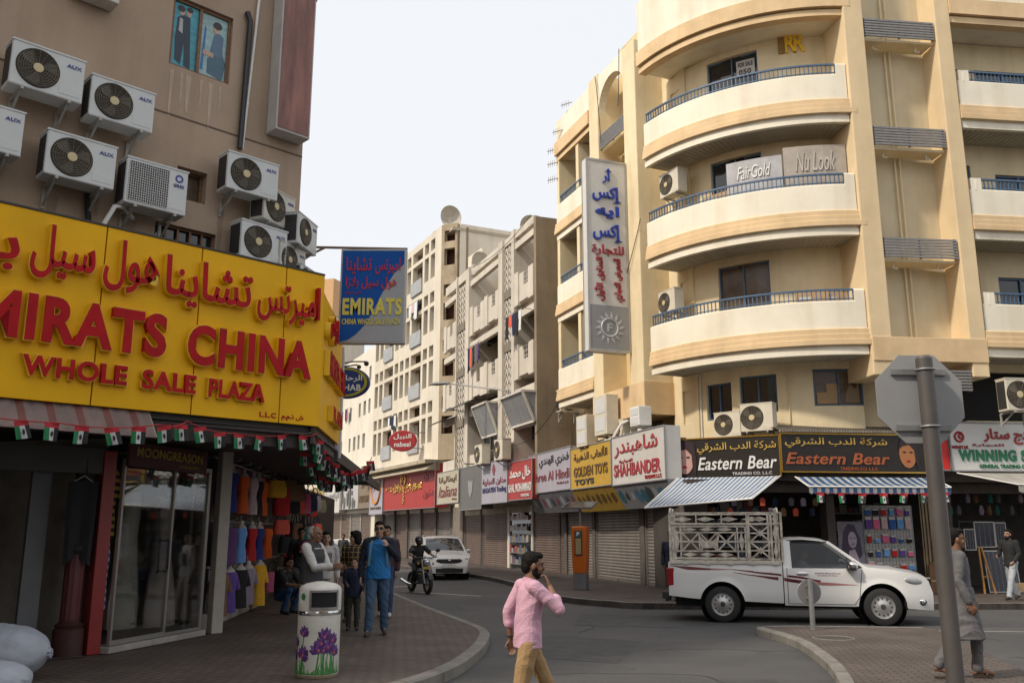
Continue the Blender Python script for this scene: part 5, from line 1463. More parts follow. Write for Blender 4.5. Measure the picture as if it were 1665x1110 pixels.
# local x runs out from the wall toward the street after the turn, so build with x from -WB to 0
a = MB(); a.box(-WB, 0, -.17, .17, 0, HB); a.build('case', M('blade_white', (.60, .59, .56), .5, var=.06, streak=.1), BL, bevel=.015)
a = MB()
for s in (-.19, .17): a.box(-WB - .02, .02, s, s + .02, -.02, .06); a.box(-WB - .02, .02, s, s + .02, HB - .06, HB + .02)
for xx in (-WB - .02, -.04): a.box(xx, xx + .06, -.195, -.171, .05, HB - .05); a.box(xx, xx + .06, .171, .195, .05, HB - .05)
a.build('frame', al, BL)
a = MB(); a.box(-WB + .05, -.05, -.18, -.172, .08, 1.55); a.build('foot_panel', M('foot_grey', (.26, .265, .27), .4, var=.08), BL)
a = MB()
for k in range(14):
    t = 2 * pi * k / 14; c, s = cos(t), sin(t)
    a.prism([(-.75 + .36 * cos(t - .17), .8 + .36 * sin(t - .17)), (-.75 + .56 * cos(t + .1), .8 + .56 * sin(t + .1)), (-.75 + .36 * cos(t + .17), .8 + .36 * sin(t + .17))], -.192, -.186, 'xz')
a.ring((-.75, -.188, .8), .3, .03, 24, 5); a.text('F', -.85, -.66, .66, .94, -.186, .01, bold=.02); a.build('sun_emblem', M('emblem_pale', (.5, .5, .5), .4), BL)
a = MB()
for s, z0, z1, l, r in (('أر', 5.85, 6.4, -.9, -.55), ('إكس', 5.15, 5.75, -1.3, -.2), ('ايه', 4.6, 5.05, -1.2, -.3), ('إكس', 3.75, 4.4, -1.3, -.2)):
    a.text(s, l, r, z0, z1, -.18, .05, bold=.025, arabic=True)
a.build('blue_lettering', M('letter_blue', (.02, .05, .36), .4), BL)
a = MB(); a.text('للتجارة', -1.35, -.15, 3.25, 3.65, -.18, .04, bold=.02, arabic=True)
b = MB()
for s, xc in (('المبنى التجاري', -.42), ('الطابق الأول', -1.1)):
    b.text(s, -1.35, 0, -.0, .48, 0, .04, bold=.02, arabic=True)
    n0 = len(b.v)
# vertical lines of raised lettering, turned a quarter
b = MB(); b.text('المعرض التجاري', 0, 1.5, -.2, .2, 0, .04, bold=.025, arabic=True)
for p in b.v: p.x, p.z = -.36 - p.z, 1.7 + p.x
c_ = MB(); c_.text('الطابق الأول', 0, 1.5, -.2, .2, 0, .04, bold=.025, arabic=True)
for p in c_.v: p.x, p.z = -1.08 - p.z, 1.7 + p.x
for q in (b, c_): a.add([(p.x, p.y - .18, p.z) for p in q.v], q.f)
a.build('red_lettering', M('letter_red', (.36, .03, .05), .4), BL)
a = MB()
for z in (.7, 3.2, 6.2): a.tube([(-.1, 0, z), (.35, .0, z)], .035, 6)
a.build('bracket', M('rusty_bar', (.22, .15, .12)), BL)

# Eastern Bear: two black boards, the left one bent back round the corner
eb_l = frame((7.38, 24.6), atan2(24.6 - 26.0, 7.38 - 4.75))
gx = Vector((1, 0, 0))
def facepic(x, s):
    def f(o, w_, h_):
        cx = x * w_
        a = MB(); a.prism([(cx + px * s, h_ * .5 + pz * s) for px, pz in ell(0, 0, .26, .42, 18)], -.02, -.006, 'xz'); a.build('printed_face', ink('face%d' % int(x * 100), (.5, .3, .26) if x < .5 else (.42, .17, .06)), o)
        a = MB(); a.prism([(cx + px * s, h_ * .5 + pz * s) for px, pz in [(-.3, .1), (-.2, .42), (.05, .52), (.28, .4), (.34, -.1), (.3, -.5), (.22, -.2), (.2, .1), (.05, .26), (-.15, .22)]], -.026, -.021, 'xz')
        for sx in (-.11, .1): a.prism([(cx + px * s, h_ * .5 + pz * s) for px, pz in ell(sx, .04, .06, .025, 8)], -.026, -.021, 'xz')
        a.build('printed_hair', ink('hairprint', (.03, .015, .02)), o)
        a = MB(); a.prism([(cx + px * s, h_ * .5 + pz * s) for px, pz in ell(.0, -.22, .07, .035, 10)], -.026, -.021, 'xz'); a.build('printed_lips', INK['red'], o)
    return f
sign('shop_sign', 'black shop sign reading Eastern Bear in pale script, pale face print at left', eb_l, -2.98, -.02, 3.3, 4.43, 0, .35, board_k, [('شركة الدب الشرقي', 'gold', .22, .97, .6, .88, True, .006), ('Eastern Bear', 'white', .22, .97, .2, .52, False, .015, .25), ('TRADING CO. L.L.C', 'white', .55, .92, .06, .13, False, .01)], extra=facepic(.09, 1.05), side=gold_m)
sign('shop_sign', 'black shop sign reading Eastern Bear in rust script, orange face print at right', FX, -2.84, 1.35, 3.42, 4.47, 0, .35, board_k, [('شركة الدب الشرقي', 'gold', .03, .74, .62, .9, True, .006), ('Eastern Bear', 'rust', .03, .75, .2, .5, False, .015, .25), ('TRADING CO. L.L.C', 'rust', .4, .66, .05, .13, False, .01)], extra=facepic(.88, .95), side=gold_m)
a = MB(FX); a.corrug(-2.9, 1.6, 4.5, 4.56, -.1, .08, .02, vert=True); a.add([(-2.9, -.1, 4.56), (1.6, -.1, 4.56), (1.6, .9, 4.8), (-2.9, .9, 4.8)], [(0, 1, 2, 3), (3, 2, 1, 0)]); part(a, 'sheet_canopy', M('canopy_sheet', (.25, .22, .18), .6, metal=.3, var=.3))
o = sign('shop_sign', 'white shop sign with green WINNING STAR lettering and red arabic above', FX, 2.12, 7.5, 3.48, 4.84, -.05, .4, M('board_bright', (.62, .62, .6), .4, var=.04), [('وينج ستار', 'red', .19, .5, .55, .88, True, .03), ('التجارة', 'red', .12, .3, .5, .56, True), ('WINNING STAR', 'green', .04, .56, .2, .44, False, .05), ('GENERAL TRADING CO. L.L.C.', 'green', .15, .5, .06, .14, False, .01), ('WINSTAR', 'red', .005, .1, .45, .52, False, .02)])
a = MB(); a.ring((.28, -.02, .95), .13, .03, 20, 5); a.ring((.33, -.02, .97), .06, .025, 14, 5); a.build('star_emblem', INK['red'], o)
o = sign('shop_sign', 'small plain red sign panel between the black and the white shop signs', FX, 1.4, 2.1, 3.5, 4.35, .0, .35, M('panel_red', (.6, .02, .015), .4), [])
# shop interiors on the right side
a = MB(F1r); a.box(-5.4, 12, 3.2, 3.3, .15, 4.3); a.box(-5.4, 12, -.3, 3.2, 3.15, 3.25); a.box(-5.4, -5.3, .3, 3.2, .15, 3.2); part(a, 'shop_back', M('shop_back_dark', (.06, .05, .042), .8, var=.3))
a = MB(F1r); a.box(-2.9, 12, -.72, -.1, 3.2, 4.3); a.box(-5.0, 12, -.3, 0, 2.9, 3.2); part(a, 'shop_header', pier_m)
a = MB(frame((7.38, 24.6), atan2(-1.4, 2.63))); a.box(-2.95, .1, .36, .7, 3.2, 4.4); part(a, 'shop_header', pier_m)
piers(BEIGE, F1r, [(-5.45, -4.8), (-1.3, -1.05), (2.15, 2.5), (5.6, 6.0)], 3.2, -.1, .35)
stripe_w = M('awning_white', (.62, .63, .64), .7, var=.06, streak=.1); stripe_b = M('awning_blue', (.05, .15, .34), .7, var=.1, streak=.1)
def awning(name, label, A, B, Cc, Dd, n, valance=.0, mats=None, group=None):
    """A,B top corners, C,D lower corners (world)"""
    A, B, Cc, Dd = map(Vector, (A, B, Cc, Dd))
    o = thing(name, label, 'awning', tuple(A), 0, group)
    a = MB()
    for k in range(n):
        t0, t1 = k / n, (k + 1) / n
        p, q, r_, s = A.lerp(B, t0), A.lerp(B, t1), Dd.lerp(Cc, 1 - t1) if False else Cc.lerp(Dd, t1), Cc.lerp(Dd, t0)
        mid0, mid1 = p.lerp(s, .5) - Vector((0, 0, .03)), q.lerp(r_, .5) - Vector((0, 0, .03))
        a.add([tuple(p - A), tuple(q - A), tuple(mid1 - A), tuple(r_ - A), tuple(s - A), tuple(mid0 - A)], [(5, 2, 1, 0), (4, 3, 2, 5), (0, 1, 2, 5), (5, 2, 3, 4)], k % 2)
    a.build('canvas', mats or [stripe_w, stripe_b], o)
    if valance:
        a = MB()
        for k in range(n):
            t0, t1 = k / n, (k + 1) / n
            s, r_ = Cc.lerp(Dd, t0) - A, Cc.lerp(Dd, t1) - A
            m_ = s.lerp(r_, .5) - Vector((0, 0, valance * 1.25))
            a.add([tuple(s), tuple(r_), tuple(r_ - Vector((0, 0, valance))), tuple(m_), tuple(s - Vector((0, 0, valance)))], [(0, 1, 2, 3, 4), (4, 3, 2, 1, 0)], k % 2)
        a.build('valance', mats or [stripe_w, stripe_b], o)
    a = MB(); a.tube([tuple(Cc - A), tuple(Dd - A)], .025, 6); a.tube([tuple(A - A), tuple(Cc - A)], .02, 6); a.tube([tuple(B - A), tuple(Dd - A)], .02, 6); a.build('frame', white, o)
    return o
awning('striped_awning', 'blue and white striped awning sloping out over the cage of the pickup', (4.75, 25.75, 3.32), (7.3, 24.5, 3.3), (3.45, 23.6, 2.42), (5.95, 22.4, 2.62), 46, 0, [M('canvas_grey_white', (.52, .53, .53), .75, var=.1, streak=.2), M('canvas_slate_blue', (.10, .17, .29), .75, var=.15, streak=.2)])
p, q = FX @ Vector((-2.5, -.05, 3.28)), FX @ Vector((1.5, -.05, 3.28))
p2_, q2_ = FX @ Vector((-2.5, -.85, 2.98)), FX @ Vector((1.5, -.85, 2.98))
awning('striped_awning', 'blue and white striped awning with a short valance under the rust lettered sign', p, q, p2_, q2_, 36, .16)
p, q, p2_, q2_ = [FX @ Vector(v) for v in ((2.2, -.1, 3.42), (7, -.1, 3.42), (3.2, -1.2, 3.05), (7, -1.2, 3.05))]
awning('white_awning', 'white scalloped awning under the white shop sign at the right edge', p, q, p2_, q2_, 16, .18, [M('canvas_white', (.66, .64, .58), .8, var=.08, streak=.15), M('canvas_white2', (.6, .58, .53), .8, var=.08, streak=.15)])
o = poster(F1r, -1.02, -.26, .95, 2.1, -.12, (.2, .19, .24), [((.05, .03, .07), [(.1, .3), (.2, .75), (.4, .95), (.65, .92), (.85, .6), (.9, .2), (.7, .05), (.2, .05)]), ((.42, .36, .44), ell(.55, .56, .17, .2)), ((.4, .34, .42), [(.3, .02), (.4, .3), (.62, .34), (.8, .02)]), ((.05, .03, .07), [(.34, .62), (.42, .8), (.62, .8), (.74, .66), (.7, .82), (.55, .9), (.36, .84)]), ((.1, .05, .1), ell(.48, .6, .04, .015, 8)), ((.1, .05, .1), ell(.63, .6, .04, .015, 8)), ((.25, .05, .1), ell(.56, .46, .06, .018, 8))], 'shop_poster', 'lilac poster of a smiling woman beside the pegboard')
PG = fthing('pegboard', 'white mesh pegboard full of small hanging goods beside the woman poster', 'pegboard', F1r, -.22, -.1, .6)
a = MB(); a.box(0, 1.5, .02, .05, 0, 1.95); a.build('board', M('peg_white', (.42, .42, .40), .6, var=.08), PG)
a = MB()
for k in range(16): a.box(.03 + .096 * k, .036 + .096 * k, .008, .016, .02, 1.93)
for k in range(20): a.box(.02, 1.48, .0, .006, .03 + .098 * k, .036 + .098 * k)
a.build('wire_grid', steel, PG)
r = random.Random(11)
pcs = [('blue', 'blue'), ('lilac', 'violet'), ('red', 'red'), ('black', 'black'), ('pink', 'pink'), ('sky blue', 'skyblue')]
POS = ['top left', 'top middle', 'top right', 'second row left', 'second row middle', 'second row right', 'third row left', 'third row middle', 'third row right', 'lower left', 'lower middle', 'lower right', 'bottom left', 'bottom middle', 'bottom right']
for row in range(5):
    for cc in range(3):
        for dx in (0, 1):
            kk = row * 3 + cc
            cn, cf = pcs[(kk * 2 + dx * 3 + row) % 6]
            big = row == 1
            o = fthing('hanging_packet', '%s packet hanging %s on the pegboard, %s of its pair' % (cn, POS[kk], ('left', 'right')[dx]), 'packet', F1r, -.22 + .12 + cc * .48 + dx * .24, -.14, .75 + (4 - row) * .38, 'goods hanging on the pegboard')
            a = MB(); wd, hh = (.18, .34) if big else (r.uniform(.1, .18), r.uniform(.12, .26)); a.loft([[(wd / 2 * f * u, .022 * g * v, z) for u, v in ((-1, -1), (1, -1), (1, 1), (-1, 1))] for f, g, z in ((.95, .5, 0), (1, 1, hh * .12), (1, 1, hh * .7), (.96, .3, hh * .78), (.96, .2, hh))], smooth=False); a.build('body', FAB[cf] if not (big and cn in ('black', 'red')) else FAB['pinkwhite'], o)
            a = MB(); a.tube([(0, 0, hh), (0, .03, hh + .04)], .006, 5); a.build('hook', steel, o)
            a = MB(); a.box(-wd / 2, wd / 2, -.014, -.008, hh * .78, hh); a.build('header_card', board_w, o)
a = MB(F1r)
for k in range(14): a.bar((1.5 + .05 * k, -.15 - .03 * (k % 2), .16), (1.5 + .05 * k, -.15 - .03 * (k % 2), 3.1), .03, .02)
part(a, 'folding_grille', M('grille_tan', (.3, .23, .14), .55, var=.25))
o = fthing('wooden_board', 'worn brown wooden board leaning by the folded grille', 'board', F1r, 1.4, -.5, .15)
a = MB(); a.prism([(0, 0), (.4, 0), (.42, .75), (.28, .85), (.26, 1.55), (.16, 1.55), (.14, .85), (.0, .75)], 0, .06, 'xz'); a.build('panel', wood, o)
a = MB(); a.box(.02, .4, -.02, 0, .3, .36); a.build('batten', cardboard, o)
# solar panels and stock outside the right-hand shop
sol_m = M('solar_cells', (.012, .014, .03), .15, var=.4, scale=7)
for k, (x, z, w_, h_, y, lab) in enumerate(((3.0, 1.38, .62, .72, -.3, 'upper dark solar panel with a fine grid outside the right-hand shop'), (3.64, 1.4, .36, .68, -.28, 'narrow solar panel beside the upper gridded one'), (3.1, .2, .6, 1.15, -.55, 'largest blue-black solar panel leaning on the pavement'), (3.75, .3, .35, 1.0, -.5, 'narrow solar panel standing behind the largest one'), (2.66, 1.3, .34, .6, -.32, 'solar panel half hidden behind the man in grey'))):
    o = fthing('solar_panel', lab, 'solar panel', F1r, x, y, z if z > 1 else .155, 'solar panels outside the shop')
    if z < 1: o.rotation_euler.x = -.1
    a = MB(); a.box(.02, w_ - .02, .0, .025, .02, h_ - .02); a.build('cells', sol_m, o)
    a = MB()
    for xa, xb, za, zb in ((0, .025, 0, h_), (w_ - .025, w_, 0, h_), (.025, w_ - .025, 0, .025), (.025, w_ - .025, h_ - .025, h_)): a.box(xa, xb, -.006, .03, za, zb)
    for q in range(1, 4): a.box(w_ * q / 4 - .002, w_ * q / 4 + .002, -.004, -.001, .03, h_ - .03)
    a.build('frame', al, o)
o = fthing('panel_rack', 'dark metal rack holding the upper solar panels', 'rack', F1r, 2.6, -.22, .15)
a = MB()
for x in (0, .7, 1.4): a.bar((x, 0, 0), (x, 0, 2.0), .03, .03)
for z in (.3, 1.2, 1.95): a.bar((0, 0, z), (1.4, 0, z), .03, .03)
a.build('frame', black, o)
o = fthing('wooden_easel', 'orange-brown wooden easel frame leaning beside the solar panels', 'easel', F1r, 2.72, -.9, .15)
a = MB(); a.bar((0, 0, 0), (.12, .25, 1.25), .04, .04); a.bar((.32, 0, 0), (.2, .25, 1.25), .04, .04); a.build('leg', M('orange_wood', (.5, .24, .06), .6, var=.15), o)
a = MB(); a.bar((.05, .1, .45), (.28, .1, .45), .035, .03); a.build('crossbar', MATS['orange_wood'], o)
o = fthing('carton', 'small brown carton on the pavement by the solar panels', 'carton', F1r, 3.9, -.5, .152); a = MB(); a.box(0, .5, 0, .35, 0, .25); a.build('box', cardboard, o, bevel=.008); a = MB(); a.box(.0, .5, .15, .2, .25, .254); a.build('tape', M('tape', (.5, .4, .25), .3), o)
for k in range(22):
    x = 2.6 + (k % 11) * .32; z = 2.3 + .35 * (k // 11)
    o = fthing('hanging_goods', 'small dark goods hanging in the right-hand shop, %s row, place %d from the left' % (('lower', 'upper')[k // 11], k % 11 + 1), 'goods', F1r, x, .1 + .1 * (k % 3), z, 'goods hanging in the right-hand shop')
    a = MB(); a.loft([[(.08 * f * cos(t), .05 * f * sin(t), zz) for t in strips(0, 2 * pi, 8)[:-1]] for f, zz in ((.7, 0), (1, .1), (.6, .24), (.1, .28))]); a.build('body', [FAB['teal'], FAB['grey'], FAB['black'], FAB['print'], FAB['brown']][k % 5], o)

sh2 = dup(SHF, F1r @ Vector((-4.7, 1.6, .16)), F1r.to_euler().z, 'wide dim shelf of boxes inside the shop behind the pickup')
sh3 = dup(SHF, F1r @ Vector((.0, 2.2, .16)), F1r.to_euler().z, 'dim shelf of boxes behind the pegboard and poster')
for k in range(16):
    x = -4.6 + .2 * k; z = 2.25 + .28 * (k % 2)
    o = fthing('hanging_goods', 'small goods hanging over the pickup cab in the dark shop, place %d from the left' % (k + 1), 'goods', F1r, x, -.05 - .1 * (k % 3), z, 'goods hanging in the shop behind the pickup')
    a = MB(); a.loft([[(.075 * f * u, .03 * v, zz) for u, v in ((-1, -1), (1, -1), (1, 1), (-1, 1))] for f, zz in ((.9, 0), (1, .16), (.5, .22))], smooth=False); a.build('body', [FAB['brown'], FAB['grey'], FAB['coral'], FAB['print'], FAB['navy']][k % 5], o)
# --- air conditioners on the cream building
CR = 'cream air conditioner '
def curveF(s, y):
    th = T0 + s / RC; r_ = RC - y
    return Matrix.Translation((CC.x + r_ * cos(th), CC.y + r_ * sin(th), 0)) @ Matrix.Rotation(th + pi / 2, 4, 'Z')
AC_C = make_ac('air_conditioner', 'x', .86, .72, .34, None, ac_cream)
AC_C.scale = (1, 1, 1)
place_ac(AC_C, curveF(2.35, 1.0), 0, 4.5, CR + 'left of the pair above the pale lettered black sign', first=True)
place_ac(AC_C, curveF(3.3, .95), 0, 4.6, CR + 'right and taller of the pair above the black sign', sc=1.1)
place_ac(AC_C, curveF(.45, .95), 0, 12.4, CR + 'with a hose at the left end of the second highest balcony', sc=1.1)
place_ac(AC_C, curveF(.1, .95), 0, 8.55, CR + 'at the left end of the lowest curved balcony', sc=1.05)
place_ac(AC_C, FRM, 3.08, 5.0, CR + 'standing above the white shop sign at the right edge', y=-.25, sc=1.22)
place_ac(AC_C, FLW, -.75, 4.85, CR + 'on the lower tan wall next to the white electrical box', y=.1, sc=.9)
place_ac(AC_C, FLW, -2.0, 4.85, CR + 'lower left of the electrical box on the tan wall', y=.1, sc=.9)
for k, (F, x, z, w_, h_, lab) in enumerate(((FLW, -2.5, 5.0, .95, 1.35, 'tall cream double air conditioner cabinet above the yellow toys sign'), (FLW, -4.0, 4.75, .85, 1.1, 'cream cabinet left of the tall double one above the signs'), (FLW, .1, 5.05, .6, .6, 'white electrical box above the white red-lettered sign'))):
    o = fthing('wall_cabinet', lab, 'cabinet', F, x, -.3, z, 'boxes on the tan wall')
    a = MB(); a.box(0, w_, -.35, .1, 0, h_); a.build('casing', ac_cream if k < 2 else white, o, bevel=.02)
    a = MB(); a.box(w_ * .1, w_ * .9, -.36, -.351, h_ * .1, h_ * .45); a.box(w_ * .1, w_ * .9, -.36, -.351, h_ * .55, h_ * .9); a.build('door', MATS['ac_white'], o, bevel=.003)
    a = MB(); a.bar((w_ * .2, .2, -.03), (w_ * .2, -.35, -.03), .04, .04); a.bar((w_ * .8, .2, -.03), (w_ * .8, -.35, -.03), .04, .04); a.build('bracket', steel, o)
# slack cables strung over the signs
a = MB(FLW); a.tube([(-2.2, -.4, 4.95), (-1.9, -.5, 4.8), (-1.4, -.5, 4.85), (-1.2, -.3, 5.3), (-1.2, .4, 5.6)], .05, 8); part(a, 'white_duct', white)
for k in range(3):
    place_ac(AC_C, F2, [-3.6, -6.4, .5][k], [4.9, 4.9, 6.6][k], ['cream air conditioner above the grey lilac sign, under the larger boxed balcony', 'cream air conditioner above the dark grey sign on the lattice building', 'boxy air conditioner on the brown end wall of the lattice building'][k], y=-.25 if k < 2 else .6, sc=1.25, rz=0 if k < 2 else pi / 2)
# boards, boxes and marks on the balconies
o = thing('stored_sign', 'old pale sign boards with raised script standing on the second balcony', 'stored sign', (0, 0, 0))
for k, (s0, s1, z0, z1) in enumerate(((3.3, 5.05, 11.6, 12.75), (5.1, 7.0, 11.6, 12.95))):
    a = MB(); split_wall(a, s0, s1, z0, z1, .35, .42, [], 8); corner(a).build('board', M('old_sign%d' % k, ((.42, .41, .42), (.40, .35, .3))[k], .6, var=.2, streak=.3), o)
    a = MB(); a.text(('FairGold', 'Nu Look')[k], s0 + .35, s1 - .35, z0 + .55, z1 - .2, .35, .03, shear=.3); corner(a).build('lettering', white if k == 0 else M('old_letters', (.5, .47, .42), .6), o)
o = thing('wall_emblem', 'gold double letter emblem on the top floor wall of the cream building', 'emblem', (0, 0, 0))
for k in range(2):
    a = MB(); x = 5.45 + .33 * k
    a.text('R', x, x + .42, 16.45, 17.1 - .02 * k, WD - .01, .06, bold=.02); corner(a).build('letter', M('emblem_gold', (.85, .52, .02), .35, var=.08), o)
a = MB(); a.box(5.2, 5.42, WD - .06, WD - .004, 16.45, 17.0); corner(a).build('plate', M('emblem_brown', (.3, .16, .04), .5), o)
for k, (s, z, w_, h_, lab) in enumerate(((5.2, 8.2, .9, .34, 'cardboard carton behind the railing of the lowest curved balcony'), (6.1, 8.2, .6, .3, 'smaller carton at the right end of the lowest curved balcony'), (2.3, 11.65, 1.0, .32, 'long carton behind the railing of the second curved balcony'))):
    o = thing('carton', lab, 'carton', (0, 0, 0), 0, 'cartons on the balconies'); F = curveF(s, .55); o.location = F @ Vector((0, 0, z - .0)); o.rotation_euler.z = F.to_euler().z
    a = MB(); a.box(0, w_, 0, .3, -.3, h_); a.build('box', cardboard, o, bevel=.01)
    a = MB(); a.box(w_ * .1, w_ * .5, -.006, -.001, h_ * .3, h_ * .6); a.build('label', board_w, o)
o = thing('window_notice', 'black and white printed notice in the top floor balcony door', 'notice', (0, 0, 0))
a = MB(); split_wall(a, 3.5, 4.25, 16.0, 16.55, WD + .1, WD + .11, [], 3); corner(a).build('sheet', board_w, o)
a = MB(); a.text('FOR SALE', 3.58, 4.18, 16.32, 16.48, WD + .098, .004, bold=.03); a.text('050', 3.6, 4.1, 16.06, 16.24, WD + .098, .004, bold=.03); corner(a).build('lettering', INK['black'], o)
laundry(FLW, -4.95, 16.1, .2, [('black', .3, .55, 'black shirt hung at the top left balcony of the cream building'), ('navy', .25, .45, 'navy cloth hung at the top left balcony of the cream building'), ('white', .25, .5, 'white cloth hung at the top left balcony of the cream building')], 'clothes line on the top left balcony of the cream building', '')
# --- unseen buildings behind the photographer, added to shade the street and darken reflections
BK = thing('added_opposite_building', 'plain pale apartment block, unseen, added behind the photographer to shade the street', 'apartment building', (-16, -16, 0), 0)
a = MB(); a.box(-14, 10, -6, 8, 0, 17); a.build('wall', whitew, BK)
a = MB()
for k in range(6):
    for j in range(4): a.box(-12 + 3.6 * k, -10.4 + 3.6 * k, 8.01, 8.05, 4 + 3.2 * j, 5.7 + 3.2 * j)
a.build('window', winglass, BK)
BK2 = thing('added_opposite_building', 'long tan block of shops, unseen, added behind the photographer for reflections and shade', 'apartment building', (22, -22, 0), 0)  # second unseen block, added for cab glass to mirror and to cut sky light
a = MB(); a.box(-20, 20, -6, 6, 0, 12); a.build('wall', M('lower_tan_plaster'), BK2)
for k in range(9):
    a = MB(); a.box(-18 + 4 * k, -15 + 4 * k, 6.01, 6.05, .3, 3.2); a.build('shopfront', shut_b, BK2)
    a = MB(); a.box(-17.5 + 4 * k, -15.5 + 4 * k, 6.01, 6.05, 5, 6.8); a.build('window', winglass, BK2)
# old pipework and broken panes on the corner building
a = MB(); a.tube([(1.25, WD - .04, 4.3), (1.25, WD - .04, 6.6)], .03, 6); corner(a); part(a, 'wall_pipe', white)
a = MB(); a.tube([(4.75, WD - .03, 4.5), (4.75, WD - .03, 6.55)], .022, 6); corner(a); part(a, 'wall_pipe', cream)
a = MB(); split_wall(a, 6.1, 6.5, 5.42, 6.0, WD + .135, WD + .14, [], 2); split_wall(a, 5.75, 6.1, 5.42, 5.75, WD + .135, WD + .14, [], 2); corner(a); part(a, 'cardboard_patch', cardboard)
a = MB(); a.prism([(6.75, 5.45), (7.3, 5.45), (7.32, 6.1), (7.15, 5.85), (6.95, 6.0), (6.8, 5.7)], WD + .133, WD + .139, 'xz'); corner(a); part(a, 'broken_pane', M('pane_tan', (.24, .17, .1), .5, var=.2))
# slack cables over the signs and from roof to roof
cabm = M('cable_black', (.02, .02, .02), .6)
def cable(A, B, sag, label, r_=.014, n=16):
    A, B = Vector(A), Vector(B)
    a = MB(); a.tube([tuple(A.lerp(B, t) - A - Vector((0, 0, sag * 4 * t * (1 - t)))) for t in strips(0, 1, n)], r_, 5)
    o = a.build('cable', cabm); o.location = A; tag(o, label, 'cable', 'loose cables on the facades')
Wp = lambda F, x, y, z: tuple(F @ Vector((x, y, z)))
cable(Wp(FLW, .2, -.1, 12.0), Wp(FLW, -2.5, -.3, 8.6), .5, 'pale cable drooping behind the vertical blade sign')
cable(Wp(FLW, -3.0, -.1, 18.8), Wp(FLW, -2.6, -.1, 15.9), -.3, 'looped cable at the arch of the cream building')
cable(Wp(FLW, -.9, -.15, 18.8), Wp(FLW, -1.0, -.2, 16.6), .35, 'cable hanging from the roof right of the arch')
cable(Wp(FLW, -7.05, -.1, 6.7), Wp(F2, -3.2, -.2, 5.6), .5, 'cable sagging from the cream building to the lattice building')
cable(Wp(F2, -.2, -.2, 15.3), Wp(F2, -9.5, -.25, 15.5), .5, 'cable along the roof edge of the lattice building')
cable(Wp(F2, -2.8, -.2, 5.3), Wp(F2, -9.4, -.25, 5.2), .2, 'thick cable along the top of the signs on the lattice building', .03)
cable(Wp(FX, 1.9, -.15, 6.2), Wp(FX, 2.3, -.2, 5.0), .25, 'pale cable hanging beside the right edge air conditioner')
cable(Wp(FGs, -11.6, .3, 5.0), Wp(FGs, -2.7, .3, 4.95), .08, 'dark cable along the top of the three sloping signs', .025)
# --- bunting of small national flags
fl_r, fl_g, fl_w, fl_k = M('flag_red', (.42, .02, .03), .8), M('flag_green', (.015, .17, .06), .8), M('flag_white', (.5, .5, .5), .8), M('flag_black', (.018, .018, .018), .8)
def make_flag(seed, fig=True):
    r = random.Random(seed); a = MB()
    w_, h_, hr = .2, .25, .08
    def pt(u, v): return (w_ * (u - .5) + .03 * v * sin(seed), .025 * sin(5 * u + seed) * v, -h_ * v)
    n = 6
    def strip(u0, u1, v0, v1, mi):
        for i in range(n):
            for vv in ((v0, (v0 + v1) / 2), ((v0 + v1) / 2, v1)):
                a0, a1 = u0 + (u1 - u0) * i / n, u0 + (u1 - u0) * (i + 1) / n
                a.add([pt(a0, vv[0]), pt(a0, vv[1]), pt(a1, vv[1]), pt(a1, vv[0])], [(0, 1, 2, 3), (3, 2, 1, 0)], mi)
    strip(0, 1, 0, .28, 0); strip(0, .34, .28, 1, 1); strip(.34, .67, .28, 1, 2); strip(.67, 1, .28, 1, 3)
    if fig:
        c = pt(.5, .62)
        for yy in (-.012, .012): a.prism([(c[0] + q[0], c[2] + q[1]) for q in ell(0, 0, .018, .04, 8)], c[1] + yy, c[1] + yy * 1.1, 'xz', 3)
    return a
FLAGS = []
def flag_at(p, rz, seed, label, roll=0., sc=1.):
    if len(FLAGS) < 3:
        o = make_flag(len(FLAGS) * 2 + 1).build('flag', [fl_r, fl_g, fl_w, fl_k]); o['category'] = 'flag'; o['group'] = 'bunting of small flags'; FLAGS.append(o)
    else:
        o = FLAGS[seed % 3].copy(); COL.objects.link(o)
    o.location = p; o.rotation_euler = (0, roll, rz); o.scale = (sc,) * 3; o['label'] = label
    return o
def bunting(P, n, labf, rzf, lab, sag=.1, sc=1., t0=.04):
    P = [Vector(p) for p in P]
    L = [0]
    for a_, b_ in zip(P[:-1], P[1:]): L.append(L[-1] + (b_ - a_).length)
    def at(t):
        d = t * L[-1]
        for i in range(len(P) - 1):
            if d <= L[i + 1] + 1e-6:
                u = (d - L[i]) / (L[i + 1] - L[i]); return P[i].lerp(P[i + 1], u) - Vector((0, 0, sag * 4 * u * (1 - u)))
    a = MB(); a.tube([at(k / 60) for k in range(61)], .008, 5)
    o = a.build('bunting_cord', M('cord_red', (.4, .03, .03), .7)); tag(o, lab, 'cord', 'bunting cords')
    for k in range(n):
        t = t0 + (1 - 2 * t0) * k / max(1, n - 1)
        flag_at(at(t), rzf(t), k, labf(k), random.uniform(-.25, .25), sc)
W_ = lambda F, x, y, z: tuple(F @ Vector((x, y, z)))
bunting([W_(FS, -5.2, -.35, 3.14), W_(FS, -3.6, -.35, 3.02), W_(FS, -2.45, -.35, 3.1), W_(FS, -2.0, -.1, 3.2), W_(FS, -1.2, .1, 3.12), W_(FS, -.3, .1, 3.2), W_(FS, .0, -.0, 3.2)], 16, lambda k: 'small flag on the bunting under the yellow sign, number %d from the left' % (k + 1), lambda t: radians(44) + .3 * sin(9 * t), 'red cord of the flags under the yellow sign', .05, .82)
bunting([(-2.85, 12.95, 3.22), (-3.0, 15.2, 2.92), (-3.0, 17.5, 3.0), (-3.05, 19.5, 3.4)], 16, lambda k: 'small flag on the bunting running into the street past the arcade, number %d going away' % (k + 1), lambda t: .5 * sin(20 * t), 'red cord of the flags running into the street past the arcade', .12, .85)
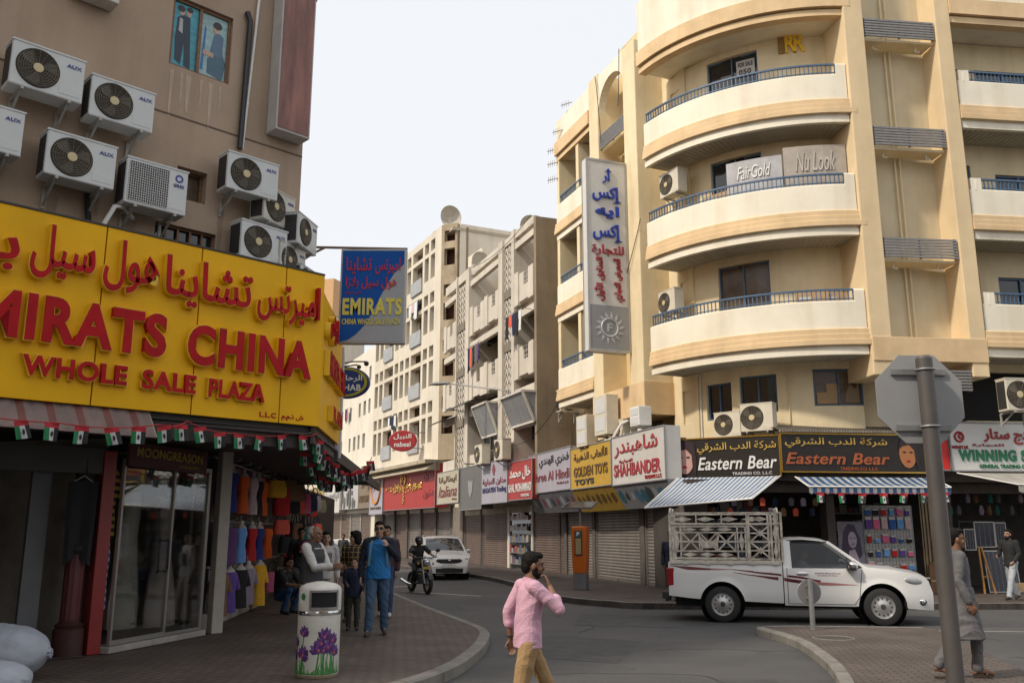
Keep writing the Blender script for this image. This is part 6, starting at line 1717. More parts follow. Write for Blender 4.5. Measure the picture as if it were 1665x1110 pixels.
bunting([(-3.4, 14.5, 3.15), (-3.7, 18, 2.8), (-3.6, 22, 3.3)], 11, lambda k: 'small flag on the inner bunting of the arcade, number %d going away' % (k + 1), lambda t: .6 * sin(17 * t + 1), 'red cord of the inner arcade flags', .12, .85)
bunting([W_(FX, -2.4, -.95, 2.82), W_(FX, 1.4, -.95, 2.84)], 7, lambda k: 'small flag hanging below the short striped awning, number %d from the left' % (k + 1), lambda t: .2 * sin(9 * t), 'red cord of the flags below the short striped awning', .03, 1.0)
# ================================================================== street furniture
o = thing('litter_bin', 'white litter bin painted with purple crocuses on the near left pavement', 'litter bin', (-2.3, 11.1, .15), 0)
binw = M('bin_white', (.60, .585, .53), .45, var=.12, scale=5, streak=.2)
R = .25
a = MB(); a.lathe([(0, .02), (R - .01, .02), (R, .05), (R, .70), (R - .004, .705)], 40); a.build('body', binw, o)
a = MB(); a.lathe([(R + .004, .70), (R + .006, .71), (R + .006, .735), (R + .004, .745)], 40); a.build('band', chrome, o)
a = MB(); a.lathe([(R - .015, 0), (R - .005, .03), (R - .02, .03)], 40); a.build('foot_ring', M('bin_foot', (.3, .24, .15), .7), o)
a = MB(); a.lathe([(R, .745), (R, .99), (R - .02, 1.02), (R - .07, 1.05), (.05, 1.075), (0, 1.077)], 40); a.build('hood', binw, o)
def on_cyl(poly, t0, off, rr=R):
    """flat shape (arc length, z) laid on the bin's side round angle t0"""
    return [((rr + off) * cos(t0 + u / rr), (rr + off) * sin(t0 + u / rr), z) for u, z in poly]
ta = radians(-66)
a = MB()
for k in range(8):
    u0, u1 = -.155 + .31 * k / 8, -.155 + .31 * (k + 1) / 8
    a.add(on_cyl([(u0, .79), (u1, .79), (u1, .96), (u0, .96)], ta, .004), [(0, 1, 2, 3)])
a.build('opening', dark, o)
a = MB()
for k in range(8):
    u0, u1 = -.175 + .35 * k / 8, -.175 + .35 * (k + 1) / 8
    for z0, z1 in ((.765, .79), (.96, .985)):
        i, j = on_cyl([(u0, z0), (u1, z0), (u1, z1), (u0, z1)], ta, .0), on_cyl([(u0, z0), (u1, z0), (u1, z1), (u0, z1)], ta, .02)
        a.add(i + j, [(4, 5, 6, 7), (0, 1, 5, 4), (2, 3, 7, 6)])
for u0, u1 in ((-.175, -.15), (.15, .175)):
    i, j = on_cyl([(u0, .765), (u1, .765), (u1, .985), (u0, .985)], ta, 0), on_cyl([(u0, .765), (u1, .765), (u1, .985), (u0, .985)], ta, .02)
    a.add(i + j, [(4, 5, 6, 7), (0, 4, 7, 3), (1, 2, 6, 5)])
a.build('opening_frame', M('bin_frame', (.3, .3, .29), .35, metal=.6), o)
a = MB(); a.add(on_cyl([(-.05, .84), (.05, .84), (.05, .97), (-.05, .97)], radians(-128), .004), [(0, 1, 2, 3)]); st_ = a.build('sticker', white, o)
a = MB(); a.add(on_cyl(ell(0, .91, .036, .04, 14), radians(-128), .007), [tuple(range(14))]); a.build('sticker_mark', M('mark_green', (.04, .2, .08), .5), st_)
r = random.Random(4)
petals, grass, hearts = MB(), MB(), MB()
def crocus(t0, u, z, s, tilt=0.):
    for k, dt in enumerate((-.75, -.35, .05, .4, .8)):
        t = dt + tilt
        ln, wd = s * (.17, .2, .21, .2, .16)[k], s * .05
        tip = (u + ln * sin(t), z + ln * cos(t)); m = (u + ln * .55 * sin(t), z + ln * .55 * cos(t)); nx, nz = cos(t) * wd, -sin(t) * wd
        petals.add(on_cyl([(u, z), (m[0] - nx, m[1] - nz), (tip[0] - nx * .3, tip[1] - nz * .3), tip, (m[0] + nx, m[1] + nz)], t0, .003 + .0009 * k), [(0, 4, 3, 2, 1)], k % 2)
    hearts.add(on_cyl(ell(u, z + s * .06, .012, .02, 8), t0, .0085), [tuple(range(8))])
    grass.add(on_cyl([(u - .008, z), (u + .008, z), (u + r.uniform(-.03, .03), .04), (u + r.uniform(-.03, .03) - .016, .04)], t0, .0022), [(3, 2, 1, 0)])
for t0, u, z, s, tl in ((-121, 0, .46, .62, .1), (-119, 0, .22, .72, -.2), (-124, 0, .2, .6, .5), (-150, 0, .34, .6, -.2), (-158, 0, .2, .6, 0), (-62, 0, .42, .72, .15), (-76, 0, .27, .7, -.4), (-52, 0, .30, .72, .3), (-64, 0, .27, .66, 0), (-40, 0, .38, .62, .2), (-32, 0, .24, .66, 0), (-70, 0, .36, .5, -.5)):
    crocus(radians(t0), u, z, s, tl)
for t0 in range(-172, -8, 3):
    h_ = r.uniform(.03, .07) if -110 < t0 < -82 else r.uniform(.05, .19)
    grass.add(on_cyl([(-.01, .045), (.01, .045), (r.uniform(-.05, .05), .05 + h_)], radians(t0), .0028), [(0, 1, 2)])
petals.build('crocus_painting', [M('purple', (.075, .02, .13), .5, var=.3, scale=20), M('violet_light', (.17, .06, .27), .5, var=.3, scale=20)], o)
grass.build('grass_painting', M('grass_paint', (.06, .24, .05), .55, var=.4, scale=20), o)
hearts.build('flower_heart', M('heart_orange', (.5, .1, .12), .5), o)
# parking meter
o = thing('parking_meter', 'orange parking ticket machine with a solar panel on the far pavement', 'parking meter', (2.04, 27.25, .15), radians(-25))
orange = M('meter_orange', (.52, .12, .012), .4, var=.08)
a = MB(); a.box(-.2, .2, -.14, .14, 0, .5); a.build('plinth', M('meter_grey', (.16, .16, .165), .5, var=.15), o, bevel=.015)
a = MB(); a.loft([[(x * f, y * f, z) for x, y in ((-.23, -.17), (.23, -.17), (.23, .17), (-.23, .17))] for z, f in ((.48, .86), (.8, .95), (1.5, 1.02), (1.78, 1.0), (1.84, .8))], smooth=False); a.build('cabinet', orange, o, bevel=.03)
a = MB(); a.box(-.12, .12, -.185, -.165, .98, 1.7); a.build('front_panel', M('meter_dark', (.05, .06, .06), .4), o, bevel=.005)
a = MB(); a.box(-.09, .09, -.192, -.186, 1.52, 1.68); a.build('parking_plate', M('meter_teal', (.03, .14, .14), .4), o)
a = MB(); a.text('P', -.045, .045, 1.55, 1.66, -.193, .004, bold=.04); a.build('lettering', INK['white'], o)
a = MB(); a.box(-.085, .085, -.192, -.186, 1.02, 1.48); a.build('instruction_plate', M('meter_yellow', (.33, .29, .15), .4), o)
a = MB(); a.box(-.24, -.232, -.11, .1, 1.15, 1.72); a.build('side_plate', M('meter_pale', (.32, .31, .3), .4), o)
a = MB(); a.tube([(0, 0, 1.8), (0, 0, 2.4)], .035, 8); a.build('mast', steel, o)
a = MB(Matrix.Translation((0, 0, 2.42)) @ Matrix.Rotation(.3, 4, 'X')); a.box(-.45, .45, -.3, .3, 0, .05); a.build('solar_panel', sol_m, o, bevel=.008)
a = MB(Matrix.Translation((0, 0, 2.42)) @ Matrix.Rotation(.3, 4, 'X'))
for q in ((-.47, .47, -.32, -.3), (-.47, .47, .3, .32), (-.47, -.45, -.3, .3), (.45, .47, -.3, .3)): a.box(*q, -.005, .055)
a.build('panel_frame', steel, o)
# back of the stop sign on its pole
o = thing('road_sign', 'back of an octagonal grey road sign on a thick pole at the right', 'road sign', (2.915, 6.2, .0), radians(3))
polem = M('pole_brown_grey', (.11, .10, .095), .5, metal=.3, var=.2, scale=3, streak=.2)
a = MB(); a.tube([(0, 0, 0), (0, 0, 3.0)], .057, 20); a.lathe([(.057, 3.0), (.045, 3.02), (0, 3.025)], 20); a.build('pole', polem, o)
a = MB(); k = .315 / cos(pi / 8); oc = [(k * cos(pi / 8 + pi / 4 * i), 2.73 + k * sin(pi / 8 + pi / 4 * i)) for i in range(8)]; a.prism(oc, .105, .112, 'xz'); a.build('plate', M('sign_back_grey', (.33, .33, .335), .6, metal=.1, var=.1, scale=2, streak=.15), o)
a = MB()
for z in (2.52, 2.92): a.box(-.2, .2, .085, .104, z - .02, z + .02); a.ring((0, 0, z), .061, .008, 24, 6, 'z')
a.build('clamp', steel, o)
o = thing('small_round_sign', 'back of a small round grey sign on a short post on the island', 'road sign', (5.28, 16.35, .13), radians(4))
a = MB(); a.tube([(0, 0, 0), (0, 0, .86)], .045, 14); a.build('post', steel, o)
a = MB(); a.lathe([(0, .05), (.21, .05), (.215, .055), (.21, .06), (0, .06)], 32, (0, 0, .64), axis='y'); a.build('plate', M('round_grey', (.23, .225, .22), .5, metal=.3, var=.15), o)
a = MB(); a.box(-.07, .07, .03, .05, .52, .56); a.box(-.07, .07, .03, .05, .73, .77); a.build('clamp', steel, o)
# sacks at the lower left
sackm = M('sack_white', (.36, .385, .44), .65, var=.1, scale=3, bump=.5, bscale=14)
def sack(name, label, loc, L_, W__, H_, rz, seed, nk):
    o = thing(name, label, 'sack', loc, rz, 'white sacks on the near left pavement')
    n, m_ = 48, 40; rings = []
    for i in range(n + 1):
        t = i / n; x = (t - .5) * L_
        e = max(.05, 1 - abs(2 * t - 1) ** 3.2) ** .6
        ring = []
        for k in range(m_):
            a_ = 2 * pi * k / m_; c, s = cos(a_), sin(a_)
            f = 1 + .13 * noise.noise(Vector((3 * x + seed, c * 1.5, s * 1.5))) + .05 * (1 - 2 * abs(noise.noise(Vector((7 * x, c * 2.5, s * 2.5 + seed)))))
            ring.append((x, W__ / 2 * e * c * f, max(.0, H_ / 2 + H_ / 2 * e * s * f)))
        rings.append(ring)
    a = MB(); a.loft(rings); a.build('bag', sackm, o)
    a = MB()
    for k in range(7):
        t = 2 * pi * k / 7; a.tube([(L_ / 2 - .06, .03 * cos(t), H_ / 2 + .03 * sin(t)), (L_ / 2 + .03, .04 * cos(t + .3), H_ / 2 - .02 + .04 * sin(t))], [.03, .02], 6)
    a.build('tied_neck', sackm, o)
sack('sack', 'big full white sack lying on the pavement at the lower left', (-5.95, 10.7, .15), 1.25, .85, .62, radians(8), 1.3, 0)
sack('sack', 'smaller crumpled white sack in front of the big one', (-5.25, 9.55, .15), .8, .55, .36, radians(-20), 4.1, 0)

# ================================================================== vehicles
carw = M('car_white', (.72, .72, .71), .25, var=.03, scale=2, coat=.6)
carglass = M('car_glass', (.02, .024, .028), .05, var=.3, spec=.9)
cabglass = glass('cab_glass', (.34, .36, .36), .06, .02)
lampg = M('lamp_glass', (.34, .36, .38), .1, var=.25, scale=14, spec=.8)
redlamp = M('tail_red', (.25, .01, .012), .15, var=.2)
class Shell:
    """car body: side profile between zb(x) and zt(x), half width hw(x, z), crowned top"""
    def __init__(s, zb, zt, hw, crown=.04): s.zb, s.zt, s.hw, s.crown = zb, zt, hw, crown
    def side(s, x, t, sg, off=0.):
        z = s.zb(x) + (s.zt(x) - s.zb(x)) * t
        return (x, sg * (s.hw(x, z) + off), z)
    def top(s, x, u, off=0.):
        z = s.zt(x); h = s.hw(x, z)
        return (x, u * h, z + s.crown * (1 - u * u) + off)
    def mesh(s, a, xs, rows=8, cols=8, top=True, ends=True):
        n = len(xs)
        for sg in (-1, 1):
            v = [s.side(x, j / rows, sg) for x in xs for j in range(rows + 1)]
            fs = []
            for i in range(n - 1):
                for j in range(rows):
                    q = i * (rows + 1) + j; f = (q, q + rows + 1, q + rows + 2, q + 1)
                    fs.append(f if sg < 0 else f[::-1])
            a.add(v, fs, smooth=True)
        if top:
            v = [s.top(x, -1 + 2 * k / cols) for x in xs for k in range(cols + 1)]
            a.add(v, [(i * (cols + 1) + k, (i + 1) * (cols + 1) + k, (i + 1) * (cols + 1) + k + 1, i * (cols + 1) + k + 1) for i in range(n - 1) for k in range(cols)], smooth=True)
        if ends:
            for i, fl in ((0, 0), (n - 1, 1)):
                x = xs[i]; v = []
                for j in range(rows + 1):
                    p = s.side(x, j / rows, 1)
                    v += [(x, p[1] * (-1 + 2 * k / cols), p[2] + (s.crown * (1 - (-1 + 2 * k / cols) ** 2) if j == rows else 0)) for k in range(cols + 1)]
                fs = [(j * (cols + 1) + k, j * (cols + 1) + k + 1, (j + 1) * (cols + 1) + k + 1, (j + 1) * (cols + 1) + k) for j in range(rows) for k in range(cols)]
                a.add(v, fs if fl else [f[::-1] for f in fs], smooth=True)
        return a
    def side_poly(s, a, poly, sg, off, mi=None, th=0.):
        """outline (x, z) laid on one side"""
        v = [(x, sg * (s.hw(x, z) + off), z) for x, z in poly]
        f = tuple(range(len(v)))
        a.add(v, [f if sg < 0 else f[::-1]], mi)
    def top_patch(s, a, x0, x1, u0, u1, off, n=8, m=8, mi=None):
        v = [s.top(x0 + (x1 - x0) * i / n, u0 + (u1 - u0) * k / m, off) for i in range(n + 1) for k in range(m + 1)]
        a.add(v, [(i * (m + 1) + k, (i + 1) * (m + 1) + k, (i + 1) * (m + 1) + k + 1, i * (m + 1) + k + 1) for i in range(n) for k in range(m)], mi, True)
def lerp_pts(P):
    def f(x):
        if x <= P[0][0]: return P[0][1]
        for (xa, za), (xb, zb_) in zip(P[:-1], P[1:]):
            if x <= xb:
                t = (x - xa) / (xb - xa); t2 = t * t * (3 - 2 * t)
                return za + (zb_ - za) * (.6 * t + .4 * t2)
        return P[-1][1]
    return f
def arches(sill, centres, r_, zc):
    def f(x):
        z = sill(x) if callable(sill) else sill
        for c in centres:
            if abs(x - c) < r_: z = max(z, zc + sqrt(r_ * r_ - (x - c) ** 2))
        return z
    return f
def xs_of(x0, x1, n, extra=()):
    s = set(strips(x0, x1, n))
    for c, r_ in extra:
        for k in range(17): s.add(c - r_ * cos(pi * k / 16))
    return sorted(v for v in s if x0 <= v <= x1)
def wheel(par, x, y, z, r_, wd, sg, style='steel', steer=0.):
    """tyre > rim; sg = side the face looks to"""
    T = Matrix.Translation((x, y, z)) @ Matrix.Rotation(steer, 4, 'Z')
    a = MB(T); a.lathe([(r_ * .62, -wd / 2), (r_ * .86, -wd / 2), (r_ * .97, -wd * .42), (r_, -wd * .25), (r_, wd * .25), (r_ * .97, wd * .42), (r_ * .86, wd / 2), (r_ * .62, wd / 2)], 40, axis='y')
    t = a.build('tyre', rubber, par)
    a = MB(T); d = sg * wd / 2
    R_ = r_ * .64
    pr_ = [(R_, d * 1.0), (R_ * .93, d * .98), (R_ * .86, d * .6), (R_ * .55, d * .62), (R_ * .38, d * .85), (R_ * .2, d * .9), (0, d * .9)]
    if sg < 0: pr_ = pr_[::-1]
    a.lathe(pr_ if sg > 0 else pr_, 32, axis='y'); a.build('rim', M('rim_silver', (.5, .5, .5), .35, metal=.7, var=.1), t)
    a = MB(T)
    if style == 'steel':
        for k in range(12):
            q = 2 * pi * k / 12; c = (R_ * .7 * cos(q), d * .66, R_ * .7 * sin(q))
            a.ball(c, (R_ * .085, .012, R_ * .085), 8)
        a.lathe([(0, d * 1.02), (R_ * .2, d * 1.0), (R_ * .22, d * .88)], 16, axis='y')
    else:
        for k in range(5):
            q = 2 * pi * (k + .5) / 5
            a.prism([(R_ * .3 * cos(q - .3), R_ * .3 * sin(q - .3)), (R_ * .84 * cos(q - .38), R_ * .84 * sin(q - .38)), (R_ * .84 * cos(q + .38), R_ * .84 * sin(q + .38)), (R_ * .3 * cos(q + .3), R_ * .3 * sin(q + .3))], d * .7, d * .66, 'xz')
    a.build('rim_holes', M('rim_dark', (.04, .04, .04), .6), t)
    return t
# ---- the white pickup with the cage
TR = thing('pickup_truck', 'white single cab pickup with a maroon side stripe and an empty cage on its bed', 'pickup truck', (6.02, 19.47, 0), atan2(-.73, 3.01))
TZ, RA = .365, .45
def hw_t(x, z):
    h = .885
    if z < .62: h -= .05 * ((.62 - z) / .3) ** 2
    if z > .95: h -= .04 * ((z - .95) / .25) ** 2
    if x > 1.75: h -= .17 * min(1, (x - 1.75) / .75) ** 2.2
    if x < -2.35: h -= .03 * ((-2.35 - x) / .27) ** 2
    for c in (-1.54, 1.54):
        d = abs(hypot(x - c, z - TZ) - RA)
        if d < .09 and z > .4: h += .016 * (1 - d / .09)
    return h
zb_bed = arches(lerp_pts([(-2.65, .52), (-2.0, .46), (-.3, .40)]), (-1.54,), RA, TZ)
bed = Shell(zb_bed, lambda x: 1.185, hw_t, .0)
a = MB(); bed.mesh(a, xs_of(-2.62, -.33, 30, ((-1.54, RA),)), 10); a.build('cargo_bed', carw, TR, sharp=50)
ht = lerp_pts([(-.33, 1.09), (1.15, 1.09), (1.3, 1.12), (1.75, 1.08), (2.2, 1.0), (2.38, .94), (2.46, .82), (2.5, .64)])
cabs = Shell(arches(lerp_pts([(-.33, .36), (1.2, .36), (2.1, .33), (2.5, .30)]), (1.54,), RA, TZ), ht, hw_t, .05)
a = MB(); cabs.mesh(a, xs_of(-.31, 2.5, 40, ((1.54, RA),)), 10); a.build('cab_body', carw, TR, sharp=50)
a = MB(); a.box(-2.5, 2.2, -.6, .6, .3, .5); a.box(-.33, -.31, -.86, .86, .4, 1.1)
for c in (-1.54, 1.54): a.lathe([(RA - .005, -.83), (RA - .005, -.45), (0, -.45)], 24, (c, 0, TZ), axis='y'); a.lathe([(0, .45), (RA - .005, .45), (RA - .005, .83)], 24, (c, 0, TZ), axis='y')
a.build('underbody', M('under_black', (.012, .012, .012), .8), TR)
# greenhouse: pillars, roof, glass
def gy(z): return .835 - .15 * (z - 1.09) / .55
roofz = 1.66
a = MB()
rp = [(.62, 1.60), (.45, 1.655), (.1, 1.685), (-.2, 1.675), (-.29, 1.62)]
a.loft([[(x, y * (gy(z) / .8), z + (.03 * (1 - (y / .8) ** 2) if top else -.05 + .02)) for y, top in [(-.8 + 1.6 * k / 10, 1) for k in range(11)] + [(.8 - 1.6 * k / 10, 0) for k in range(11)]] for x, z in rp]); rf = a.build('roof', carw, TR)
for sg in (-1, 1):
    a = MB()
    A0, A1 = (1.30, sg * gy(1.09), 1.08), (.58, sg * gy(1.6), 1.61)
    a.bar(A0, A1, .07, .06); a.build('front_pillar', carw, TR, bevel=.012)
    a = MB(); a.prism([(-.31, 1.08), (-.12, 1.08), (-.13, 1.62), (-.29, 1.65)], 0, 1, 'xz')
    for p in a.v: p.y = sg * (gy(p.z) - (.0 if p.y == 0 else .06))
    a.build('rear_pillar', carw, TR, doubles=True)
    a = MB(); a.add([(-.12, sg * (gy(1.09) - .012), 1.085), (1.25, sg * (gy(1.09) - .012), 1.085), (.56, sg * (gy(1.6) - .012), 1.6), (-.13, sg * (gy(1.6) - .012), 1.6)], [(0, 1, 2, 3) if sg < 0 else (3, 2, 1, 0)]); dw = a.build('side_window', cabglass, TR)
    a = MB(); L_ = [(-.12, 1.085), (1.22, 1.085), (.57, 1.605), (-.13, 1.605)]
    for p, q in zip(L_, L_[1:] + L_[:1]): a.bar((p[0], sg * (gy(p[1]) + .0), p[1]), (q[0], sg * (gy(q[1]) + .0), q[1]), .03, .02)
    a.bar((.93, sg * gy(1.09), 1.09), (.93, sg * gy(1.34), 1.34), .025, .02); a.build('window_trim', black, TR)
    # door: seam, panel, handle, mirror
    a = MB(); dp = [(-.24, .40), (1.02, .40), (1.12, .55), (1.17, .9), (1.2, 1.085), (-.24, 1.085)]
    for k, (p, q) in enumerate(zip(dp, dp[1:] + dp[:1])):
        m_ = 6
        for j in range(m_):
            pa, pb = [(p[0] + (q[0] - p[0]) * t, p[1] + (q[1] - p[1]) * t) for t in (j / m_, (j + 1) / m_)]
            if k == 4: continue
            a.bar((pa[0], sg * (hw_t(*pa) + .001), pa[1]), (pb[0], sg * (hw_t(*pb) + .001), pb[1]), .012, .006)
    a.build('door_seam', M('seam_dark', (.05, .05, .05), .8), TR)
    a = MB(); a.box(-.05, .17, sg * (.885 + .0), sg * .91, .965, 1.0); a.ball((.06, sg * .885, .98), (.12, .012, .04), 12); a.build('door_handle', chrome, TR, bevel=.008)
    a = MB(); a.ball((1.02, sg * .98, 1.16), (.10, .1, .085), 14); mi_ = a.build('wing_mirror', chrome, TR)
    a = MB(); a.bar((1.08, sg * .84, 1.1), (1.04, sg * .93, 1.12), .06, .05); a.box(.9, 1.08, sg * .9, sg * 1.06, 1.06, 1.09); a.build('mirror_foot', black, mi_)
    # stripe
    a = MB()
    def stripe(P_, mi):
        n = 14; top_, bot = lerp_pts([p[:2] for p in P_]), lerp_pts([(p[0], p[2]) for p in P_])
        x0, x1 = P_[0][0], P_[-1][0]
        for k in range(n):
            xa, xb = x0 + (x1 - x0) * k / n, x0 + (x1 - x0) * (k + 1) / n
            if xa < -.32 < xb: continue
            q = [(xa, bot(xa)), (xb, bot(xb)), (xb, top_(xb)), (xa, top_(xa))]
            v = [(x, sg * (hw_t(x, z) + .004), z) for x, z in q]
            a.add(v, [(0, 1, 2, 3) if sg < 0 else (3, 2, 1, 0)], mi)
    stripe([(-2.58, 1.125, 1.12), (-2.2, 1.105, 1.04), (-1.75, 1.075, 1.04)], 0)
    stripe([(-1.75, 1.075, 1.04), (-1.3, 1.06, 1.05), (-.9, 1.035, 1.02)], 1)
    stripe([(-1.35, 1.06, 1.05), (-.6, 1.0, .96), (-.05, .94, .9), (.4, .86, .82)], 0)
    stripe([(-1.3, 1.0, .99), (-.9, .95, .93), (-.4, .91, .85), (.25, .83, .76)], 0)
    stripe([(-.2, .86, .82), (.5, .82, .76), (1.1, .78, .775)], 1)
    a.build('side_stripe', [M('stripe_maroon', (.14, .018, .02), .3, var=.15), M('stripe_fade', (.38, .16, .15), .3, var=.2)], TR)
    a = MB(); a.ball((2.17, sg * .775, .86), (.24, .085, .09), 16, rot=Matrix.Rotation(sg * -.38, 3, 'Z') @ Matrix.Rotation(.15, 3, 'Y')); hl = a.build('headlight', lampg, TR)
    a = MB(); a.ball((2.29, sg * .772, .47), (.085, .03, .075), 12, rot=Matrix.Rotation(sg * -.3, 3, 'Z')); a.build('fog_lamp_bezel', black, TR)
    a = MB(); a.ball((2.295, sg * .785, .47), (.05, .03, .05), 10, rot=Matrix.Rotation(sg * -.3, 3, 'Z')); a.build('fog_lamp', chrome, TR)
    a = MB(); a.box(-2.66, -2.5, sg * .74, sg * .875, .72, 1.08); a.build('tail_lamp', redlamp, TR, bevel=.02)
    for x in (-1.54, 1.54): wheel(TR, x, sg * .77, TZ - .003, .36, .22, sg)
a = MB(); a.text('MAHMOOD BUILD CONT L.L.C', .3, .78, .985, 1.01, 0, .003, bold=.02); a.text('055 2786448  050 481362', .34, .72, .945, .965, 0, .003, bold=.01)
a.v = [Vector((p.x, -(hw_t(p.x, p.z) + .004) + p.y * .3, p.z)) for p in a.v]; a.build('door_lettering', ink('stripe_text', (.28, .1, .1)), TR)
a = MB(); a.add([(1.28, -.79, 1.1), (1.28, .79, 1.1), (.62, .64, 1.6), (.62, -.64, 1.6)], [(0, 1, 2, 3)]); a.build('windscreen', cabglass, TR)
a = MB(); a.add([(-.30, -.75, 1.1), (-.29, -.65, 1.6), (-.29, .65, 1.6), (-.30, .75, 1.1)], [(0, 1, 2, 3)]); a.build('rear_window', cabglass, TR)
a = MB(); a.box(2.40, 2.50, -.42, .42, .70, .90)
for z in (.75, .81, .87): a.box(2.5, 2.515, -.4, .4, z - .012, z + .012)
a.build('grille', M('grille_dark', (.06, .06, .06), .3, metal=.5), TR, bevel=.01)
a = MB(); a.box(2.39, 2.53, -.44, .44, .885, .915); a.build('grille_trim', chrome, TR, bevel=.01)
a = MB(); a.loft([[(2.40 + .14 * (1 - abs(y / .70) ** 2.5), y, z) for z in (.30, .42, .58, .62)] + [(2.3, y, .62), (2.3, y, .30)] for y in strips(-.70, .70, 14)]); fb_ = a.build('front_bumper', carw, TR, sharp=50)
a = MB(); a.box(2.53, 2.55, -.28, .28, .38, .48); a.build('number_plate', white, TR)
a = MB(); a.box(-2.76, -2.6, -.82, .82, .45, .6); a.build('rear_bumper', black, TR, bevel=.02)
a = MB(); a.box(-.2, .5, -.7, .7, .5, .85); a.box(-.25, -.1, -.65, .65, .85, 1.35); a.box(1.0, 1.28, -.78, .78, .7, 1.08); a.build('cab_interior', M('seat_dark', (.05, .045, .045), .8), TR)
a = MB(); a.ring((.85, .36, 1.08), .17, .015, 20, 6, 'x'); a.build('steering_wheel', black, TR)
a = MB(); a.bar((-.33, .88, 1.19), (-2.6, .88, 1.19), .03, .05); a.build('bed_rail', offwhite, TR)
a = MB(); a.bar((-.33, -.88, 1.19), (-2.6, -.88, 1.19), .03, .05)
for k in range(5): a.box(-2.3 + .45 * k, -2.2 + .45 * k, -.91, -.88, 1.15, 1.18)
a.build('bed_rail', offwhite, TR)
cagem = M('cage_paint', (.60, .56, .48), .6, var=.55, scale=9, streak=.3)
CG = thing('truck_cage', 'dirty white welded cage with diamond and star patterns standing on the pickup bed', 'cage', TR.location, TR.rotation_euler.z)
def cage_side(y, full=True):
    a = MB(); b = MB()
    B_ = lambda p, q, w_=.04: a.bar((p[0], y, p[1]), (q[0], y, q[1]), w_, .03)
    X0, X1, Z0, Z1 = -2.56, -.30, 1.22, 2.2
    for z in (Z0, 1.98, Z1): B_((X0, z), (X1, z), .045)
    for x in (X0, -.95, -.5, X1): B_((x, Z0), (x, Z1), .045)
    if not full:
        B_((X0, 1.6), (X1, 1.6), .03); a.build('side_frame', cagem, CG); return
    for z in (1.28, 1.42, 1.8, 1.92): B_((X0 + .04, z), (-.98, z), .03)
    for x in (X0 + .06, X0 + .22, -1.18, -1.02): B_((x, 1.28), (x, 1.94), .03)
    def dia(x, z, rx, rz): b.prism([(x - rx, z), (x, z - rz), (x + rx, z), (x, z + rz)], y - .008, y + .008, 'xz')
    for k in range(4): dia(X0 + .27 + .47 * k, 2.07, .2, .05); B_((X0 + .03 + .52 * k, 1.98), (X0 + .03 + .52 * k, Z1), .03)
    for k in range(3): dia(-2.16 + .36 * k, 1.86, .16, .04); dia(-2.16 + .36 * k, 1.35, .16, .045)
    for k in range(4): B_((-2.32 + .365 * k, 1.42), (-2.32 + .365 * k, 1.8), .025)
    for k in range(3):
        x0, x1 = -2.32 + .365 * k, -2.32 + .365 * (k + 1)
        B_((x0, 1.42), (x1, 1.8), .025); B_((x0, 1.8), (x1, 1.42), .025)
        B_((x0, 1.61), (x1, 1.61), .02)
    b.prism([(-1.98, 1.76), (-1.76, 1.55), (-1.54, 1.76), (-1.6, 1.48), (-1.92, 1.48)], y - .008, y + .008, 'xz')
    for x in (X0 + .14, -1.1): dia(x, 1.61, .05, .24)
    for z0, z1 in ((1.27, 1.6), (1.62, 1.95)):
        B_((-.92, z0), (-.53, z1), .025); B_((-.92, z1), (-.53, z0), .025); B_((-.92, (z0 + z1) / 2), (-.53, (z0 + z1) / 2), .02)
        cx, cz = -.725, (z0 + z1) / 2; b.prism([(cx + (.085 if k % 2 == 0 else .04) * cos(pi * k / 8), cz + (.085 if k % 2 == 0 else .04) * sin(pi * k / 8)) for k in range(16)], y - .01, y + .01, 'xz')
    B_((-.92, 1.61), (-.52, 1.61), .03)
    for z in (1.42, 1.78): dia(-.43, z, .04, .16)
    dia(-.725, 2.07, .17, .05); dia(-.43, 2.07, .04, .07)
    p = a.build('side_frame', cagem, CG)
    b.build('ornament', cagem, p)
cage_side(-.84); cage_side(.84, False)
for x in (-2.56, -.36):
    a = MB(); b = MB()
    for z in (1.22, 1.98, 2.16): a.bar((x, -.82, z), (x, .82, z), .04, .04)
    for k in range(5): a.bar((x, -.8 + .4 * k, 1.22), (x, -.8 + .4 * k, 2.16), .03, .03)
    for k in range(4): a.bar((x, -.8 + .4 * k, 1.3), (x, -.4 + .4 * k, 1.95), .025, .02); a.bar((x, -.8 + .4 * k, 1.95), (x, -.4 + .4 * k, 1.3), .025, .02)
    for s in (0, 1): a.tube([(x, -.8 + .8 * s + .4 - .38 * cos(t), 2.16 + .14 * sin(t)) for t in strips(0, pi, 10)], .02, 6)
    a.build('end_frame', cagem, CG)
a = MB()
for k in range(5): a.bar((-2.5 + .5 * k, -.82, 1.985), (-2.5 + .5 * k, .82, 1.985), .03, .03)
a.build('top_bar', cagem, CG)

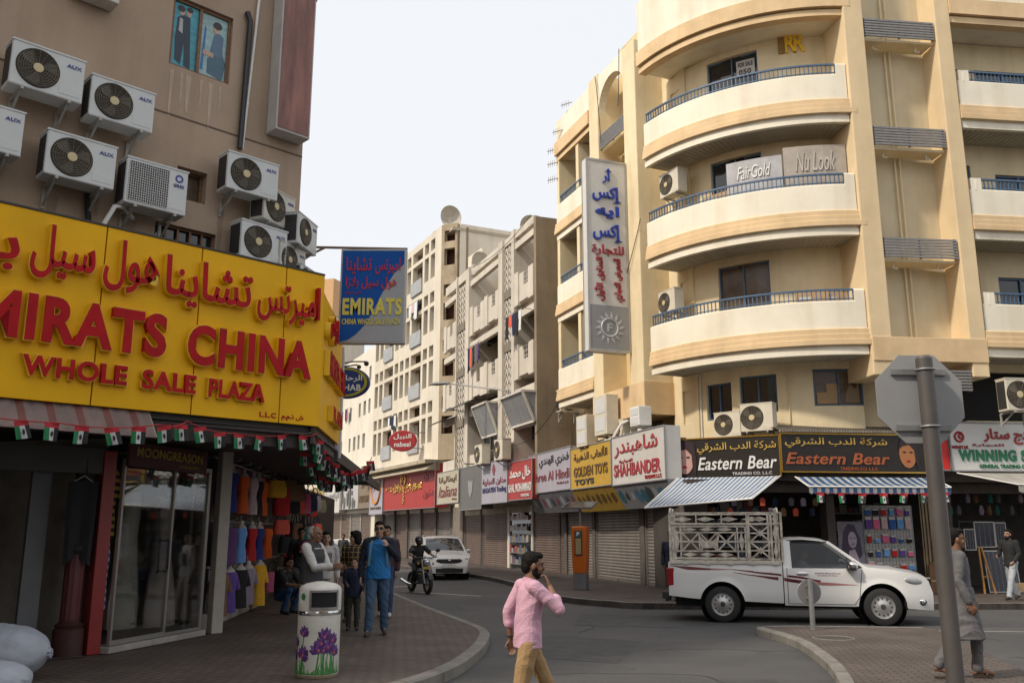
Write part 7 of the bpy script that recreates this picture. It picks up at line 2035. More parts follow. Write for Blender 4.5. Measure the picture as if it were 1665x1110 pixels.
# ---- the other cars
def car(name, label, loc, rz, paint, L_, Wd, H_, group=None, suv=True):
    o = thing(name, label, 'car', loc, rz, group)
    s = L_ / 4.44; q = Wd / 1.855; hs_ = H_ / 1.64
    wx, r_ = 1.32 * s, (.35 if suv else .32)
    ar = r_ + .05
    hw0 = Wd / 2
    def hw(x, z):
        h = hw0
        if z < .5: h -= .06 * ((.5 - z) / .25) ** 2
        if z > .75 * hs_: h -= .05 * ((z - .75 * hs_) / .3) ** 2 if z < 1.03 * hs_ else .05 + .27 * (z - 1.03 * hs_)
        fx = abs(x) / (L_ / 2)
        if fx > .72: h -= (.24 if x > 0 else .14) * ((fx - .72) / .28) ** 2.2
        return h
    low = Shell(arches(.26, (-wx, wx), ar, r_), lerp_pts([(x * s, z * hs_) for x, z in ((-2.22, .72), (-2.1, .98), (-1.9, 1.03), (.9, 1.03), (1.2, 1.02), (1.75, .93), (2.05, .84), (2.16, .68), (2.22, .5))]), hw, .04)
    a = MB(); low.mesh(a, xs_of(-2.22 * s, 2.22 * s, 44, ((-wx, ar), (wx, ar))), 10); a.build('body', paint, o, sharp=50)
    if suv: pts = ((-2.12, 1.03), (-1.75, 1.44), (-1.3, 1.57), (-.5, 1.63), (.1, 1.61), (.4, 1.52), (.75, 1.34), (1.22, 1.03))
    else: pts = ((-1.75, 1.03), (-1.2, 1.42), (-.8, 1.52), (-.2, 1.55), (.2, 1.5), (.45, 1.42), (.8, 1.24), (1.2, 1.03))
    up = Shell(lambda x: 1.015 * hs_, lerp_pts([(x * s, z * hs_) for x, z in pts]), hw, .045)
    a = MB(); up.mesh(a, xs_of(pts[0][0] * s, pts[-1][0] * s, 40), 8); a.build('cabin', paint, o, sharp=50)
    a = MB(); x0, x1 = (.36 * s, 1.17 * s); up.top_patch(a, x0, x1, -.9, .9, .006); a.build('windscreen', carglass, o)
    a = MB(); up.top_patch(a, (pts[0][0] + .06) * s, (pts[1][0] + .02) * s, -.82, .82, .006); a.build('rear_window', carglass, o)
    for sg in (-1, 1):
        a = MB(); f = up.zt
        for xa, xb in ((-1.75, -1.05), (-.98, -.12), (-.05, .92)):
            if not suv and xa < -1.5: xa = -1.35
            P_ = [(xa * s, 1.04 * hs_), (xb * s, 1.04 * hs_)] + [(x * s, max(1.05 * hs_, f(x * s) - .09)) for x in strips(xb, xa, 6)]
            up.side_poly(a, P_, sg, .006)
        a.build('side_window', carglass, o)
        a = MB(); a.ball((.95 * s, sg * (hw0 + .07), 1.08 * hs_), (.07, .1, .065), 12); a.bar((.95 * s, sg * (hw0 - .08), 1.04 * hs_), (.95 * s, sg * (hw0 + .02), 1.06 * hs_), .05, .05); a.build('wing_mirror', paint, o)
        a = MB(); a.ball((1.93 * s, sg * (hw0 - .21), .80 * hs_), (.2, .13, .065), 14, rot=Matrix.Rotation(-sg * .5, 3, 'Z') @ Matrix.Rotation(.2, 3, 'Y')); a.build('headlight', lampg, o)
        a = MB(); a.ball((2.08 * s, sg * (hw0 - .28), .5 * hs_), (.07, .1, .05), 10); a.build('fog_lamp', lampg, o)
        a = MB(); a.ball((-2.1 * s, sg * (hw0 - .2), .9 * hs_), (.12, .12, .1), 10); a.build('tail_lamp', redlamp, o)
        for x in (-wx, wx): wheel(o, x, sg * (hw0 - .12), r_ - .003, r_, .22, sg, 'alloy')
        a = MB(); a.box(-.35 * s, -.2 * s, sg * (hw0 - .01), sg * (hw0 + .025), .88 * hs_, .91 * hs_); a.build('door_handle', paint, o, bevel=.008)
    a = MB()
    for c in (-wx, wx): a.lathe([(ar - .004, -hw0 + .05), (ar - .004, -.45), (0, -.45)], 20, (c, 0, r_), axis='y'); a.lathe([(0, .45), (ar - .004, .45), (ar - .004, hw0 - .05)], 20, (c, 0, r_), axis='y')
    a.box(-1.9 * s, 1.9 * s, -.6, .6, .2, .4); a.build('underbody', MATS['under_black'], o)
    # nose: grille, lower intake, plate, badge
    a = MB(); a.loft([[(2.13 * s + .09 * (1 - (y / .62) ** 2) - .05 * (z - .7), y * (1 - .25 * abs(z - .72) / .1), z * hs_) for z in (.64, .72, .79)] + [(1.9 * s, y, .79 * hs_), (1.9 * s, y, .64 * hs_)] for y in strips(-.52, .52, 10)]); a.build('grille', black, o, sharp=50)
    a = MB(); a.loft([[(2.17 * s + .09 * (1 - (y / .8) ** 2), y, z * hs_) for z in (.28, .36, .44)] + [(1.9 * s, y, .44 * hs_), (1.9 * s, y, .28 * hs_)] for y in strips(-.66, .66, 10)]); a.build('lower_intake', black, o, sharp=50)
    a = MB(); a.box(2.25 * s, 2.29 * s, -.26, .26, .47 * hs_, .58 * hs_); a.build('number_plate', white, o)
    a = MB(); a.ball((2.24 * s, 0, .74 * hs_), (.02, .07, .035), 10); a.build('badge', chrome, o)
    return o
SUV = car('suv', 'white suv with a black grille parked on the street behind the motorcyclist', (-2.95, 37.6, 0), atan2(-.97, .243), carw, 4.44, 1.855, 1.64)
a = MB()
for sg in (-1, 1): a.tube([(-1.5, sg * .6, 1.62), (-.9, sg * .6, 1.68), (.0, sg * .6, 1.67)], .02, 6)
a.build('roof_rail', steel, SUV)
car('car', 'silver grey car partly hidden behind the man in the waistcoat', (-8.0, 45, 0), radians(-58), M('car_silver', (.36, .35, .33), .3, metal=.3, var=.05, coat=.5), 4.5, 1.78, 1.48, 'cars far down the street', False)
car('car', 'white car behind the silver one at the left far down the street', (-13.0, 55, 0), radians(-55), carw, 4.4, 1.78, 1.5, 'cars far down the street', False)
car('car', 'pale car between the silver one and the woman in plaid', (-9.6, 53.5, 0), radians(-58), M('car_pale', (.5, .5, .49), .3, var=.05, coat=.5), 4.5, 1.78, 1.48, 'cars far down the street', False)
# ---- motorcycle
MO = thing('motorcycle', 'black motorcycle with a round headlamp ridden toward the camera', 'motorcycle', (-2.82, 28.1, 0), atan2(-.86, .42))
for x in (-.68, .72):
    a = MB(); a.ring((x, 0, .31), .25, .062, 32, 10); t = a.build('tyre', rubber, MO)
    a = MB(); a.ring((x, 0, .31), .2, .018, 28, 6); a.lathe([(.05, -.06), (.05, .06)], 12, (x, 0, .31), axis='y')
    for k in range(6):
        q = pi * k / 3; a.tube([(x + .05 * cos(q), 0, .31 + .05 * sin(q)), (x + .2 * cos(q), 0, .31 + .2 * sin(q))], .012, 5)
    a.build('rim', steel, t)
blk = M('bike_black', (.015, .015, .016), .3, var=.2)
a = MB(); a.loft([[(x, w_ * cos(t), z + h_ * sin(t)) for t in strips(0, 2 * pi, 14)[:-1]] for x, w_, z, h_ in ((-.18, .08, .78, .07), (-.05, .15, .84, .12), (.2, .17, .86, .14), (.4, .1, .84, .1), (.46, .05, .82, .05))]); a.build('fuel_tank', blk, MO)
a = MB(); a.loft([[(x, w_ * cos(t), z + h_ * sin(t)) for t in strips(0, 2 * pi, 12)[:-1]] for x, w_, z, h_ in ((-.9, .08, .86, .03), (-.6, .13, .8, .05), (-.25, .13, .77, .05), (-.12, .08, .79, .04))]); a.build('seat', rubber, MO)
a = MB(); a.box(-.22, .28, -.16, .16, .28, .58)
for k in range(6): a.box(-.1, .22, -.19, .19, .4 + .03 * k, .412 + .03 * k)
a.build('engine', M('engine_grey', (.08, .08, .08), .4, metal=.6), MO, bevel=.03)
a = MB(); a.tube([(.15, -.18, .35), (-.1, -.22, .25), (-.5, -.24, .28), (-.95, -.24, .36)], [.03, .035, .05, .055], 10); a.build('exhaust_pipe', chrome, MO)
for sg in (-1, 1):
    a = MB(); a.tube([(.72, sg * .1, .31), (.5, sg * .11, .9), (.46, sg * .11, 1.0)], [.03, .028, .025], 8); a.build('fork', steel, MO)
    a = MB(); a.tube([(.42, sg * .34, 1.1), (.46, sg * .38, 1.22)], .01, 5); a.ball((.46, sg * .4, 1.27), (.03, .08, .06), 10); a.build('mirror', black, MO)
    a = MB(); a.ball((.5, sg * .24, .88), (.05, .04, .04), 8); a.build('indicator', M('indicator_amber', (.5, .2, .02), .3), MO)
a = MB(); a.tube([(.4, -.4, 1.08), (.45, -.2, 1.05), (.45, .2, 1.05), (.4, .4, 1.08)], .018, 8); a.build('handlebar', black, MO)
a = MB(); a.ball((.58, 0, .93), (.1, .11, .11), 16); hd = a.build('headlamp', chrome, MO)
a = MB(); a.lathe([(0, .09), (.07, .085), (.095, .06)], 20, (.58, 0, .93), axis='x'); a.build('lens', lampg, hd)
a = MB(); a.loft([[(.72 + .33 * cos(t), w_, .31 + .33 * sin(t)) for w_ in (-.07, .07)] for t in strips(.4, 2.4, 10)], closed=False, cap=False); a.build('front_mudguard', blk, MO)
a = MB(); a.box(.58, .6, -.1, .1, .72, .8); a.build('number_plate', M('plate_yellow', (.45, .33, .05), .5), MO)
a = MB(); a.tube([(-.68, .12, .31), (-.1, .12, .4), (0, .1, .6), (-.7, .1, .75)], .025, 6); a.tube([(-.68, -.12, .31), (-.1, -.12, .4)], .025, 6); a.tube([(.4, 0, .9), (.1, 0, .35), (-.2, 0, .3)], .03, 6); a.build('frame', blk, MO)
# ================================================================== people
V3 = Vector
def blob(parts, vox=.008, smooth=3, wr=0., wf=7., seed=0):
    """closed solids fused into one skin; wr = cloth wrinkle height"""
    a = MB()
    for p in parts:
        if p[0] == 'c':
            P_, R_ = [V3(q) for q in p[1]], list(p[2])
            a.tube(P_, R_, 12)
            for q, r_ in zip(P_, R_): a.ball(q, r_ * .995, 12)
        elif p[0] == 'e': a.ball(p[1], p[2], 16, rot=p[3] if len(p) > 3 else None)
        elif p[0] == 'l':
            a.loft([[V3(c) + V3((rx * cos(t), ry * sin(t), 0)) for t in [2 * pi * k / 20 for k in range(20)]] for c, rx, ry in p[1]])
    me = bpy.data.meshes.new('figure'); me.from_pydata([tuple(v) for v in a.v], [], a.f)
    ob = bpy.data.objects.new('figure', me); BENCH.collection.objects.link(ob)
    m = ob.modifiers.new('r', 'REMESH'); m.mode = 'VOXEL'; m.voxel_size = vox; m.use_smooth_shade = True
    m = ob.modifiers.new('s', 'SMOOTH'); m.factor = .5; m.iterations = smooth
    dg = bench_graph()
    out = bpy.data.meshes.new_from_object(ob.evaluated_get(dg))
    bpy.data.objects.remove(ob); bpy.data.meshes.remove(me)
    if wr:
        P_ = [v.co.copy() for v in out.vertices]; N_ = [v.vector.copy() for v in out.vertex_normals]
        C_ = []
        for p, nn in zip(P_, N_):
            q = V3((p.x * wf + seed, p.y * wf, p.z * wf * 1.5 + 1.6 * p.x * wf))
            h = 1 - abs(noise.noise(q)) * 2.2
            h2 = 1 - abs(noise.noise(q * 2.1 + V3((3, 1, 2)))) * 2
            C_ += (p + nn * wr * (h * .75 + h2 * .35))[:]
        out.vertices.foreach_set('co', C_)
    out.polygons.foreach_set('use_smooth', [True] * len(out.polygons))
    out.update()
    return out
def mesh_part(me, name, mat, par):
    me.materials.clear(); me.materials.append(mat); me.name = name
    o = bpy.data.objects.new(name, me); COL.objects.link(o); o.parent = par
    return o
def hand(parts, wr, d, nrm, curl=.5, s=1., thumb_side=1, fr=.0088):
    """palm, four unequal bent fingers and a thumb from the side of the palm"""
    d, nrm = V3(d).normalized(), V3(nrm).normalized()
    sd = d.cross(nrm).normalized() * thumb_side
    nrm = sd.cross(d).normalized() * thumb_side
    w_ = V3(wr)
    for k in range(4):
        o_ = sd * (.030 - .02 * k) * s
        parts.append(('c', [w_ + o_ * .5 + d * .01 * s, w_ + o_ + d * .085 * s], [.017 * s, .012 * s]))
    for k, L_ in enumerate((.068, .078, .072, .056)):
        b = w_ + sd * (.030 - .02 * k) * s + d * .088 * s
        c1, c2 = curl * (1 + .1 * k), curl * 2.1
        d1 = (d * cos(c1 * .6) + nrm * sin(c1 * .6)); d2 = (d * cos(c1 * 1.3) + nrm * sin(c1 * 1.3)); d3 = (d * cos(c2) + nrm * sin(c2))
        p1 = b + d1 * L_ * .45 * s; p2 = p1 + d2 * L_ * .32 * s; p3 = p2 + d3 * L_ * .25 * s
        parts.append(('c', [b, p1, p2, p3], [fr * s * 1.05, fr * s, fr * s * .93, fr * s * .8]))
    tb = w_ + sd * .03 * s + d * .025 * s
    t1 = tb + (d * .7 + sd * .75 + nrm * .3).normalized() * .04 * s; t2 = t1 + (d * .95 + sd * .2 + nrm * .45).normalized() * .032 * s
    parts.append(('c', [tb, t1, t2], [.013 * s, fr * 1.15 * s, fr * .95 * s]))
SKIN = {'brown': M('skin_brown', (.21, .105, .06), .55, var=.1, scale=9), 'mid': M('skin_mid', (.33, .18, .115), .55, var=.1, scale=9), 'light': M('skin_light', (.42, .25, .17), .55, var=.08, scale=9)}
HAIRB = M('hair_black', (.010, .008, .007), .75, var=.4, scale=30, bump=.3, bscale=90, spec=.2)
HAIRG = M('hair_grey', (.33, .32, .30), .6, var=.35, scale=30, bump=.5, bscale=60)
EYE = M('eye_dark', (.015, .01, .008), .2)
LIP = M('lip', (.22, .08, .06), .5)
def cl(n, c, bump=.4, rough=.8, **k): return M('garment_' + n, c, rough, var=.12, scale=6, bump=bump, bscale=70, **k)
def person(label, loc, rz, H=1.72, J=None, yaw=0., pitch=0., skin='brown', hair='short', hairm=None, shirt=None, sleeve='long', trousers=None, shoes=None, kurta=False, beard=False, vox=.008, hands=((.5, 1), (.5, 1)), extra=None, build=1., group=None, rolled=False, wr=.008, glasses=False, sleeves_m=None, hem=.88, collar=True, bald=False, dirL=None, dirR=None, nL=None, nR=None):
    """figure facing -y; joints are for a height of 1.75 and scaled"""
    o = thing('person', label, 'person', loc, rz, group)
    s = H / 1.75
    D_ = dict(pel=(0, 0, .95), waist=(0, 0, 1.12), chest=(0, 0, 1.30), neck=(0, .01, 1.47), head=(0, -.015, 1.625),
              shL=(.185, 0, 1.425), elL=(.235, .03, 1.14), wrL=(.235, -.04, .9), shR=(-.185, 0, 1.425), elR=(-.235, .03, 1.14), wrR=(-.235, -.04, .9),
              hipL=(.09, 0, .92), knL=(.10, -.02, .50), anL=(.10, .02, .08), hipR=(-.09, 0, .92), knR=(-.10, -.02, .50), anR=(-.10, .02, .08), toeL=None, toeR=None)
    # L is at +x: the person's own left when facing -y
    D_.update(J or {})
    j = {k: (V3(v) * s if v is not None else None) for k, v in D_.items()}
    for sd_ in 'LR':
        if j['toe' + sd_] is None: j['toe' + sd_] = j['an' + sd_] + V3((.02 if sd_ == 'L' else -.02, -.17, -.05)) * s
    b = build
    RH = Matrix.Rotation(yaw, 3, 'Z') @ Matrix.Rotation(pitch, 3, 'X')
    hc = j['head']
    hp = lambda x, y, z: hc + RH @ (V3((x, y, z)) * s)
    hr = lambda rx, ry, rz_: (rx * s, ry * s, rz_ * s)
    body = [('e', hp(0, .012, .03), hr(.075, .095, .092), RH), ('e', hp(0, -.012, -.03), hr(.062, .078, .085), RH), ('e', hp(0, -.05, -.085), hr(.036, .035, .03), RH),
            ('c', [hp(0, -.086, .02), hp(0, -.105, -.018)], [.010 * s, .016 * s]), ('e', hp(0, -.084, -.052), hr(.028, .014, .014), RH),
            ('e', hp(.076, .01, -.008), hr(.013, .02, .033), RH), ('e', hp(-.076, .01, -.008), hr(.013, .02, .033), RH),
            ('c', [hp(-.03, -.083, .032), hp(.03, -.083, .032)], [.012 * s, .012 * s]), ('e', hp(.035, -.062, -.03), hr(.022, .022, .022), RH), ('e', hp(-.035, -.062, -.03), hr(.022, .022, .022), RH),
            ('c', [j['neck'] - V3((0, 0, .06)) * s, hp(0, .015, -.06)], [.062 * s * b, .055 * s])]
    body += [('e', j['chest'], hr(.155 * b, .10 * b, .17)), ('e', j['waist'], hr(.14 * b, .10 * b, .15)), ('e', j['pel'], hr(.15 * b, .105 * b, .12)), ('c', [j['shL'], j['neck'] - V3((0, 0, .05)) * s, j['shR']], [.055 * s, .06 * s, .055 * s])]
    for k, sd_ in enumerate('LR'):
        sh, el, wrj = j['sh' + sd_], j['el' + sd_], j['wr' + sd_]
        body.append(('c', [sh, sh.lerp(el, .5), el, el.lerp(wrj, .35), wrj], [.05 * s * b, .047 * s * b, .038 * s, .040 * s, .026 * s]))
        d = (wrj - el).normalized(); dd = (dirL if k == 0 else dirR); nn = (nL if k == 0 else nR)
        side = V3((-1 if sd_ == 'L' else 1, 0, 0))
        hand(body, wrj + d * .012, V3(dd) if dd else d, V3(nn) if nn else side, hands[k][0], s, hands[k][1] * (1 if sd_ == 'L' else -1), max(.0088, vox * 1.15))
        hip, kn, an = j['hip' + sd_], j['kn' + sd_], j['an' + sd_]
        body.append(('c', [hip, hip.lerp(kn, .5), kn, kn.lerp(an, .35), an], [.08 * s * b, .068 * s * b, .05 * s, .050 * s, .035 * s]))
        body.append(('c', [an + V3((0, .03, -.04)) * s, an.lerp(j['toe' + sd_], .5), j['toe' + sd_]], [.03 * s, .032 * s, .024 * s]))
    mesh_part(blob(body, vox, 2), 'body', SKIN[skin], o)
    # face
    for sx in (-1, 1):
        a = MB(); a.ball(hp(sx * .031, -.083, .012), hr(.012, .006, .006), 8, rot=RH); a.build('eye', EYE, o)
        a = MB(); a.tube([hp(sx * .05, -.078, .03), hp(sx * .032, -.094, .038), hp(sx * .015, -.096, .034)], [.004 * s, .006 * s, .004 * s], 6); a.build('eyebrow', hairm or HAIRB, o)
    a = MB(); a.ball(hp(0, -.095, -.052), hr(.024, .007, .006), 10, rot=RH); a.build('mouth', LIP, o)
    # hair
    hm = hairm or HAIRB
    if hair == 'short': hp_ = [('e', hp(0, .03, .05), hr(.082, .092, .088), RH), ('e', hp(0, -.02, .098), hr(.066, .068, .034), RH), ('e', hp(0, .07, -.01), hr(.064, .05, .07), RH)]
    elif hair == 'buzz': hp_ = [('e', hp(0, .024, .046), hr(.078, .092, .084), RH)]
    elif hair == 'curly': hp_ = [('e', hp(0, .035, .05), hr(.105, .11, .11), RH), ('e', hp(.075, .03, -.03), hr(.045, .06, .09), RH), ('e', hp(-.075, .03, -.03), hr(.045, .06, .09), RH), ('e', hp(0, .09, -.03), hr(.09, .06, .11), RH), ('e', hp(0, -.05, .1), hr(.07, .045, .04), RH)]
    elif hair == 'receding': hp_ = [('e', hp(0, .045, .028), hr(.083, .082, .078), RH), ('e', hp(0, .05, .07), hr(.07, .07, .05), RH), ('e', hp(0, .075, -.02), hr(.07, .05, .07), RH)]
    elif hair == 'helmet': hp_ = None
    if hair == 'helmet':
        h_ = mesh_part(blob([('e', hp(0, .02, .03), hr(.125, .14, .13), RH), ('e', hp(0, -.02, -.06), hr(.11, .12, .07), RH)], max(vox, .012), 2), 'helmet', M('helmet_dark', (.025, .022, .024), .25, var=.2), o)
        a = MB(); a.ball(hp(0, -.075, .01), hr(.095, .07, .05), 14, rot=RH); a.build('visor', carglass, h_)
    else: mesh_part(blob(hp_, max(.006, vox * .9), 2, .005, 34, 2), 'hair', hm, o)
    if beard:
        mesh_part(blob([('e', hp(0, -.035, -.085), hr(.058, .062, .04), RH), ('e', hp(.055, -.01, -.05), hr(.016, .034, .05), RH), ('e', hp(-.055, -.01, -.05), hr(.016, .034, .05), RH), ('c', [hp(-.028, -.094, -.036), hp(.028, -.094, -.036)], [.008 * s, .008 * s])], max(.006, vox * .9), 2), 'beard', hm, o)
    if glasses:
        a = MB()
        for sx in (-1, 1): a.ball(hp(sx * .034, -.096, .012), hr(.030, .01, .020), 12, rot=RH); a.tube([hp(sx * .06, -.09, .016), hp(sx * .085, .0, .012)], .004 * s, 5)
        a.tube([hp(-.03, -.1, .018), hp(.03, -.1, .018)], .005 * s, 5); a.build('sunglasses', black, o)
    # clothes
    if shirt:
        g = .013 * s
        zb = hem * s
        pz = j['pel']
        rows = [((pz.x, pz.y, zb), .175 * b * s, .128 * b * s), ((pz.x, pz.y, max(zb + .02, .98 * s)), .17 * b * s, .125 * b * s), (tuple(j['waist']), .158 * b * s, .118 * b * s), (tuple(j['chest']), .182 * b * s, .124 * b * s), (tuple(j['chest'] + V3((0, 0, .1)) * s), .185 * b * s, .108 * b * s), (tuple(j['neck'] - V3((0, 0, .045)) * s), .13 * b * s, .085 * b * s), (tuple(j['neck'] + V3((0, 0, .0)) * s), .07 * s, .066 * s)]
        P_ = [('l', rows), ('c', [j['shL'] + V3((-.01, 0, .0)), j['shR'] + V3((.01, 0, 0))], [.062 * s * b, .062 * s * b])]
        Sl = []
        for sd_ in 'LR':
            sh, el, wrj = j['sh' + sd_], j['el' + sd_], j['wr' + sd_]
            if sleeve == 'long': Sl.append(('c', [sh, sh.lerp(el, .5), el, el.lerp(wrj, .5), el.lerp(wrj, .96)], [.068 * s * b, .062 * s * b, .055 * s, .052 * s, .044 * s]))
            elif sleeve == 'rolled': Sl.append(('c', [sh, sh.lerp(el, .5), el, el.lerp(wrj, .28), el.lerp(wrj, .42)], [.064 * s * b, .060 * s * b, .053 * s, .05 * s, .053 * s]))
            elif sleeve == 'short': Sl.append(('c', [sh, sh.lerp(el, .45), sh.lerp(el, .72)], [.07 * s * b, .066 * s * b, .066 * s]))
        if sleeves_m:
            mesh_part(blob([('l', [(c, rx * 1.07, ry * 1.1) for c, rx, ry in rows])], vox, 3, wr * s, 6, len(label)), 'shirt', shirt, o)
            mesh_part(blob(Sl + [('c', [j['shL'], j['neck'] - V3((0, -.01, .015)) * s, j['shR']], [.066 * s * b, .07 * s * b, .066 * s * b])], vox, 3, wr * s, 6, len(label)), 'sleeves', sleeves_m, o)
        else: mesh_part(blob(P_ + Sl, vox, 3, wr * s, 6, len(label)), 'shirt', shirt, o)
        if collar:
            a = MB(); c = j['neck'] + V3((0, -.002, .0)) * s
            a.loft([[c + V3((rx * cos(t) * s, rx * .95 * sin(t) * s, (z + .012 * sin(t)) * s)) for t in [2 * pi * k / 20 for k in range(20)]] for rx, z in ((.074, -.02), (.066, .028), (.061, .03), (.066, -.02))], cap=False); a.build('collar', sleeves_m or shirt, o)
    if trousers:
        P_ = [('e', j['pel'] + V3((0, 0, -.01)) * s, hr(.162 * b, .118 * b, .12)), ('e', j['pel'] + V3((0, 0, .07)) * s, hr(.15 * b, .11 * b, .08))]
        for sd_ in 'LR':
            hip, kn, an = j['hip' + sd_], j['kn' + sd_], j['an' + sd_]
            P_.append(('c', [hip, hip.lerp(kn, .5), kn, kn.lerp(an, .5), kn.lerp(an, .97)], [.094 * s * b, .084 * s * b, .069 * s, .062 * s, .060 * s]))
        mesh_part(blob(P_, vox, 3, wr * s * 1.1, 5.5, len(label) + 3), 'trousers', trousers, o)
    if kurta:
        pz = j['pel']
        mesh_part(blob([('l', [((0, 0, .46 * s), .24 * s, .22 * s), ((0, 0, .8 * s), .2 * s, .165 * s), (tuple(pz + V3((0, 0, .1)) * s), .175 * s, .135 * s)])], vox, 3, .014 * s, 4.5, 3), 'long_shirt_skirt', shirt, o)
    if shoes:
        for sd_ in 'LR':
            an, to = j['an' + sd_], j['toe' + sd_]
            f = (to - an); f.z = 0; f = f.normalized() if f.length > .01 else V3((0, -1, 0))
            mesh_part(blob([('c', [an - f * .045 * s + V3((0, 0, -.035)) * s, an + f * .05 * s + V3((0, 0, -.032)) * s, to], [.04 * s, .044 * s, .034 * s])], vox, 2), 'shoe', shoes, o)
    if extra: extra(o, j, s, hp)
    return o

# 1 -- man in pink crossing in the foreground
def pinkx(o, j, s, hp):
    a = MB(); d = (j['wrL'] - j['elL']).normalized()
    a.tube([j['wrL'] + V3((.03 * cos(t), .034 * sin(t), .006 * cos(t))) - d * .02 for t in strips(0, 2 * pi, 14)], .006, 6); a.build('bracelet', black, o)
    a = MB(); c = j['pel'] + V3((0, 0, .02)); a.loft([[c + V3((.168 * cos(t) * s, .124 * sin(t) * s, z)) for t in [2 * pi * k / 24 for k in range(24)]] for z in (-.02, .02)], cap=False); a.build('belt', M('belt_brown', (.12, .05, .02), .5), o)
person('man in a pink shirt and tan trousers striding across the road, hand at his mouth', (.14, 8.35, 0), radians(104), 1.63,
       dict(pel=(0, 0, .93), chest=(0, -.03, 1.29), neck=(0, -.02, 1.47), head=(-.0, -.06, 1.615), shL=(.19, .01, 1.42), elL=(.27, .13, 1.16), wrL=(.28, .10, .92), shR=(-.19, -.02, 1.42), elR=(-.23, -.25, 1.22), wrR=(-.09, -.20, 1.42), hipL=(.085, -.01, .9), knL=(.10, -.22, .50), anL=(.09, -.32, .1), hipR=(-.085, .01, .9), knR=(-.09, .10, .49), anR=(-.09, .42, .14), toeR=(-.09, .30, .03)),
       yaw=radians(-4), pitch=.1, shirt=cl('pink', (.62, .36, .46)), sleeve='rolled', trousers=cl('tan', (.36, .225, .105)), shoes=cl('brownshoe', (.06, .035, .02)), beard=True, vox=.0065, hands=((.55, 1), (.9, 1)), extra=pinkx, wr=.007, hem=.86, dirR=(.3, .25, .8), nR=(.3, .9, -.2), build=1.04)
# 2 -- man in the long grey shirt behind the sign pole
def sandals(o, j, s, hp):
    for sd_ in 'LR':
        an, to = j['an' + sd_], j['toe' + sd_]
        a = MB(); f = (to - an); f.z = 0; f.normalize(); g_ = V3((-f.y, f.x, 0)); c = an + f * .06; c.z = max(.012, min(an.z, to.z) - .03)
        a.prism([tuple((c + f * u + g_ * v)[:2]) for u, v in ((-.11, -.032), (.07, -.04), (.11, 0), (.07, .04), (-.11, .032))], c.z - .012, c.z + .01, 'xy'); sl = a.build('sandal', M('sandal_brown', (.05, .03, .02), .6), o)
        a = MB(); a.tube([c + f * .03 - g_ * .045 + V3((0, 0, .01)), c + f * .03 + V3((0, 0, .065)), c + f * .03 + g_ * .045 + V3((0, 0, .01))], .014, 6); a.build('strap', MATS['sandal_brown'], sl)
GM = dict(hipL=(.085, 0, .9), knL=(.10, -.15, .5), anL=(.09, -.12, .1), knR=(-.09, .12, .5), anR=(-.09, .34, .15), toeR=(-.09, .22, .04), elR=(-.25, .06, 1.14), wrR=(-.25, -.04, .9), elL=(.24, -.02, 1.14), wrL=(.23, -.14, .93))
person('man in a long grey shirt and loose trousers walking behind the sign pole', (5.36, 11.05, .13), radians(74), 1.71, GM, yaw=radians(8), skin='brown', hair='short', shirt=cl('grey', (.125, .12, .125)), sleeve='long', trousers=cl('grey2', (.125, .12, .125)), kurta=True, beard=False, vox=.0068, extra=sandals, wr=.008, hem=.8, build=1.0)
# 3 -- man in blue with sunglasses
def straps(o, j, s, hp):
    for sg in (-1, 1):
        a = MB(); a.loft([[V3((sg * (.10 + dx), y, z)) * s for dx, y in ((-.02, -.01), (.02, -.01), (.02, .0), (-.02, 0))] for z, y0 in ((1.47, .0),)] + [[V3((sg * (x + dx), y + dy, z)) * s for dx, dy in ((-.02, -.008), (.02, -.008), (.02, .004), (-.02, .004))] for x, y, z in ((.11, -.09, 1.44), (.125, -.135, 1.35), (.135, -.14, 1.2), (.15, -.12, 1.06))]); a.build('backpack_strap', M('strap_pale', (.12, .22, .3), .8), o)
    a = MB(); a.ball(V3((0, .2, 1.25)) * s, (.15, .09, .24), 14); a.build('backpack', M('pack_navy', (.02, .03, .06), .8), o)
person('man in sunglasses and a bright blue shirt walking toward the camera, hand at his chin', (-2.23, 15.35, .15), radians(6), 1.83,
       dict(elL=(.30, .0, 1.17), wrL=(.15, -.2, 1.36), knL=(.1, .03, .5), anL=(.11, .16, .09), knR=(-.11, -.12, .5), anR=(-.13, -.1, .08), elR=(-.26, .02, 1.14), wrR=(-.27, -.04, .9)), skin='light', shirt=cl('azure', (.012, .16, .42)), sleeves_m=cl('navydark', (.012, .016, .03)), trousers=cl('jeans', (.05, .095, .17)), shoes=cl('sneaker', (.07, .05, .05)), glasses=True, vox=.0075, dirL=(-.5, -.2, .8), nL=(-.6, .4, -.2), hands=((.9, 1), (.5, 1)), extra=straps, hem=.86, build=1.05)
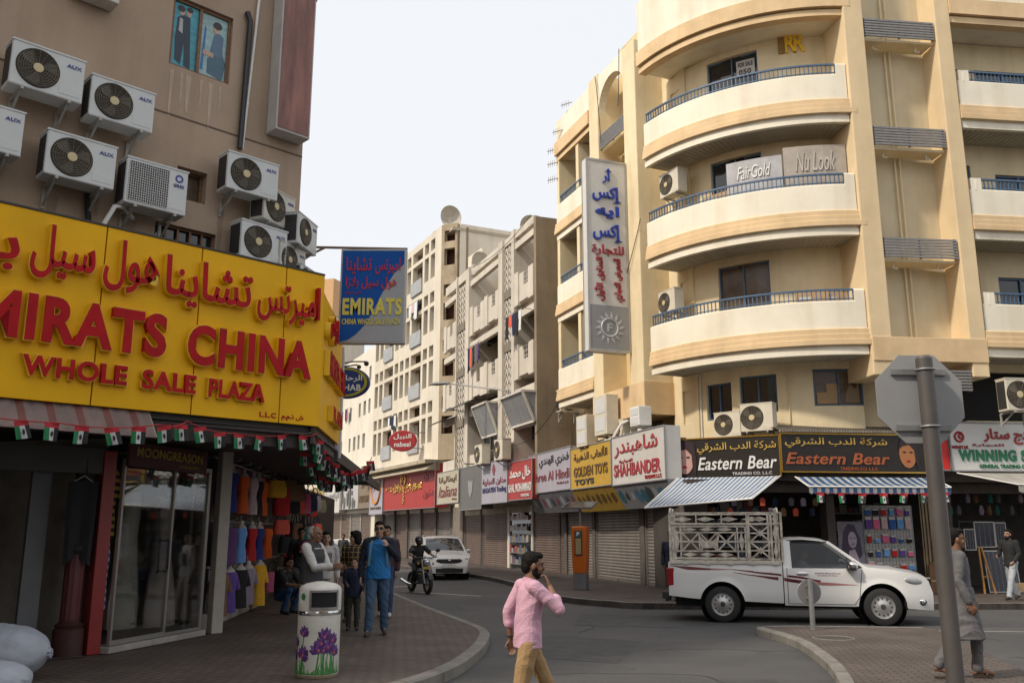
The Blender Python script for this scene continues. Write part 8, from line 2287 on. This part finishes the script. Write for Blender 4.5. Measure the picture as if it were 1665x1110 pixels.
# 4 -- old man in waistcoat
def vest(o, j, s, hp):
    pz = j['pel']
    rows = [((pz.x, pz.y, .92 * s), .196 * s, .152 * s), (tuple(j['waist']), .188 * s, .148 * s), (tuple(j['chest']), .208 * s, .152 * s), (tuple(j['chest'] + V3((0, .01, .1)) * s), .19 * s, .136 * s), (tuple(j['neck'] + V3((0, .02, -.055)) * s), .125 * s, .10 * s)]
    mesh_part(blob([('l', rows), ('c', [j['shL'] * .72 + j['shR'] * .28 + V3((0, 0, -.005)), j['shR'] * .72 + j['shL'] * .28 + V3((0, 0, -.005))], [.09 * s, .09 * s])], .008, 3, .005, 6, 4), 'waistcoat', cl('charcoal', (.045, .046, .05)), o)
person('grey-haired man in a dark waistcoat and white clothes reaching out past the litter bin', (-2.92, 13.4, .15), radians(72), 1.76,
       dict(elR=(-.21, -.17, 1.15), wrR=(-.16, -.40, 1.17), elL=(.21, -.16, 1.14), wrL=(.14, -.38, 1.15), chest=(0, -.02, 1.3), head=(0, -.04, 1.61)), skin='brown', hair='receding', hairm=HAIRG, shirt=cl('white', (.56, .54, .51)), trousers=cl('white2', (.54, .52, .49)), shoes=cl('blackshoe', (.02, .02, .02)), vox=.0075, hands=((.4, 1), (.35, 1)), extra=vest, hem=.84)
# 5 -- the boy
person('small boy in a navy top and dark trousers standing beside the man in blue', (-2.76, 16.1, .15), radians(8), 1.22,
       dict(head=(0, -.02, 1.60), elL=(.24, .02, 1.15), wrL=(.22, -.1, .95), elR=(-.22, -.05, 1.16), wrR=(-.18, -.22, 1.12)), yaw=radians(-12), skin='light', hair='buzz', shirt=cl('navy', (.010, .016, .045)), trousers=cl('olive', (.035, .035, .022)), shoes=cl('blackshoe', (.02, .02, .02)), vox=.0075, hem=.8, build=1.15)
# 6 -- woman in plaid
def plaid():
    m = M('garment_plaid', (.025, .018, .02), .85); t = m.node_tree; b = t.nodes['Principled BSDF']
    tc = t.nodes.new('ShaderNodeTexCoord'); prev = None
    sx = t.nodes.new('ShaderNodeSeparateXYZ'); t.links.new(tc.outputs['Object'], sx.inputs[0])
    mk_ = []
    for ax, n in (('X', 11), ('Z', 11)):
        mu = t.nodes.new('ShaderNodeMath'); mu.operation = 'MULTIPLY'; mu.inputs[1].default_value = n; t.links.new(sx.outputs[ax], mu.inputs[0])
        fr = t.nodes.new('ShaderNodeMath'); fr.operation = 'FRACT'; t.links.new(mu.outputs[0], fr.inputs[0])
        gt = t.nodes.new('ShaderNodeMath'); gt.operation = 'LESS_THAN'; gt.inputs[1].default_value = .16; t.links.new(fr.outputs[0], gt.inputs[0]); mk_.append(gt)
    mxm = t.nodes.new('ShaderNodeMath'); mxm.operation = 'MAXIMUM'; t.links.new(mk_[0].outputs[0], mxm.inputs[0]); t.links.new(mk_[1].outputs[0], mxm.inputs[1])
    mx = t.nodes.new('ShaderNodeMix'); mx.data_type = 'RGBA'; mx.inputs['A'].default_value = (.025, .015, .02, 1); mx.inputs['B'].default_value = (.3, .2, .05, 1); t.links.new(mxm.outputs[0], mx.inputs['Factor']); t.links.new(mx.outputs['Result'], b.inputs['Base Color'])
    return m
person('woman with curly dark hair and a dark plaid shirt looking aside behind the boy', (-3.03, 17.6, .15), radians(-5), 1.66, dict(knL=(.1, -.08, .5)), yaw=radians(-50), skin='light', hair='curly', shirt=plaid(), trousers=cl('darkjeans', (.02, .03, .06)), shoes=cl('blackshoe', (.02, .02, .02)), vox=.009, collar=False)
# 7 -- person following the man in blue
person('person in dark clothes and jeans walking close behind the man in blue', (-2.55, 18.6, .15), radians(0), 1.78, dict(knL=(.1, -.1, .5), anL=(.1, -.08, .09), anR=(-.1, .2, .1)), skin='mid', shirt=cl('darkred', (.05, .02, .025)), trousers=cl('jeans2', (.03, .05, .11)), shoes=cl('whiteshoe', (.5, .5, .5)), vox=.01)
# 8 -- pale printed shirt behind the old man
def printx(o, j, s, hp):
    a = MB(); a.box(-.1 * s, .1 * s, -.165 * s, -.155 * s, 1.12 * s, 1.36 * s); a.build('shirt_print', M('print_grey', (.2, .21, .2), .8, var=.6, scale=14), o)
person('person in a pale sweatshirt with a grey print walking behind the grey-haired man', (-3.38, 16.6, .15), radians(20), 1.66, dict(anL=(.1, -.1, .09), knL=(.1, -.1, .5)), skin='light', shirt=cl('palegrey', (.50, .46, .44)), trousers=cl('cream', (.42, .37, .31)), shoes=cl('blackshoe', (.02, .02, .02)), vox=.009, extra=printx)
# 9 -- dark suit with pink bag
def packx(o, j, s, hp):
    a = MB(); a.ball(V3((.12, -.2, 1.32)) * s, (.17, .12, .15), 12); a.build('pink_bundle', M('pink_check', (.42, .07, .2), .8, var=.6, scale=16), o)
person('person in a dark suit carrying a pink checked bundle by the arcade', (-4.85, 21, .15), radians(15), 1.75, dict(wrL=(.1, -.2, 1.2), elL=(.25, -.05, 1.15)), skin='brown', shirt=cl('darksuit', (.018, .018, .022)), trousers=cl('greytr', (.08, .08, .09)), shoes=cl('blackshoe', (.02, .02, .02)), vox=.01, extra=packx)
# 10 -- squatting figure by the display
person('person in dark top and jeans squatting by the clothes display', (-4.75, 19.3, .15), radians(60), 1.7, dict(pel=(0, .1, .38), waist=(0, .07, .56), chest=(0, .0, .74), neck=(0, -.06, .9), head=(0, -.1, 1.05), shL=(.185, -.03, .86), elL=(.2, -.25, .62), wrL=(.1, -.42, .6), shR=(-.185, -.03, .86), elR=(-.2, -.25, .62), wrR=(-.1, -.42, .6), hipL=(.1, .08, .36), knL=(.16, -.3, .5), anL=(.14, -.12, .08), hipR=(-.1, .08, .36), knR=(-.16, -.3, .5), anR=(-.14, -.12, .08)), skin='brown', shirt=cl('blacktop', (.015, .015, .017)), sleeve='short', trousers=cl('jeans3', (.02, .06, .14)), shoes=cl('blackshoe', (.02, .02, .02)), vox=.01, hem=.36)
# 11 -- rider
person('motorcycle rider in a dark helmet and black t-shirt', (-2.9, 28.24, 0), atan2(-.86, .42) + pi / 2, 1.76, dict(pel=(0, .0, .86), waist=(0, .0, 1.04), chest=(0, -.03, 1.22), neck=(0, -.06, 1.39), head=(0, -.09, 1.54), shL=(.19, -.05, 1.34), elL=(.34, -.22, 1.14), wrL=(.33, -.46, 1.10), shR=(-.19, -.05, 1.34), elR=(-.34, -.22, 1.14), wrR=(-.33, -.46, 1.10), hipL=(.1, 0, .84), knL=(.23, -.4, .66), anL=(.2, -.14, .34), hipR=(-.1, 0, .84), knR=(-.23, -.4, .66), anR=(-.2, -.14, .34)), skin='mid', hair='helmet', shirt=cl('blackt', (.014, .014, .015)), sleeve='short', trousers=cl('blacktr', (.016, .016, .018)), shoes=cl('blackshoe', (.02, .02, .02)), vox=.01, hem=.84)
# 12 -- driver in the cab
dl = mat_of(TR) @ V3((.12, -.34, 0))
person('driver in a pale shirt sitting at the wheel of the white pickup', (dl.x, dl.y, 0), TR.rotation_euler.z + pi / 2, 1.7, dict(pel=(0, .0, .78), waist=(0, .03, .93), chest=(0, .03, 1.08), neck=(0, .02, 1.24), head=(0, -.01, 1.4), shL=(.185, .02, 1.19), elL=(.25, -.2, 1.0), wrL=(.15, -.48, 1.05), shR=(-.185, .02, 1.19), elR=(-.25, -.2, 1.0), wrR=(-.1, -.48, 1.05), hipL=(.1, 0, .77), knL=(.12, -.42, .8), anL=(.12, -.6, .5), hipR=(-.1, 0, .77), knR=(-.12, -.42, .8), anR=(-.12, -.6, .5)), skin='brown', shirt=cl('driver', (.4, .4, .4)), trousers=cl('darktr', (.03, .03, .03)), vox=.011, hem=.8)
# 13 -- man half hidden by the tail of the pickup
person('person in dark navy standing behind the tail of the pickup', (3.98, 22.9, .15), radians(-30), 1.68, {}, skin='brown', shirt=cl('navy3', (.012, .016, .035)), trousers=cl('darktr', (.03, .03, .03)), shoes=cl('blackshoe', (.02, .02, .02)), vox=.011)
# 14 -- man at the right edge
person('man in a black sweater and pale jeans walking at the right edge of the photo', (12.55, 23.1, .15), radians(-62), 1.72, dict(elR=(-.27, -.02, 1.16), wrR=(-.2, -.22, 1.1), elL=(.24, .0, 1.14), wrL=(.2, -.15, .97), knL=(.1, -.22, .52), anL=(.1, -.36, .1), knR=(-.1, .08, .5), anR=(-.1, .3, .12), toeR=(-.1, .2, .03)), yaw=radians(10), skin='mid', shirt=cl('blacksw', (.013, .013, .014)), trousers=cl('palejeans', (.36, .39, .42)), shoes=cl('blackshoe', (.02, .02, .02)), beard=True, vox=.009, hem=.84)
# 15 -- far walkers
for k, (x, y, c, lab) in enumerate(((-8.5, 42.5, (.25, .25, .32), 'distant walker in a pale top beyond the parked cars'), (-8.05, 43.6, (.03, .03, .035), 'distant walker in black beyond the parked cars'), (-9.3, 44.5, (.2, .06, .05), 'distant walker in a dull red top beyond the parked cars'))):
    person(lab, (x, y, 0), radians(20 * k - 20), 1.72, dict(knL=(.1, -.12, .5), anL=(.1, -.1, .09)), skin='brown', shirt=cl('far%d' % k, c), trousers=cl('darktr', (.03, .03, .03)), shoes=cl('blackshoe', (.02, .02, .02)), vox=.02, group='walkers far down the street', wr=0)
bpy.data.scenes.remove(BENCH)
